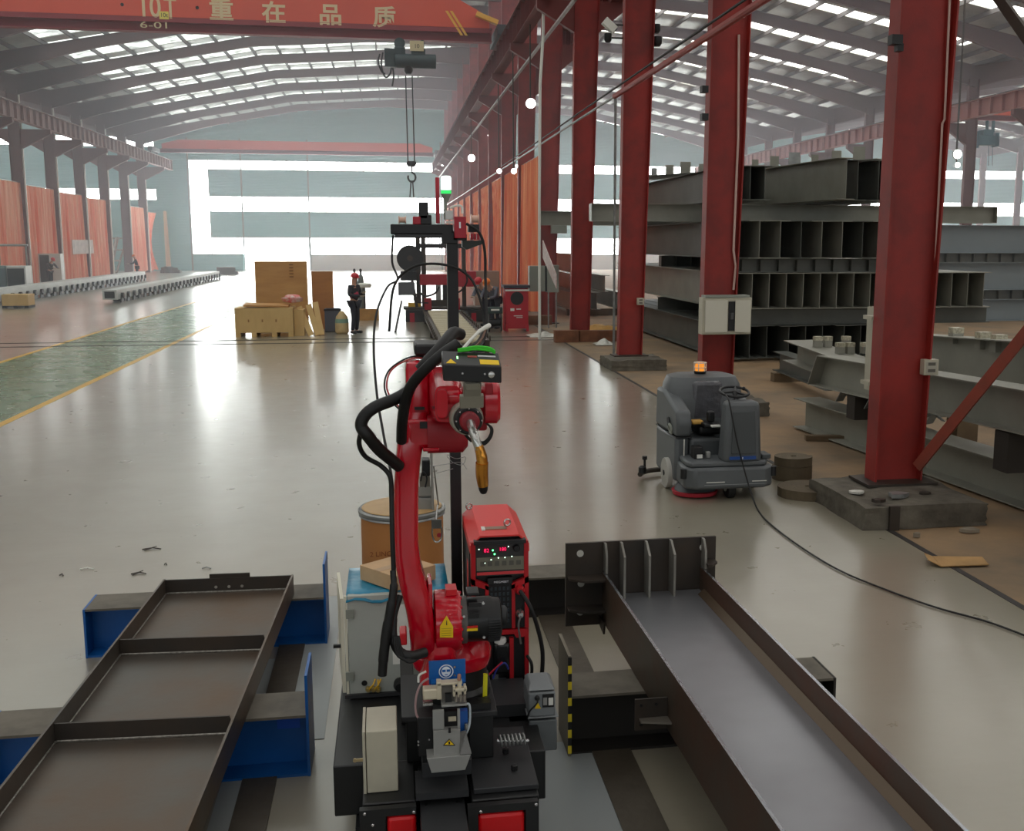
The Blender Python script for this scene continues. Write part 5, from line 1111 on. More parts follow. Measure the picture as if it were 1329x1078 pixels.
MB().lathe(at(596, 882, YS3), [(.008, 0), (.008, .02), (.006, .024)], 12).build('knob', M('knob_copper', (180, 130, 110), .4, .4), t)
m = MB(); PB(m, 549, 568, 894, 909, YS3, .05); m.build('cylinder', CREAM, t, bevel=.006); m = MB(); PB(m, 549, 562, 912, 916, YS3, .04); m.build('bracket', CHROME, t)
m = MB(); PB(m, 573, 592, 889, 911, YS3+.02, .05); m.build('reamer_recess', M('recess', (110, 106, 100), .5), t); m = MB(); PB(m, 578, 586, 900, 913, YS3+.005, .03); m.build('reamer', BLACK, t)
for x in (592, 598, 603): MB().lathe(at(x, 910, YS3-.01), [(.007, 0), (.006, .03)], 10).build('pin', M('pin_grey', (140, 132, 122), .4, .4), t)
m = MB(); PB(m, 573, 606, 913, 918, YS3-.02, .08); m.build('shelf', ALU, t, bevel=.002)
# hopper
a = at(563, 921, YS3-.02); b = at(595, 921, YS3-.02); f0 = YS3-.06
m = MB(); PB(m, 562, 576, 921, 948, YS3-.04, .01); PB(m, 594, 597, 920, 948, YS3-.04, .01); PB(m, 563, 597, 947, 983, YS3-.06, .012); m.build('housing', ALU, t)
m = MB(); PB(m, 564, 596, 948, 985, YS3-.045, .12); m.build('housing_body', ALU, t, bevel=.002)
m = MB(); PB(m, 577, 594, 922, 947, YS3-.0, .02); m.build('window_recess', BLACK, t); m = MB(); PB(m, 582, 592, 930, 936, YS3-.012, .008); m.build('gauge', CREAM, t); m = MB(); PB(m, 582, 585, 944, 951, YS3-.064, .003); m.build('slot', BLACK, t)
yy = YS3-.078
m = MB(); m.prism([at(554, 984, yy), at(611, 979, yy), at(604, 999, yy), at(560, 1003, yy)], (0, .1, 0)); m.build('tray', ALU, t, bevel=.002)
m = MB(); m.prism([at(597, 952, yy+.03), at(605, 950, yy+.06), at(612, 978, yy+.0), at(597, 979, yy+.0)], (0, .02, 0)); m.build('chute', M('chute_grey', (104, 104, 102), .5, .2), t)
m = MB(); m.prism([at(575, 967, YS3-.062), at(591, 967, YS3-.062), at(583, 958.5, YS3-.062)], (0, -.002, 0)); m.build('warning_triangle', BLACK, t)
m = MB(); m.prism([at(577, 966, YS3-.065), at(589, 966, YS3-.065), at(583, 960, YS3-.065)], (0, -.001, 0)); m.build('warning_triangle_face', MATS['label_yellow'], t)
m = MB(); m.bx(at(582, 965, 4).x, at(584, 965, 4).x, YS3-.0675, YS3-.0662, at(583, 965.3, YS3-.066).z, at(583, 962, YS3-.066).z); m.build('warning_sign', BLACK, t)
m = MB(); PB(m, 543, 563, 930, 982, YS3-.0, .1); m.build('side_case', BLACK, t, bevel=.003)
for x, y in ((557, 959), (557, 974), (543, 962), (543, 966)): MB().lathe(at(x, y, YS3-.001), [(.004, 0), (.004, .004)], 8, (0, -1, 0)).build('screw', BOLT, t)
m = MB(); PB(m, 597, 607, 922, 950, YS3+.02, .03); m.build('blue_tank', M('tank_blue', (30, 90, 170), .3), t)
MB().cyl(at(605, 938, YS3+.01), at(605, 946, YS3+.01), .007).build('tank_valve', CHROME, t)
for pts, mm in ((((553, 871), (544, 876), (543, 885)), WHITE), (((556, 880), (546, 888), (540, 905), (540, 925), (547, 938)), M('hose_pinkgrey', (170, 140, 140), .4)), (((603, 914), (609, 914), (610, 930), (608, 945), (600, 962)), M('tube_clear', (190, 200, 205), .3))):
    MB().tube(spline([at(x, y, YS3+.01) for x, y in pts], 6), .0045, 8).build('air_tube', mm, t)
m = MB(); PB(m, 548, 612, 985, 1010, YS3+.035, .1); m.build('stand', DGREY, t, bevel=.003)
# ---------------------------------------------------------------- beige control box on the carriage
t = thing('control_box', 'narrow beige control box with sloping lit top at the left front of the carriage', 'control box', (-.07, 4.1, DZ))
Yb = 4.05
A = [at(474, 1022, Yb), at(517, 1020, Yb), at(515, 947, Yb), at(473, 950, Yb)]; zt = at(490, 905, Yb+.12).z; ztf = A[3].z
m = MB(); x0, x1 = A[0].x+.008, A[1].x; zb = DZ+.001
m.hexa([(x0, Yb, zb), (x1, Yb, zb), (x1, Yb+.19, zb), (x0, Yb+.19, zb), (x0, Yb, ztf), (x1, Yb, ztf), (x1, Yb+.19, ztf+.02), (x0, Yb+.19, ztf+.02)])
m.build('body', BOXM, t, bevel=.004)
m = MB(); m.hexa([(x0-.014, Yb-.001, zb), (x0-.003, Yb-.001, zb), (x0-.003, Yb+.191, zb), (x0-.014, Yb+.191, zb), (x0-.014, Yb-.001, ztf), (x0-.003, Yb-.001, ztf), (x0-.003, Yb+.191, ztf+.02), (x0-.014, Yb+.191, ztf+.02)]); d = m.build('door', BOXM, t)
k = at(466, 986, Yb+.1); MB().bar((x0-.014, k.y, k.z), (x0-.045, k.y, k.z), .006, .012).lathe((x0-.05, k.y, k.z+.0), [(.008, -.004), (.008, .004)], 10, (0, 1, 0)).build('key', M('brass_key', (190, 170, 130), .35, .7), d)
# ---------------------------------------------------------------- grey box on the right side of the carriage
t = thing('junction_box', 'grey plastic junction box with a warning triangle at the carriage right side', 'junction box', (.62, 4.6, DZ))
Yg = 4.55
GPL = M('grey_plastic', (120, 124, 126), .5); GPT = M('smoky_plastic', (96, 100, 102), .25)
m = MB(); PB(m, 686, 721, 897, 931, Yg, .18); m.build('body', GPL, t, bevel=.008)
a = at(686, 897, Yg).z; 
m = MB(); m.hexa([(at(686,897,Yg).x, Yg, a), (at(721,897,Yg).x, Yg, a), (at(721,897,Yg).x, Yg+.18, a), (at(686,897,Yg).x, Yg+.18, a), (at(690,897,Yg).x, Yg+.05, a+.02), (at(716,897,Yg).x, Yg+.05, a+.02), (at(716,897,Yg).x, Yg+.16, a+.02), (at(690,897,Yg).x, Yg+.16, a+.02)]); m.build('lid', GPL, t, bevel=.004)
m = MB(); PB(m, 685, 725, 929, 933, Yg-.01, .2); m.build('rim', GPL, t, bevel=.003)
m = MB(); PB(m, 687, 723, 933, 976, Yg+.0, .16); m.build('lower_tank', GPT, t, bevel=.006)
m = MB(); PB(m, 704, 719, 900, 918, Yg-.003, .002); m.build('display', BLACK, t); m = MB(); PB(m, 712, 718, 905, 915, Yg-.005, .0015); m.build('type_plate', WHITE, t); m = MB(); PB(m, 705, 710, 905, 915, Yg-.005, .0015); m.build('type_plate', ALU, t)
m = MB(); m.prism([at(694, 919, Yg-.002), at(702, 919, Yg-.002), at(698, 911, Yg-.002)], (0, -.002, 0)); m.build('warning_triangle', MATS['label_yellow'], t)
MB().lathe(at(697, 905, Yg), [(.012, 0), (.012, .012), (.008, .02)], 12, (0, -1, 0)).build('cable_gland', BLACK, t)
MB().tube(spline([at(697, 905, Yg-.02), at(697, 912, Yg-.03), at(688, 922, Yg-.03), at(684, 932, Yg)], 5), .004, 6).build('gland_cable', RUBBER, t)
bk = MB().bx(at(660, 900, Yg+.1).x, at(687, 900, Yg+.1).x, Yg+.05, Yg+.12, DZ-.05, DZ+.0).build('bracket', DECK, t)
# ---------------------------------------------------------------- cabinet at the back of the carriage
Yc = 4.98
a, b = at(453, 904, Yc), at(585, 904, Yc); ztc = at(500, 771, Yc).z
t = thing('electrical_cabinet', 'pale grey cabinet under a blue sheet with its side door ajar, left of robot', 'cabinet', ((a.x+b.x)/2, Yc+.3, DZ))
CABM = M('cabinet_grey', (176, 180, 172), .5, noise=(1.5, .2)); CREAMD = M('door_cream', (214, 210, 190), .5)
MB().bx(a.x+.005, b.x, Yc, Yc+.43, DZ+.001, ztc).build('body', CABM, t, bevel=.004)
hx = a.x+.002
m = MB(); d0 = at(444, 890, Yc+.12)
m.hexa([(hx-.012, Yc-.002, DZ+.01), (hx, Yc-.002, DZ+.01), (hx, Yc+.012, DZ+.01), (hx-.012, Yc+.012, DZ+.01), (hx-.012, Yc-.002, ztc), (hx, Yc-.002, ztc), (hx, Yc+.012, ztc), (hx-.012, Yc+.012, ztc)]); m.build('door_edge', CREAMD, t)
m = MB(); m.hexa([(hx-.03, Yc+.0, DZ+.03), (hx-.014, Yc+.0, DZ+.03), (hx-.05, Yc+.42, DZ+.03), (hx-.066, Yc+.42, DZ+.03), (hx-.03, Yc+.0, ztc-.01), (hx-.014, Yc+.0, ztc-.01), (hx-.05, Yc+.42, ztc-.01), (hx-.066, Yc+.42, ztc-.01)]); d = m.build('door', CREAMD, t)
MB().bx(hx-.075, hx-.035, Yc+.1, Yc+.12, .72, .735).build('door_handle', BLACK, d)
for y in (797, 878): m = MB(); PB(m, 449, 459, y-6, y+6, Yc-.012, .01); m.build('hinge', GREYBOX, t)
m = MB(); PB(m, 448, 530, 897, 907, Yc-.02, .018); m.build('bottom_sill', DGREY, t)
MB().lathe(at(473, 886, Yc-.001), [(.014, 0), (.014, .003)], 14, (0, -1, 0)).build('hole_plug', BLACK, t)
for i, (x, dx) in enumerate(((478, 3), (485, 3), (491, 0))):
    p = at(x, 893, Yc); MB().lathe(p, [(.013, 0), (.013, .02), (.01, .025)], 12, (0, -1, 0)).build('cable_gland', M('gland_brass', (184, 160, 100), .35, .7), t); MB().tube([p+Vector((0, -.02, 0)), p+Vector((.008*dx, -.035, .03)), p+Vector((.012*dx, -.02, .055))], .004, 6).build('gland_wire', YELLOW, t)
p = at(519, 886, Yc-.0); MB().lathe(p, [(.03, 0), (.032, .03), (.022, .06)], 16, (0, -1, 0)).build('connector', BLACK, t)
m = MB(); PB(m, 510, 545, 783, 862, Yc-.004, .003); m.build('side_label', WHITE, t)
# blue sheet and carton on the cabinet
BSH = M('blue_film', (34, 140, 176), .3, noise=(5, .3), bump=(12, .3))
rows = []; random.seed(4)
for i in range(9):
    f = i/8; row = []
    for j in range(13):
        x = a.x+(b.x-a.x)*j/12; y = Yc-.012+f*.44; z = ztc+.004+.004*random.random()
        if i == 0: y = Yc-.012; z = ztc-.028+.012*math.sin(j*1.3)
        row.append(Vector((x, y, z)))
    rows.append(row)
MB().quadsheet(rows).build('plastic_sheet', BSH, None, 'blue plastic sheet draped over the grey cabinet top', 'sheet', origin=((a.x+b.x)/2, Yc+.2, ztc), solid=.003)
CT = M('carton_tan', (206, 170, 128), .75, noise=(4, .2)); CTA = M('carton_tape', (176, 140, 96), .4)
z0 = ztc+.012; t = thing('cardboard_carton', 'small taped tan cardboard carton on the blue sheet', 'carton', tuple(at(515, 765, 5.1)), math.radians(0))
zc_ = z0+.001
def top(x, y, z): d = ray(x, y); return Vector((0, 0, CH))+d*((z-CH)/d.z)
hC = .075; c4 = [top(*p, zc_+hC) for p in ((467, 733), (512, 748), (567, 733), (528, 716))]
# square it up: two edge directions from the near corner
near = c4[1]; e1 = (c4[0]-near); e2 = (c4[2]-near); e2 = (e2 - e1.normalized()*e2.dot(e1.normalized())*.9)
loopt = [near, near+e2, near+e1+e2, near+e1]
loopb = [v-Vector((0, 0, hC)) for v in loopt]
m = MB().hexa(loopb+loopt); m.build('body', CT, t, bevel=.002)
mid0, mid1 = near+e1*.5, near+e1*.5+e2; dd = e1.normalized()*.025; m = MB(); m.hexa([mid0-dd, mid1-dd, mid1+dd, mid0+dd]+[v+Vector((0, 0, .001)) for v in (mid0-dd, mid1-dd, mid1+dd, mid0+dd)]); m.build('tape', CTA, t)
# ---------------------------------------------------------------- welding power source
Yw = 4.98
x0, x1 = at(612, 800, Yw).x, at(686, 800, Yw).x; W = x1-x0; t = thing('welding_source', 'red and black welding power source with two glowing red displays', 'welding machine', ((x0+x1)/2, Yw+.3, DZ))
SR = M('source_red', (226, 62, 58), .42); SRD = M('source_frame_red', (186, 24, 34), .4); SBK = M('source_black', (26, 27, 29), .4)
def wz(y): return at(650, y, Yw).z
zT, zB = wz(697), DZ+.002; zmid = wz(826); D = .52
m = MB(); m.prism([(x0+.04, Yw+.03, zT-.0), (x1-.04, Yw+.03, zT-.0), (x1, Yw+.03, zT-.06), (x1, Yw+.03, zmid), (x0, Yw+.03, zmid), (x0, Yw+.03, zT-.06)], (0, D, 0)); m.build('case', SBK, t, bevel=.004)
# red hood with chamfered shoulders
def hood(y, dz, k): return [(x0-.004, y, zT-.075), (x0-.004, y, zT-.035+dz), (x0+.045+k, y, zT+.012+dz), (x1-.045-k, y, zT+.012+dz), (x1+.004, y, zT-.035+dz), (x1+.004, y, zT-.075)]
H1_, H2_ = hood(Yw-.005, 0, 0), hood(Yw+.56, .012, 0)
inner = lambda L, yy: [(x0+.004, yy, L[0][2]), (x0+.004, yy, L[1][2]-.004), (x0+.047, yy, L[2][2]-.008), (x1-.047, yy, L[3][2]-.008), (x1-.004, yy, L[4][2]-.004), (x1-.004, yy, L[5][2])]
m = MB(); o1, o2 = H1_, H2_; i1, i2 = inner(H1_, Yw-.005), inner(H2_, Yw+.56)
m.add(o1+o2+i1+i2, [(k, k+1, 6+k+1, 6+k) for k in range(5)]+[(12+k, 18+k, 18+k+1, 12+k+1) for k in range(5)]+[(k, 12+k, 12+k+1, k+1) for k in range(5)]+[(6+k, 6+k+1, 18+k+1, 18+k) for k in range(5)]+[(0, 6, 18, 12), (5, 17, 23, 11)])
m.build('hood', SR, t)
MB().bx(x0-.004, x0+.002, Yw+.05, Yw+.56, zT-.45, zT-.076).build('side_panel', SBK, t); MB().bx(x0-.006, x0-.0045, Yw+.12, Yw+.2, zT-.6, zT-.16).build('side_stripe', SR, t)
def fp(nm, fx0, fx1, y0, y1, mat, dy=0, th=.012, bev=0, par=None):
    return MB().bx(x0+W*fx0, x0+W*fx1, Yw-dy, Yw-dy+th, wz(y1), wz(y0)).build(nm, mat, par or t, bevel=bev)
fp('panel_hood', .05, .95, 699, 704, SBK, .03, .04, .002)
fp('control_panel', .07, .93, 703, 746, M('panel_dark', (44, 42, 42), .35), .004, .034)
for k in (0, 1): fp('panel_side', (.0, .92)[k], (.08, 1)[k], 702, 750, SRD, .01, .04, .002)
fp('key_field', .1, .92, 722, 739, M('panel_grey', (120, 120, 104), .5), .006, .003)
for k in range(6): fp('key', .16+.125*k, .24+.125*k, 727, 733, M('key_grey', (92, 92, 84), .5), .0085, .003)
LR = pane_mat('display_red', (1, .02, .12, 1), 1.6); LG = pane_mat('led_green_bright', (.1, 1, .25, 1), 5); LW = pane_mat('led_white', (.7, 1, .8, 1), 4)
fp('display', .2, .34, 709, 717, M('display_base', (70, 6, 20), .4), .006, .003); fp('display', .48, .62, 708, 716, MATS['display_base'], .006, .003)
text('digits', '82', .026, LR, (x0+W*.27, Yw-.0085, wz(713)), (1, 0, 0), (0, 0, 1), t, .0005); text('digits', '180', .024, LR, (x0+W*.55, Yw-.0085, wz(712)), (1, 0, 0), (0, 0, 1), t, .0005)
for fx, y, mm in ((.38, 713, LG), (.41, 718, LG), (.24, 729, LW), (.35, 725, LW), (.475, 723, LW), (.59, 723, LW), (.71, 722, LW), (.14, 711, LW), (.65, 709, LW)):
    MB().lathe((x0+W*fx, Yw-.0065, wz(y)), [(.0045 if mm is LG else .0028, 0), (.002, .002)], 10, (0, -1, 0)).build('led', mm, t)
MB().lathe((x0+W*.79, Yw-.006, wz(711)), [(.016, 0), (.016, .014), (.013, .018)], 18, (0, -1, 0)).build('dial', BLACK, t)
m = MB(); z0_ = wz(741); m.prism([(x0+W*.1, Yw-.006, z0_), (x0+W*.92, Yw-.006, z0_), (x0+W*.92, Yw-.014, z0_-.012), (x0+W*.1, Yw-.014, z0_-.012)], (0, .01, .0)); m.build('panel_lip', SRD, t)
text('lettering', 'MEGMEET', .014, SW, (x0+W*.52, Yw-.012, wz(754)), (1, 0, 0), (0, 0, 1), t, .0005, stretch=1.2)
fp('nose', .28, .72, 749, 758, SBK, .008, .03, .003)
# frame legs and vent
for k in (0, 1):
    s = 1-2*k; X = (lambda f: x0+W*(f if k == 0 else 1-f))
    m = MB()
    for poly in ([(0, 748), (.07, 750), (.07, 815), (0, 815)], [(0, 748), (.3, 757), (.3, 764), (0, 756)], [(.24, 757), (.3, 759), (.3, 815), (.24, 815)]):
        m.prism([(X(fx), Yw-.012, wz(y)) for fx, y in poly], (0, .03, 0))
    m.build('front_frame', SRD, t)
    fp('socket_recess', (.07, .76)[k], (.24, .93)[k], 757, 815, BLACK, .0, .03)
fp('vent_panel', .3, .7, 758, 815, BLACK, .006, .03)
for r_ in range(7):
    for c_ in range(5): fp('vent_fin', .335+.072*c_, .37+.072*c_, 761+7*r_, 765+7*r_, M('vent_blue', (40, 50, 58), .35), .009, .004)
p = Vector((x0+W*.84, Yw-.005, wz(765))); MB().lathe(p, [(.024, 0), (.024, .02), (.016, .035)], 16, (0, -1, 0)).build('socket', SRD, t)
p2 = Vector((x0+W*.84, Yw-.005, wz(795))); MB().lathe(p2, [(.02, 0), (.02, .03), (.012, .05)], 14, (0, -1, 0)).build('socket', CHROME, t)
MB().tube(spline([p+Vector((0, -.03, 0)), at(687, 785, Yw-.1), at(697, 812, Yw-.1), at(704, 845, Yw-.08), at(703, 880, Yw-.05), at(700, 905, Yw)], 8), .0105, 10).build('weld_cable', RUBBER, t)
MB().tube(spline([p2+Vector((0, -.05, 0)), at(673, 812, Yw-.06), at(676, 835, Yw-.05)], 6), .005, 8).build('control_cable', GALV, t)
MB().tube(spline([at(684, 850, Yw-.02), at(690, 862, Yw-.04), at(689, 880, Yw-.03), at(683, 892, Yw)], 6), .008, 8).build('cooler_hose', RUBBER, t)
# eyebolts
def ring(c, r, tr, nrm_, mat, nm, par):
    nrm_ = Vector(nrm_).normalized(); a_ = nrm_.orthogonal().normalized(); b_ = nrm_.cross(a_)
    pts = [c+(a_*math.cos(2*PI*i/20)+b_*math.sin(2*PI*i/20))*r for i in range(21)]
    return MB().tube(pts, tr, 8, False).build(nm, mat, par)
e1_ = Vector((x0+.03, Yw+.5, zT+.035)); e2_ = Vector((x0+W*.68, Yw+.12, zT+.04))
for e in (e1_, e2_): ring(e, .016, .005, (.3, -1, 0), CHROME, 'eyebolt', t)
m = MB(); m.bx(x0+W*.28, x0+W*.66, Yw+.09, Yw+.14, zT+.014, zT+.018); m.build('name_plate', M('plate_bronze', (150, 120, 100), .4, .4), t); MB().bx(x0+W*.22, x0+W*.28, Yw+.08, Yw+.14, zT+.014, zT+.02).build('name_plate_end', WHITE, t)
# cooler unit below
m = MB(); m.bx(x0, x1, Yw+.02, Yw+D, zB, zmid-.004); m.build('cooler_case', SBK, t, bevel=.004)
m = MB()
for poly in ([(.72, 820), (1, 816), (1, 826), (.78, 828)], [(.93, 826), (1, 826), (1, 903), (.93, 900)], [(.66, 895), (1, 905), (1, 897), (.72, 888)], [(.66, 828), (.73, 828), (.73, 892), (.66, 895)]):
    m.prism([(x0+W*fx, Yw-.008, wz(min(y, 902))) for fx, y in poly], (0, .028, 0))
m.build('cooler_frame', SRD, t)
MB().bx(x0+W*.02, x0+W*.98, Yw-.006, Yw+.02, wz(823), wz(817)).build('seam_frame', SRD, t)
fp('bottle', .38, .66, 832, 872, M('bottle_black', (24, 24, 26), .25), .03, .08, .015)
MB().lathe((x0+W*.5, Yw+.0, wz(834)), [(.03, 0), (.03, .02), (.026, .028)], 20).build('bottle_cap', M('cap_white', (200, 198, 194), .5), t)
fp('pump_plate', .4, .6, 880, 893, M('pump_grey', (70, 74, 84), .4), .02, .03)
for pts, mm in ((((632, 878), (642, 868), (652, 859)), M('tube_red', (190, 40, 60), .35)), (((640, 880), (646, 866), (655, 860), (660, 868)), M('tube_blue', (50, 60, 150), .35))):
    MB().tube(spline([at(x, y, Yw-.06) for x, y in pts], 6), .0045, 8).build('water_tube', mm, t)
m = MB(); m.bx(x0+W*.34, x0+W*.45, Yw-.03, Yw-.02, wz(896), wz(872)); m.build('pump_bracket', M('chrome_dull', (120, 120, 120), .3, .6), t)
MB().bar(at(629, 915, 4.3), at(630, 874, 4.3), .018, .012, (0, -1, 0)).build('yellow_tag', M('tag_yellow', (222, 214, 30), .5), None, 'yellow vertical tag strip on the black robot base', 'tag', origin=tuple(at(629, 915, 4.3)))
# ---------------------------------------------------------------- mast with beam and signal lamp
Ym = 5.5; mx_ = at(590, 540, Ym).x
t = thing('cable_mast', 'slim black square mast behind the robot carrying a short crossbeam', 'mast', (mx_, Ym, DZ))
zm = at(583, 300, Ym).z
MB().bx(mx_-.028, mx_+.028, Ym-.028, Ym+.028, DZ+.001, zm).build('post', BLACK, t); MB().bx(mx_-.04, mx_+.04, Ym-.06, Ym+.08, DZ+.001, DZ+.02).build('foot_plate', BLACK, t)
def mbx(x0, x1, y0, y1, nm, mat, Y=Ym-.04, dep=.08, bev=.003, par=None): m = MB(); PB(m, x0, x1, y0, y1, Y, dep); return m.build(nm, mat, par or t, bevel=bev)
mbx(507, 588, 291, 304, 'crossbeam', BLACK, bev=.006); mbx(574, 594, 302, 316, 'beam_socket', BLACK); mbx(588, 606, 304, 312, 'side_arm', BLACK)
m = MB(); m.prism([at(600, 312, Ym-.03), at(629, 312, Ym-.03), at(628, 316, Ym-.03), at(606, 324, Ym-.03), at(600, 320, Ym-.03)], (0, .06, 0)); m.build('bracket_plate', M('bracket_dark', (40, 46, 42), .5), t)
mbx(512, 575, 304, 308, 'drip_tray', DGREY)
mbx(544, 556, 262, 285, 'valve', BLACK, bev=.008); mbx(545, 560, 279, 291, 'valve_base', BLACK)
c = at(522, 285, Ym-.04); MB().lathe((c.x-.018, c.y+.04, c.z), [(.02, 0), (.02, .004), (.014, .006), (.014, .032), (.02, .034), (.02, .038)], 20, (1, 0, 0)).build('wire_spool', M('spool_pink', (220, 180, 160), .4), t)
c = at(616, 284, Ym); MB().lathe((c.x-.02, c.y, c.z), [(.024, 0), (.024, .004), (.018, .006), (.018, .036), (.024, .038), (.024, .042)], 20, (1, 0, 0)).build('wire_spool', MATS['spool_pink'], t)
mbx(608, 622, 291, 301, 'spool_bracket', BLACK)
mbx(536, 547, 281, 291, 'red_module', RBD); mbx(590, 605, 281, 309, 'red_module', RBD, Ym-.07); mbx(596, 598, 288, 296, 'module_label', SW, Ym-.0725, .002, 0)
for k in range(3): mbx(611+4*k, 614+4*k, 303, 311, 'terminal', RBD)
mbx(566, 570, 230, 290, 'red_strip', RBD, Ym, .02, .002)
ab = at(590, 287, Ym); MB().bx(ab.x-.045, ab.x+.035, Ym-.04, Ym+.04, ab.z-.012, ab.z).build('lamp_foot', M('alloy_white', (200, 200, 196), .4, .3), t)
mbx(578, 588, 273, 285, 'lamp_socket', MATS['alloy_white'], Ym-.02, .04); MB().lathe((at(578, 270, Ym).x, Ym, at(578, 285, Ym).z), [(.009, 0), (.009, .1)], 10).build('lamp_stem', GREYBOX, t)
MB().tube(spline([at(584, 270, Ym-.02), at(592, 267, Ym-.02), at(599, 268, Ym-.02), at(600, 277, Ym-.02)], 6), .006, 8).build('white_hose', WHITE, t)
lt = thing('signal_lamp', 'glowing white and green signal lamp on top of the black mast', 'signal lamp', tuple(at(579, 262, Ym)))
lx = at(579, 250, Ym)
def lz(y): return at(579, y, Ym).z
MB().lathe((lx.x, Ym, lz(228)), [(.0, 0.0), (.022, -.002), (.026, -.01), (.026, lz(246)-lz(228))], 24).build('white_segment', pane_mat('lamp_white_green', (.8, 1, .9, 1), 2.2), lt)
MB().lathe((lx.x, Ym, lz(251)), [(.026, 0), (.026, lz(247)-lz(251))], 24).build('green_segment', pane_mat('lamp_green', (.05, .75, .15, 1), 1.2), lt)
MB().lathe((lx.x, Ym, lz(262)), [(.012, 0), (.014, .01), (.026, lz(251.5)-lz(262))], 20).build('base', GREYBOX, lt)
mast = bpy.data.objects['cable_mast']
# cables from the mast
def cable(nm, pts, r, lab, mat=RUBBER, n=8, par=None):
    P = spline([at(*p) for p in pts], 8)
    if par: return MB().tube(P, r, n).build(nm, mat, par)
    return MB().tube(P, r, n).build(nm, mat, None, lab, 'cable', origin=tuple(P[-1]))
cable('hanging_cable', [(510, 305, 5.4), (509, 340, 5.4), (516, 362, 5.3), (503, 372, 5.2), (489, 405, 5.0), (485, 450, 4.8), (489, 510, 4.6), (498, 565, 4.4), (508, 618, 4.16), (510, 640, 4.12)], .0055, 'long thin black cable looping from the mast crossbeam to the robot arm')
cable('hanging_cable', [(605, 290, 5.4), (622, 302, 5.4), (629, 325, 5.4), (630, 360, 5.4), (631, 390, 5.3), (631, 425, 5.2), (626, 445, 5.1), (612, 458, 4.7), (603, 455, 4.3)], .007, 'black cable hanging right of the mast down behind the sensor')
cable('hanging_cable', [(505, 430, 5.4), (512, 370, 5.4), (540, 345, 5.4), (580, 344, 5.38), (608, 358, 5.35), (622, 385, 5.3), (628, 420, 5.25), (622, 440, 5.1), (606, 452, 4.6), (599, 450, 4.25)], .0065, 'black cable arching across the mast to the robot hoses')
for i, pts in enumerate((((580, 590), (592, 595), (604, 593), (600, 603), (588, 600), (580, 592)), ((560, 605), (580, 602), (598, 600), (606, 609)), ((566, 614), (588, 608)))):
    cable('loose_wire', [(x, y, 5.38) for x, y in pts], .0015, ('thin wire curled around the black mast', 'thin wire sticking out across the mast', 'short thin wire end left of the mast')[i], GALV, 5, mast)
# ---------------------------------------------------------------- wire drum
c = Vector((at(522, 660, 7.35).x, 7.55, 0)); R_ = .30; t = thing('wire_drum', 'tan fibre wire drum with a galvanised clamp ring behind the cabinet', 'drum', tuple(c))
DRM = M('fibre_drum', (190, 128, 70), .6, noise=(1.2, .5, 5), c2=(160, 100, 54)); zl = .80
MB().lathe(c, [(R_-.01, 0), (R_-.005, .02), (R_-.005, zl-.03)], 48).build('shell', DRM, t); 
MB().lathe(c+Vector((0, 0, zl-.05)), [(R_-.004, 0), (R_+.01, .005), (R_+.004, .018), (R_+.014, .03), (R_+.014, .045), (R_+.002, .055), (R_-.02, .05)], 48).build('clamp_ring', GALV, t)
MB().lathe(c+Vector((0, 0, zl+.006)), [(R_-.012, 0), (R_-.02, .006), (R_-.1, .008), (.01, .01)], 40).build('lid', M('drum_lid', (190, 156, 106), .5, noise=(3, .5), c2=(156, 122, 80)), t)
yF = at(567, 690, 7.28).y
lk = MB(); PB(lk, 560, 573, 674, 686, 7.245, .012); lk.build('latch_plate', CHROME, t); 
pts = [at(561, 684, 7.235), at(561, 694, 7.235), at(564, 702, 7.235), at(568, 703, 7.235), at(572, 700, 7.235), at(573.5, 692, 7.235), at(573, 684, 7.235)]; MB().tube(spline(pts, 4), .006, 8).build('latch_loop', CHROME, t); MB().lathe(at(570, 694, 7.245), [(.016, 0), (.016, .006)], 14, (0, -1, 0)).build('latch_seal', M('seal_red', (160, 40, 50), .5), t)
MB().cyl(at(566, 674, 7.24), at(568, 655, 7.3), .006).build('latch_rod', CHROME, t)
text('stencil', '2 LINCO', .05, M('stencil_brown', (130, 66, 30), .7), (c.x-.135, 7.252, at(500, 719, 7.25).z), (1, 0, 0), (0, 0, 1), t, .0008)
t = thing('wire_feed_hood', 'grey wire feed hood with rods standing on the wire drum lid', 'wire feeder', (at(556, 650, 7.4).x, 7.4, zl))
FG = M('feeder_grey', (140, 138, 132), .5)
zf = zl+.002
def wbx(x0, x1, y0, y1, nm, mat, Y=7.4, dep=.12, bev=.003): a, b = at(x0, y1, Y), at(x1, y0, Y); return MB().bx(a.x, b.x, Y, Y+dep, max(a.z, zf), b.z).build(nm, mat, t, bevel=bev)
wbx(542, 563, 646, 662, 'lower_box', FG); wbx(543, 562, 631, 644, 'upper_box', FG); wbx(545, 558, 618, 632, 'neck', M('feeder_brown', (112, 106, 96), .5))
MB().cyl(at(562, 662, 7.38), at(559.5, 585, 7.38), .009).build('rod', FG, t); MB().cyl(at(569, 655, 7.42), at(563, 605, 7.42), .005).build('rod', M('feeder_brown', (112, 106, 96), .5), t)
wbx(548, 558, 597, 618, 'motor', BLACK, bev=.008); MB().tube(spline([at(546, 624, 7.38), at(549, 612, 7.36), at(554, 620, 7.36), at(552, 632, 7.36)], 5), .006, 6).build('loop', BLACK, t)
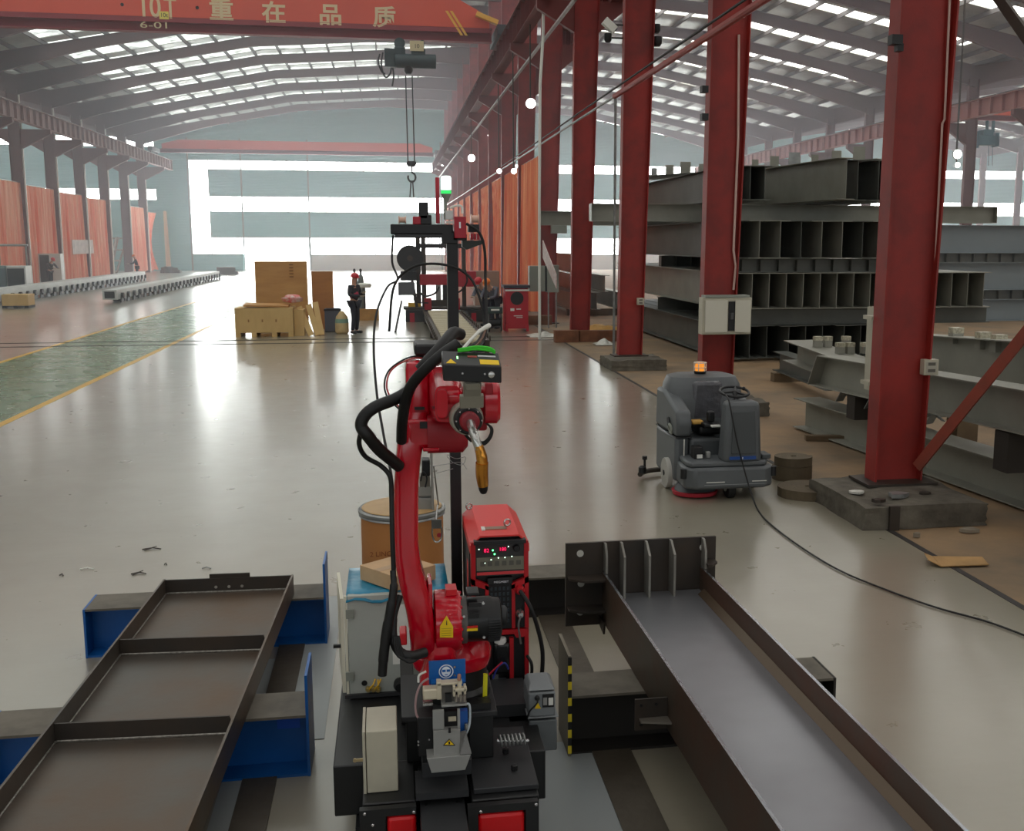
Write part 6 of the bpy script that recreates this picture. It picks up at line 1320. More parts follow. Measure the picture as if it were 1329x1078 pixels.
# ---------------------------------------------------------------- left workpiece on blue stands
ROLLED = M('mill_steel', (90, 86, 80), .42, .5, noise=(1.1, .8, 7), c2=(104, 78, 54), bump=(14, .06), rnoise=.1)
ROLLG = M('mill_steel_grey', (104, 100, 94), .4, .6, noise=(1.3, .6, 6), c2=(84, 74, 62), bump=(18, .05))
SBLUE = M('stand_blue', (6, 92, 168), .4, noise=(2, .3)); DUST = M('dusty_top', (112, 106, 94), .7, noise=(5, .4))
def stand(x0, x1, Y, h, b, mat, label, ends=(0, 0), pl=None):
    t = thing('beam_stand', label, 'beam stand', ((x0+x1)/2, Y+b/2, 0)); tf = .014
    MB().bx(x0, x1, Y+b/2-.006, Y+b/2+.006, tf, h-tf).build('web', mat, t); MB().bx(x0, x1, Y, Y+b, 0, tf).build('bottom_flange', mat, t); MB().bx(x0, x1, Y, Y+b, h-tf, h).build('top_flange', [DUST], t)
    for x, e in ((x0, ends[0]), (x1, ends[1])):
        if e: MB().bx(x-.007, x+.007, Y-.005, Y+b+.005, 0, e).build('end_plate', mat, t)
    return t
HS = .33
def fln(u, v): return u
Lt = .47   # top of the flanges
lf, ln = atz(215.5, 747, Lt), atz(0, 1022, Lt); rf, rn = atz(379, 749, Lt), atz(242, 1078, Lt)
dL = (ln-lf).normalized(); dR = (rn-rf).normalized()
far = (lf+rf)/2; dirv = (dL+dR).normalized(); acr = Vector((-dirv.y, dirv.x, 0)); 
halfw = abs((rf-lf).dot(acr))/2; 
if acr.x < 0: acr = -acr
L_ = 4.6; zc0 = .332
t = thing('channel_workpiece', 'rusty steel channel with cross plates lying open side up on blue stands', 'steel workpiece', (far.x, far.y, zc0))
def P3(s, w, z): v = far+dirv*s+acr*w; return Vector((v.x, v.y, z))
zwb = .37
for sgn, e in ((-1, 'left'), (1, 'right')):
    w0, w1 = sgn*halfw, sgn*(halfw-.012)
    m = MB().hexa([P3(0, w0, zc0), P3(L_, w0, zc0), P3(L_, w1, zc0), P3(0, w1, zc0), P3(0, w0, Lt), P3(L_, w0, Lt), P3(L_, w1, Lt), P3(0, w1, Lt)]); m.build('flange', ROLLED, t)
hw = halfw-.013
MB().hexa([P3(.005, -hw, zwb-.012), P3(L_, -hw, zwb-.012), P3(L_, hw, zwb-.012), P3(.005, hw, zwb-.012), P3(.005, -hw, zwb), P3(L_, -hw, zwb), P3(L_, hw, zwb), P3(.005, hw, zwb)]).build('web_plate', ROLLED, t)
MB().hexa([P3(.0, -hw, zwb+.001), P3(.012, -hw, zwb+.001), P3(.012, hw, zwb+.001), P3(0, hw, zwb+.001), P3(.0, -hw, Lt-.005), P3(.012, -hw, Lt-.005), P3(.012, hw, Lt-.005), P3(0, hw, Lt-.005)]).build('end_plate', DSTEEL, t)
MB().hexa([P3(-.014, -.5*halfw*.6+.0, zc0+.02), P3(-.002, -.3*halfw, zc0+.02), P3(-.002, .32*halfw, zc0+.02), P3(-.014, .32*halfw, zc0+.02), P3(-.014, -.3*halfw, Lt+.02), P3(-.002, -.3*halfw, Lt+.02), P3(-.002, .32*halfw, Lt+.02), P3(-.014, .32*halfw, Lt+.02)]).build('outer_plate', DSTEEL, t)
for k in (-1, 0, 1): MB().lathe(P3(.013, k*.085, zwb+.035), [(.01, 0), (.01, .002)], 10, tuple(dirv)).build('bolt_hole', M('hole_pale', (150, 146, 136), .6), t)
WELD = M('weld_bead', (170, 166, 158), .35, .7, noise=(60, .5))
def sof(x, y, z): v = atz(x, y, z)-far; return v.dot(dirv)
for (xa, ya, xb, yb) in ((163, 829, 333, 825), (80, 938, 290, 930)):
    s = (sof(xa, ya, Lt-.01)+sof(xb, yb, Lt-.01))/2; s0, s1 = sof(xa, ya, Lt-.01), sof(xb, yb, Lt-.01); s0 = s+(s0-s)*.6; s1 = s+(s1-s)*.6
    MB().hexa([P3(s0, -hw, zwb+.001), P3(s1, hw, zwb+.001), P3(s1-.012, hw, zwb+.001), P3(s0-.012, -hw, zwb+.001), P3(s0, -hw, Lt-.01), P3(s1, hw-.02, Lt-.01), P3(s1-.012, hw-.02, Lt-.01), P3(s0-.012, -hw, Lt-.01)]).build('cross_plate', DSTEEL, t)
    MB().tube([P3(s0+.006, -hw+.01, zwb+.005), P3(s1+.006, hw-.01, zwb+.005)], .006, 6).build('weld_seam', WELD, t)
for sgn in (-1, 1): MB().tube([P3(.02, sgn*(hw-.004), zwb+.003), P3(L_, sgn*(hw-.004), zwb+.003)], .005, 6).build('weld_seam', WELD if sgn < 0 else ROLLED, t)
MB().tube([P3(.016, -hw+.01, zwb+.004), P3(.016, hw-.01, zwb+.004)], .006, 6).build('weld_seam', WELD, t)
stand(-2.02, -.49, 7.02, HS-.001, .3, SBLUE, 'blue beam stand with a tall end plate under the far end of the rusty channel', (HS, .56))
stand(-2.02, -.47, 5.2, HS-.001, .3, SBLUE, 'blue beam stand under the middle of the rusty channel', (HS, .54))
bx_ = MB(); PB(bx_, 360, 389, 930, 946, 5.335, .004); bx_.build('blue_patch', M('patch_blue', (16, 84, 190), .4), bpy.data.objects['beam_stand.001'])
stand(-2.02, -.47, 2.9, HS-.001, .3, SBLUE, 'blue beam stand nearest the camera under the rusty channel', (HS, .54))
# ---------------------------------------------------------------- right workpiece on dark stands
Rt, Rb, Rw = .65, .332, .50
lf, ln = atz(782, 742, Rt), atz(1017, 1078, Rt); rf, rn = atz(911, 734, Rt), atz(1100, 924, Rt)
far = (lf+rf)/2; dirv = ((ln-lf).normalized()+(rn-rf).normalized()).normalized(); acr = Vector((-dirv.y, dirv.x, 0)); acr = acr if acr.x > 0 else -acr
halfw = abs((rf-lf).dot(acr))/2
GREYST = M('blasted_steel', (170, 173, 178), .32, .75, noise=(.7, .5, 4), c2=(124, 122, 124), rnoise=.08); BRST = M('brown_steel', (80, 74, 64), .5, .4, noise=(1.6, .9, 7), c2=(96, 60, 42), bump=(10, .06))
t = thing('h_beam_workpiece', 'large H beam lying on its side with bright web and ribbed end plate', 'steel workpiece', (far.x, far.y, Rb))
for sgn in (-1, 1):
    w0, w1 = sgn*halfw, sgn*(halfw-.016); L_ = 4.4
    MB().hexa([P3(0, w0, Rb), P3(L_, w0, Rb), P3(L_, w1, Rb), P3(0, w1, Rb), P3(0, w0, Rt), P3(L_, w0, Rt), P3(L_, w1, Rt), P3(0, w1, Rt)]).build('flange', BRST, t, bevel=.002)
    MB().hexa([P3(.0, w0, Rt+.0005), P3(L_, w0, Rt+.0005), P3(L_, w1, Rt+.0005), P3(0, w1, Rt+.0005)]+[v+Vector((0, 0, .0012)) for v in (P3(0, w0, Rt), P3(L_, w0, Rt), P3(L_, w1, Rt), P3(0, w1, Rt))]).build('cut_edge', M('cut_edge_bright', (176, 180, 186), .25, .9), t)
hw = halfw-.017
MB().hexa([P3(.0, -hw, Rw-.012), P3(L_, -hw, Rw-.012), P3(L_, hw, Rw-.012), P3(0, hw, Rw-.012), P3(0, -hw, Rw), P3(L_, -hw, Rw), P3(L_, hw, Rw), P3(0, hw, Rw)]).build('web_plate', GREYST, t)
for sgn in (-1, 1): MB().prism([P3(.1, sgn*hw, Rw+.0005), P3(.1, sgn*(hw-.04), Rw+.0005), P3(.1, sgn*hw, Rw+.035)], (P3(L_, 0, 0)-P3(.1, 0, 0))).build('fillet_weld', M('weld_brown', (96, 80, 64), .45, .5) if sgn > 0 else GREYST, t)
# end plate
e0 = atz(735, 812, Rb-.0); zE = .84; 
EPm = DSTEEL
wl = (at(735, 760, far.y-.02)-far).dot(acr); wr = (at(930, 760, far.y-.02)-far).dot(acr)
ep = MB().hexa([P3(-.03, wl, Rb-.03), P3(-.008, wl, Rb-.03), P3(-.008, wr, Rb-.03), P3(-.03, wr, Rb-.03), P3(-.03, wl, zE), P3(-.008, wl, zE), P3(-.008, wr, zE), P3(-.03, wr, zE)]).build('end_plate', EPm, t)
dF = dirv
HOLE = M('hole_light', (196, 194, 184), .6)
def on_plate(x, y): 
    d = ray(x, y); q = far+dirv*(-.008); n_ = dirv; C0 = Vector((0, 0, CH)); s = (q-C0).dot(n_)/d.dot(n_); return C0+d*s
for x, y in ((753, 718), (754, 757), (753, 794), (912, 710)): MB().lathe(on_plate(x, y)+dF*.001, [(.022, 0), (.022, .001)], 18, tuple(dF)).build('bolt_hole', HOLE, ep)
# ribs on the end plate, over the beam end
for xr_, L in ((776, .17), (804, .3), (836, .3), (868, .3), (898, .2)):
    q = on_plate(xr_, 712); w = (q-far).dot(acr); zb_ = Rw+.001 if abs(w) < hw-.01 else Rt+.004
    if xr_ == 776: w = -halfw+.008
    if xr_ == 898: w = halfw-.008
    if abs(w) >= hw-.02: zb_ = Rt+.004
    pts = [P3(-.006, w, zb_), P3(-.006, w, zE-.002), P3(.03, w, zE-.002), P3(L*.38, w, zE-.07), P3(L*.38, w, zb_)]
    rb = MB().prism(pts, acr*.014); rb.build('rib', M('rib_steel', (146, 144, 136), .45, .4, noise=(3, .5), c2=(80, 70, 60)), ep)
for z_ in (.62, .42): MB().prism([P3(-.006, wl+.01, z_), P3(-.006, -halfw-.002, z_), P3(.12, -halfw-.002, z_), P3(.12, wl+.1, z_), P3(.06, wl+.01, z_)], (0, 0, .014)).build('side_gusset', DSTEEL, ep)
MB().prism([P3(-.006, wr-.01, .68), P3(-.006, halfw+.002, .68), P3(.12, halfw+.002, .68), P3(.12, wr-.06, .68), P3(.06, wr-.01, .68)], (0, 0, .014)).build('side_gusset', DSTEEL, ep)
MB().prism([P3(-.006, -halfw-.016, .36), P3(.13, -halfw-.016, .36), P3(.11, -halfw-.016, .28), P3(-.006, -halfw-.016, .30)], acr*.012).build('lower_gusset', DSTEEL, ep)
# side bracket on the left flange
s_ = (atz(890, 940, Rb)-far).dot(dirv); br = at(822, 945, 4.72)
A_ = P3(s_, -halfw, 0); m = MB(); zq0, zq1 = .34, .50
s2 = (at(888, 940, 4.75)-far).dot(dirv); wL = (at(823, 945, 4.75)-far).dot(acr)
bb = MB().hexa([P3(s2, wL, zq0-.0), P3(s2+.012, wL, zq0), P3(s2+.012, -halfw-.002, zq0), P3(s2, -halfw-.002, zq0), P3(s2, wL, zq1), P3(s2+.012, wL, zq1), P3(s2+.012, -halfw-.002, zq1), P3(s2, -halfw-.002, zq1)]); bb = bb.build('side_bracket', DSTEEL, t)
MB().hexa([P3(s2+.013, wL+.02, .395), P3(s2+.05, wL+.02, .395), P3(s2+.09, -halfw-.002, .395), P3(s2+.013, -halfw-.002, .395), P3(s2+.013, wL+.02, .405), P3(s2+.05, wL+.02, .405), P3(s2+.09, -halfw-.002, .405), P3(s2+.013, -halfw-.002, .405)]).build('bracket_shelf', M('shelf_steel', (126, 120, 110), .4, .5), bb)
for w_, z_ in ((wL+.03, .37), (wL+.03, .47), (-halfw-.06, .47), (-halfw-.06, .37)): MB().lathe(P3(s2+.0125, w_, z_), [(.008, 0), (.008, .003)], 10, tuple(dirv)).build('bolt', BLACK, bb)
BSTAND = M('stand_black', (40, 38, 36), .55, .3, noise=(2, .4), c2=(60, 54, 46))
ts = stand(.88, 2.36, 5.2, HS-.001, .3, BSTAND, 'dark beam stand with a yellow and black taped upright at its left end', (0, HS))
MB().bx(.868, .884, 5.18, 5.51, 0, .56).build('upright_plate', M('upright_grey', (120, 112, 96), .55, .2), ts)
up_ = ts.children[-1]
for k in range(12):
    MB().bx(.866, .886, 5.176, 5.18, .02+.0445*k, .02+.0445*(k+1)).build('tape_band', BLACK if k % 2 else M('tape_yellow', (224, 200, 40), .5), ts)
stand(.72, 2.2, 7.3, HS-.035, .3, BSTAND, 'long dark beam stand behind the ribbed end plate')
stand(.95, 2.5, 2.6, HS-.001, .3, BSTAND, 'dark beam stand nearest the camera under the H beam')
# small litter on the floor at the left
for i, (x, y, L, nm, mm) in enumerate(((197, 713, .16, 'twig', DSTEEL), (180, 745, .12, 'wire_scrap', DSTEEL), (268, 738, .07, 'metal_flake', GALV), (113, 739, .11, 'white_stick', WHITE), (215, 733, .02, 'pebble', DSTEEL), (80, 747, .03, 'pebble', DSTEEL))):
    g = atz(x, y); m = MB(); m.tube([g+Vector((-L/2, 0, .006)), g+Vector((0, .02, .012)), g+Vector((L/2, -.01, .006))], .005, 6)
    if nm in ('twig', 'wire_scrap'): m.tube([g+Vector((-L/4, 0, .008)), g+Vector((L/5, .05, .015))], .004, 5); m.tube([g+Vector((0, .02, .01)), g+Vector((-L/3, -.04, .008))], .004, 5)
    m.build(nm, mm, None, ('dark tangle of scrap wire on the floor left of the rusty channel, the farther one', 'dark tangle of scrap wire nearer the rusty channel end', 'small bright metal flake near the far end of the rusty channel', 'thin white stick on the open floor at left', 'tiny dark pebble between the two tangles', 'tiny dark pebble left of the white stick')[i], 'litter', origin=tuple(g))
g = atz(112, 741)
# ================================================================== floor scrubber
SG = M('scrubber_grey', (92, 96, 98), .45, noise=(3, .15)); SG2 = M('scrubber_grey_dark', (74, 78, 80), .5)
OX, OY = 2.99, 10.42
t = thing('floor_scrubber', 'grey ride on floor scrubber with an orange beacon and plastic wrapped seat', 'floor scrubber', (OX+.48, OY+.6, 0))
def V(x, y, z): return Vector((OX+x, OY+y, z))
def sb_(x0, x1, y0, y1, z0, z1, nm, mat, bev=.02, par=None, top=0, topy=0):
    """box tapered towards its top by `top` on the sides and `topy` at the back and front"""
    m = MB().hexa([V(x0,y0,z0), V(x1,y0,z0), V(x1,y1,z0), V(x0,y1,z0), V(x0+top,y0+topy,z1), V(x1-top,y0+topy,z1), V(x1-top,y1-topy*.3,z1), V(x0+top,y1-topy*.3,z1)])
    return m.build(nm, mat, par or t, bevel=bev)
m = MB(); m.prism([V(.1,0,.13), V(.86,0,.13), V(.98,.1,.13), V(.98,.42,.13), V(.86,.5,.13), V(.03,.6,.13), V(.0,.1,.13)], (0, 0, .23)); m.build('bumper', SG, t, bevel=.03)
m = MB(); m.prism([V(.06,.04,.36), V(.88,.04,.36), V(.93,.14,.36), V(.9,.5,.36), V(.05,.55,.36), V(.03,.14,.36)], (0, 0, .06)); m.build('footwell', SG, t, bevel=.02)
sb_(.0, .16, .45, 1.3, .12, .62, 'side_skirt', SG, .04); sb_(.16, .86, .75, 1.3, .14, .62, 'lower_body', SG, .04); sb_(.8, .92, .45, 1.3, .14, .62, 'side_skirt', SG, .04)
m = MB(); m.prism([V(.0,.42,.62), V(.0,.38,.78), V(.0,.44,.9), V(.0,1.0,1.06), V(.0,1.3,1.06), V(.0,1.34,.62)], (.17, 0, 0)); m.build('side_tank', SG, t, bevel=.035)
m = MB(); m.prism([V(.79,.42,.62), V(.79,.38,.78), V(.79,.44,.86), V(.79,1.0,1.0), V(.79,1.3,1.0), V(.79,1.34,.62)], (.15, 0, 0)); m.build('side_tank', SG, t, bevel=.035)
sb_(.16, .5, .4, .9, .2, .6, 'battery_case', SG2, .03)
m = MB(); loft(m, [(V(.47,1.08,.6), (.46,0,0), (0,.28,0)), (V(.47,1.08,.95), (.45,0,0), (0,.28,0)), (V(.47,1.1,1.12), (.42,0,0), (0,.26,0)), (V(.47,1.12,1.2), (.38,0,0), (0,.22,0)), (V(.47,1.13,1.225), (.28,0,0), (0,.15,0))], 28, 4); m.build('recovery_tank', SG, t)
sb_(.4, .84, .03, .24, .4, 1.05, 'front_column', SG, .045, top=.04, topy=.0)
m = MB(); m.hexa([V(.49,.018,.5), V(.76,.018,.5), V(.76,.03,.5), V(.49,.03,.5), V(.5,.03-.012,.95), V(.74,.03-.012,.95), V(.74,.03,.95), V(.5,.03,.95)]); m.build('column_panel', SG2, t, bevel=.006)
sb_(.47, .76, .008, .018, .44, .475, 'blue_badge', M('badge_blue', (24, 70, 140), .4), 0); sb_(.608, .616, .004, .008, .447, .468, 'badge_mark', WHITE, 0)
sb_(.22, .42, -.006, -.001, .205, .213, 'bumper_stripe', WHITE, 0); sb_(.2, .88, -.005, -.001, .178, .182, 'bumper_line', M('line_grey', (150, 152, 152), .5), 0); sb_(.72, .88, -.006, -.001, .205, .213, 'bumper_stripe', WHITE, 0)
sb_(.28, .6, .5, .85, .62, .72, 'seat_cushion', BLACK, .03)
WRAP = M('wrapped_seat', (80, 80, 84), .16, bump=(14, .6), noise=(12, .3), c2=(110, 112, 116))
sb_(.27, .66, .8, .92, .72, 1.17, 'seat_backrest', WRAP, .045, top=.025)
m = MB(); sb_(.2, .33, .5, .62, .74, .78, 'armrest', M('armrest_yellow', (206, 160, 76), .5), .012)
c = V(.6, .3, 1.12); nn = Vector((0, -.22, .97)).normalized(); ring(c, .155, .014, nn, BLACK, 'steering_wheel', t)
a_ = nn.orthogonal().normalized(); b_ = nn.cross(a_); m = MB()
for k in range(3): a = k*2*PI/3+.4; m.tube([c, c+(a_*math.cos(a)+b_*math.sin(a))*.15], .012, 6)
m.build('wheel_spokes', BLACK, t); MB().cyl(c, V(.6, .16, .98), .025).build('steering_stem', BLACK, t); MB().ball(c+Vector((.11, .02, .03)), .022, 6).build('wheel_knob', BLACK, t)
sb_(.34, .42, .38, .46, .78, .9, 'lever', BLACK, .02); sb_(.3, .48, .36, .6, .72, .77, 'lever_console', BLACK, .015); sb_(.36, .46, .3, .36, .74, .76, 'console_plate', WHITE, .003)
bc_ = V(.44, 1.05, 1.228); OR = pane_mat('beacon_orange', (1, .35, .05, 1), .9)
MB().lathe(bc_, [(.065, 0), (.07, .02), (.07, .03)], 20).build('beacon_base', BLACK, t); bl = MB().lathe(bc_+Vector((0, 0, .031)), [(.055, 0), (.06, .05), (.05, .09)], 20).build('beacon_lens', OR, t)
for a in range(6): x_ = bc_+Vector((.07*math.cos(a*PI/3), .07*math.sin(a*PI/3), .03)); MB().cyl(x_, x_+Vector((0, 0, .095)), .005, n=6).build('beacon_cage_bar', WHITE, t)
ring(bc_+Vector((0, 0, .125)), .07, .005, (0, 0, 1), WHITE, 'beacon_cage_ring', t); ring(bc_+Vector((0, 0, .07)), .07, .004, (0, 0, 1), WHITE, 'beacon_cage_ring', t)
WH = M('wheel_grey', (170, 168, 160), .6)
w = MB().lathe(V(-.05, .72, .17), [(.1, 0), (.165, .005), (.17, .02), (.17, .06)], 28, (1, 0, 0)).build('rear_wheel', WH, t); MB().lathe(V(-.056, .72, .17), [(.03, 0), (.03, .005)], 12, (1, 0, 0)).build('hub', BLACK, w)
MB().lathe(V(.92, .72, .17), [(.17, 0), (.17, .05), (.1, .06)], 28, (1, 0, 0)).build('rear_wheel', WH, t)
w = MB().lathe(V(.48, .16, .12), [(.06, 0), (.11, .006), (.12, .02), (.12, .08)], 24, (1, 0, 0)).build('front_wheel', RUBBER, t); MB().lathe(V(.474, .16, .12), [(.05, 0), (.05, .006)], 14, (1, 0, 0)).build('hub', WH, w)
m = MB(); loft(m, [(V(.2, .36, .015), (.24, 0, 0), (0, .22, 0)), (V(.2, .36, .055), (.25, 0, 0), (0, .23, 0))], 24, 2); m.build('brush_guard', M('brush_red', (176, 40, 54), .6), t); m = MB(); loft(m, [(V(.2, .36, .057), (.22, 0, 0), (0, .18, 0)), (V(.22, .38, .125), (.2, 0, 0), (0, .15, 0))], 20, 2.5); m.build('brush_deck', SG2, t)
for x_ in (.0, .985): MB().lathe(V(x_, .1, .24), [(.035, 0), (.035, .1)], 14).build('bumper_roller', BLACK, t); 
m = MB(); q = [V(-.22, 1.15, .06), V(-.15, 1.26, .06), V(.0, 1.36, .06), V(.4, 1.42, .06), V(.85, 1.38, .06)]; m.tube(spline(q, 5), .03, 8); m.build('squeegee', M('squeegee_brown', (60, 52, 44), .6), t); MB().lathe(V(-.2, 1.12, .09), [(.045, 0), (.045, .06), (.02, .08)], 12).build('squeegee_knob', BLACK, t); MB().lathe(V(-.14, 1.26, .09), [(.015, 0), (.015, .12), (.03, .12), (.03, .16)], 10).build('squeegee_post', BLACK, t)
sb_(.14, .24, .2, .34, .42, .55, 'charger_plug', BLACK, .01); sb_(.17, .23, .19, .2, .43, .47, 'white_switch', WHITE, 0); sb_(.28, .33, .22, .28, .42, .49, 'filler_cap', ALU, .01)
sb_(.86, .96, .1, .3, .42, .47, 'tool_tray', SG2, .01)
sb_(.078, .088, .39, .4, .3, .6, 'level_tube', WHITE, 0); MB().bx(OX-.002, OX+.175, OY+.415, OY+1.3, .612, .622).build('tank_seam', BLACK, t)
ring(V(-.01, .62, .68), .05, .016, (1, 0, .2), GREYBOX, 'drain_hose', t)
MB().tube([V(-.01, .72, .78), V(-.02, .64, .72)], .02, 8).build('drain_cap', BLACK, t)
# ================================================================== overhead cranes
ORC = M('crane_orange', (214, 78, 50), .5, noise=(.5, .25), c2=(180, 66, 50)); MRC = M('crane_maroon', (140, 46, 52), .55); ORY = M('crane_yellow', (228, 170, 60), .5)
YC = 41.0
def crane(Y, x0, x1, z0, name_label, detail):
    hgt = 1.55 if detail else 1.15
    t = thing('overhead_crane', name_label, 'overhead crane', ((x0+x1)/2, Y, z0))
    zl0, zl1, zt = z0+.1, z0+(.62 if detail else .45), z0+hgt
    m = MB(); a = x1-1.5
    m.prism([(x0+1.2, Y-.3, zl1-.05), (x1-.4, Y-.3, zl1-.05), (x1-.4, Y-.3, zl1+.35), (a, Y-.3, zt), (x0+2.6, Y-.3, zt), (x0+1.2, Y-.3, zl1+.35)], (0, .55, 0)); m.build('box_girder', ORC, t)
    m = MB(); m.bx(x0+1, x1-.3, Y-.04, Y+.04, zl0+.03, zl1-.06); m.bx(x0+1, x1-.3, Y-.2, Y+.2, zl0, zl0+.03); m.bx(x0+1, x1-.3, Y-.32, Y+.27, zl1-.06, zl1-.051)
    m.build('lower_beam', MRC, t)
    MB().prism([(x0+1.2, Y-.31, zl0+.3), (x1-.4, Y-.31, zl0+.3), (x1-.4, Y-.31, zl1-.06), (x0+1.2, Y-.31, zl1-.06)], (0, .25, 0)).build('web_skirt', MRC, t)
    for x in (x0+.5, x1-.05):
        MB().bx(x-.18, x+.18, Y-1.5, Y+1.5, z0+.12, z0+.5).build('end_carriage', M('carriage_dark', (52, 50, 52), .5), t, bevel=.02)
        for yy in (Y-1.25, Y+1.25): MB().lathe((x-.06, yy, z0+.13), [(.13, 0), (.13, .12)], 18, (1, 0, 0)).build('wheel', DSTEEL, t)
    return t, zl0, zl1, zt
ct, zl0, zl1, zt = crane(YC, -19.8, 4.22, 9.94, 'orange red overhead travelling crane girder across the top left of the frame', True)
Yf_ = YC-.305
def cx(x): return at(x, 30, Yf_).x
def cz(y, x=300): return at(x, y, Yf_).z
LET = M('crane_lettering', (216, 190, 150), .6)
text('lettering', '10', 1.0, LET, (cx(195), Yf_-.002, cz(10, 195)), (1, 0, 0), (0, 0, 1), ct, .004, stretch=.78, bold=.014)
text('lettering', 'T', 1.0, LET, (cx(222), Yf_-.002, cz(12, 222)), (1, 0, 0), (0, 0, 1), ct, .004, stretch=.7, bold=.014)
pl_ = MB().bx(cx(207.5), cx(219.5), Yf_-.03, Yf_-.001, cz(25, 213), cz(15, 213)).build('capacity_plate', M('plate_yellow', (226, 206, 90), .5), ct)
text('plate_lettering', '10t', .2, BLACK, (cx(213.5), Yf_-.032, cz(20, 213)), (1, 0, 0), (0, 0, 1), pl_ if False else ct, .002)
text('lettering', '6-01', .3, LET, (cx(201), YC-.318, cz(33, 201)), (1, 0, 0), (0, 0, 1), ct, .004, stretch=1.9)
for ch, x, y in (('重', 288, 15), ('在', 356, 18), ('品', 429, 21), ('质', 499, 24)): text('lettering', ch, .78, LET, (cx(x), Yf_-.002, cz(y, x)), (1, 0, 0), (0, 0, 1), ct, .006, stretch=1.1, bold=.018)
for x in (160, 257): MB().lathe((cx(x), Yf_, cz(6 if x < 200 else 10, x)), [(.06, 0), (.06, .01)], 10, (0, -1, 0)).build('bolt_hole', BLACK, ct)
for dx in (0, 6): MB().prism([(cx(578+dx), Yf_-.012, cz(14, 578)), (cx(581.5+dx), Yf_-.012, cz(14, 578)), (cx(601+dx), Yf_-.012, cz(46, 600)), (cx(597.5+dx), Yf_-.012, cz(46, 600))], (0, .01, 0)).build('hazard_stripe', ORY, ct)
a = at(632, 24, YC-.4); MB().box((a.x, a.y, a.z), (.85, .3, .16), (0, .35, 0)).build('buffer_guard', ORY, ct)
# hoist
t = thing('hoist', 'dark wire rope hoist trolley hanging under the orange crane girder', 'hoist', tuple(at(528, 75, YC)))
HB = M('hoist_dark', (40, 54, 56), .5)
def hz_(y, x=528): return at(x, y, YC-.2).z
def hx_(x): return at(x, 75, YC-.2).x
MB().lathe((hx_(512), YC-.2, hz_(79)), [(.2, 0), (.26, .02), (.26, 1.5), (.2, 1.52)], 20, (1, 0, 0)).build('drum', HB, t)
MB().lathe((hx_(548), YC-.2, hz_(80)), [(.22, 0), (.22, .4), (.16, .45)], 18, (1, 0, 0)).build('motor', BLACK, t)
for x0, x1, y0, y1, nm in ((499, 514, 64, 88, 'control_cage'), (512, 526, 62, 72, 'trolley_frame'), (534, 552, 64, 72, 'trolley_frame')): MB().bx(hx_(x0), hx_(x1), YC-.35, YC+.2, hz_(y1), hz_(y0)).build(nm, HB, t, bevel=.02)
MB().lathe((hx_(519), YC-.3, hz_(57)), [(.2, 0), (.2, .12)], 18, (0, 1, 0)).build('trolley_wheel', HB, t); MB().lathe((hx_(543), YC-.22, hz_(60)), [(.14, 0), (.14, .12)], 18, (0, 1, 0)).build('trolley_wheel', HB, t)
for x in (515, 547): MB().bx(hx_(x), hx_(x)+.1, YC-.15, YC-.05, hz_(72), zl0+.02).build('hanger_plate', HB, t)
MB().bx(hx_(532), hx_(550), YC-.42, YC-.38, hz_(67), hz_(54)).build('load_plate', M('load_plate_cream', (206, 190, 150), .5), t)
text('plate_number', '10', .2, BLACK, (hx_(541), YC-.424, hz_(61)), (1, 0, 0), (0, 0, 1), t, .002)
MB().lathe((hx_(530), YC-.2, hz_(96)), [(.1, 0), (.16, .1), (.16, .3)], 14).build('rope_guide', BLACK, t)
for i, pts in enumerate((((493, 70), (491, 80), (495, 92), (500, 96)), ((497, 68), (495, 84), (500, 100), (506, 96), (508, 88)), ((510, 88), (511, 98), (509, 112)))):
    MB().tube(spline([at(x, y, YC-.3) for x, y in pts], 5), .03, 6).build('festoon_cable', BLACK, t)
for x0, x1 in ((526.5, 529.5), (535, 538)): MB().tube([at(x0, 98, YC-.2), at(x1, 212, YC-.2)], .022, 6).build('wire_rope', BLACK, t)
m = MB(); PB(m, 529, 539, 209, 216, YC-.28, .2); hb = m.build('hook_block', HB, t, bevel=.02)
for x in (530.5, 537.5): MB().lathe(at(x, 212, YC-.3), [(.09, 0), (.09, .2)], 14, (0, 1, 0)).build('sheave', BLACK, hb)
c = at(534.5, 222, YC-.2); MB().tube([at(534.5, 216, YC-.2), at(534.5, 224, YC-.2)], .03, 6).build('shank', HB, hb)
c = at(534.5, 230, YC-.2); MB().tube([c+Vector((.14*math.sin(a), 0, .17*math.cos(a))) for a in [i*PI/8 for i in range(14)]], .035, 8).build('hook', HB, hb)
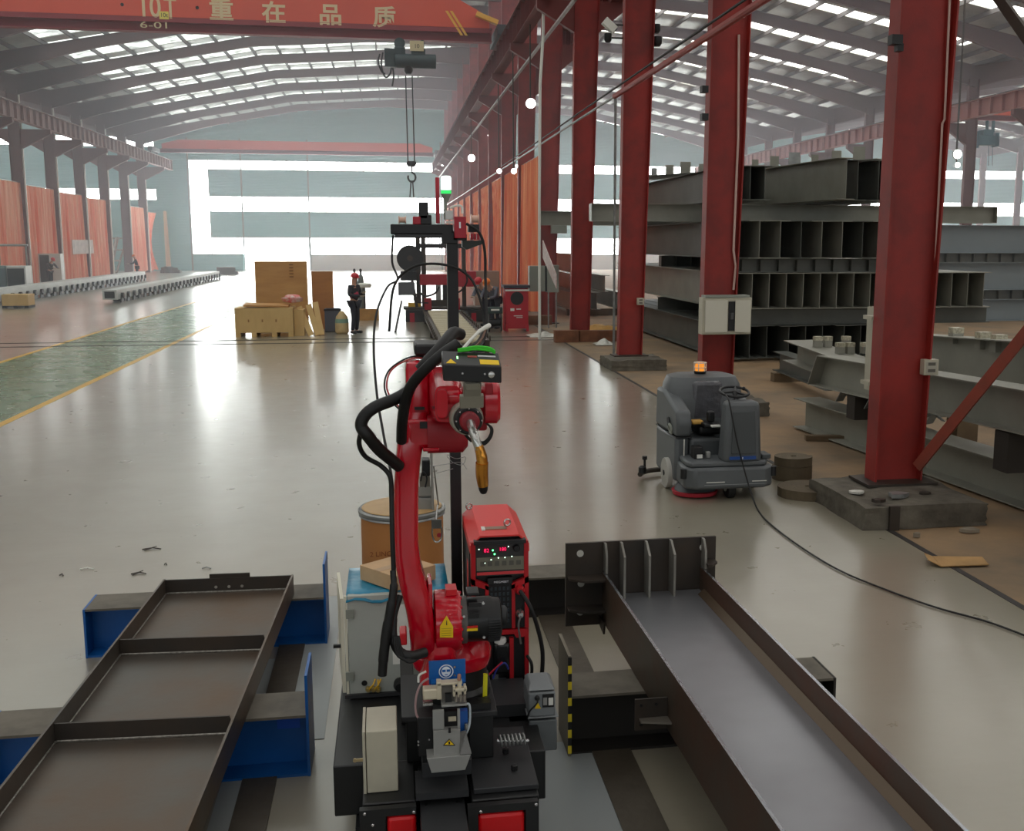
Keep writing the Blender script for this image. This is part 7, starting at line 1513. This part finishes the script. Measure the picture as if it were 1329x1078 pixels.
for x0, x1 in ((533.5, 532), (535.5, 537)): MB().tube([at(x0, 234, YC-.2), at(x1, 256, YC-.2)], .022, 6).build('sling', BLACK, hb)
# second and third cranes
crane(95.0, -19.8, 4.22, 9.94, 'distant hazy red overhead crane in front of the back wall', False)
crane(61.0, 31.8, 56, 9.94, 'hazy pink overhead crane at the right edge beyond the nearest column', False)
# blue-green hoist on the right crane
t = thing('hoist', 'hazy teal hoist trolley right of the nearest column', 'hoist', tuple(at(1281, 185, 60.6)))
TE = M('hoist_teal', (44, 92, 104), .5)
def rb_(x0, x1, y0, y1, nm): m = MB(); PB(m, x0, x1, y0, y1, 60.6, .6); m.build(nm, TE, t, bevel=.04)
rb_(1268, 1298, 176, 188, 'drum'); rb_(1264, 1272, 170, 192, 'motor'); rb_(1276, 1290, 168, 176, 'trolley_frame'); rb_(1292, 1298, 172, 190, 'control_box')
for x in (1283, 1288): MB().tube([at(x, 186, 60.9), at(x, 215, 60.9)], .025, 6).build('wire_rope', TE, t)
for x in (1279, 1287): MB().bx(at(x, 180, 61).x, at(x, 180, 61).x+.1, 60.9, 61.1, at(x, 172, 61).z, 10.05).build('hanger_plate', TE, t)
# ---- haze in the air of the hall
hz = bpy.data.materials.new('workshop_haze'); hz.use_nodes = True; nt = hz.node_tree; nt.nodes.clear()
vs = nt.nodes.new('ShaderNodeVolumeScatter'); vo = nt.nodes.new('ShaderNodeOutputMaterial'); vs.inputs['Color'].default_value = (.86, .9, 1, 1); vs.inputs['Density'].default_value = .0055; vs.inputs['Anisotropy'].default_value = .3
nt.links.new(vs.outputs[0], vo.inputs['Volume'])
tag(MB().bx(XL+.05, XR-.05, 27, 62, .02, 16.5).build('haze', hz), 'thin bluish welding haze filling the middle of the hall', 'haze', kind='structure')
hz2 = hz.copy(); [q for q in hz2.node_tree.nodes if q.type == 'VOLUME_SCATTER'][0].inputs['Density'].default_value = .0075
tag(MB().bx(XL+.05, XR-.05, 62.001, YB-.15, .02, 16.5).build('haze', hz2), 'denser bluish welding haze at the far end of the hall', 'haze', kind='structure')
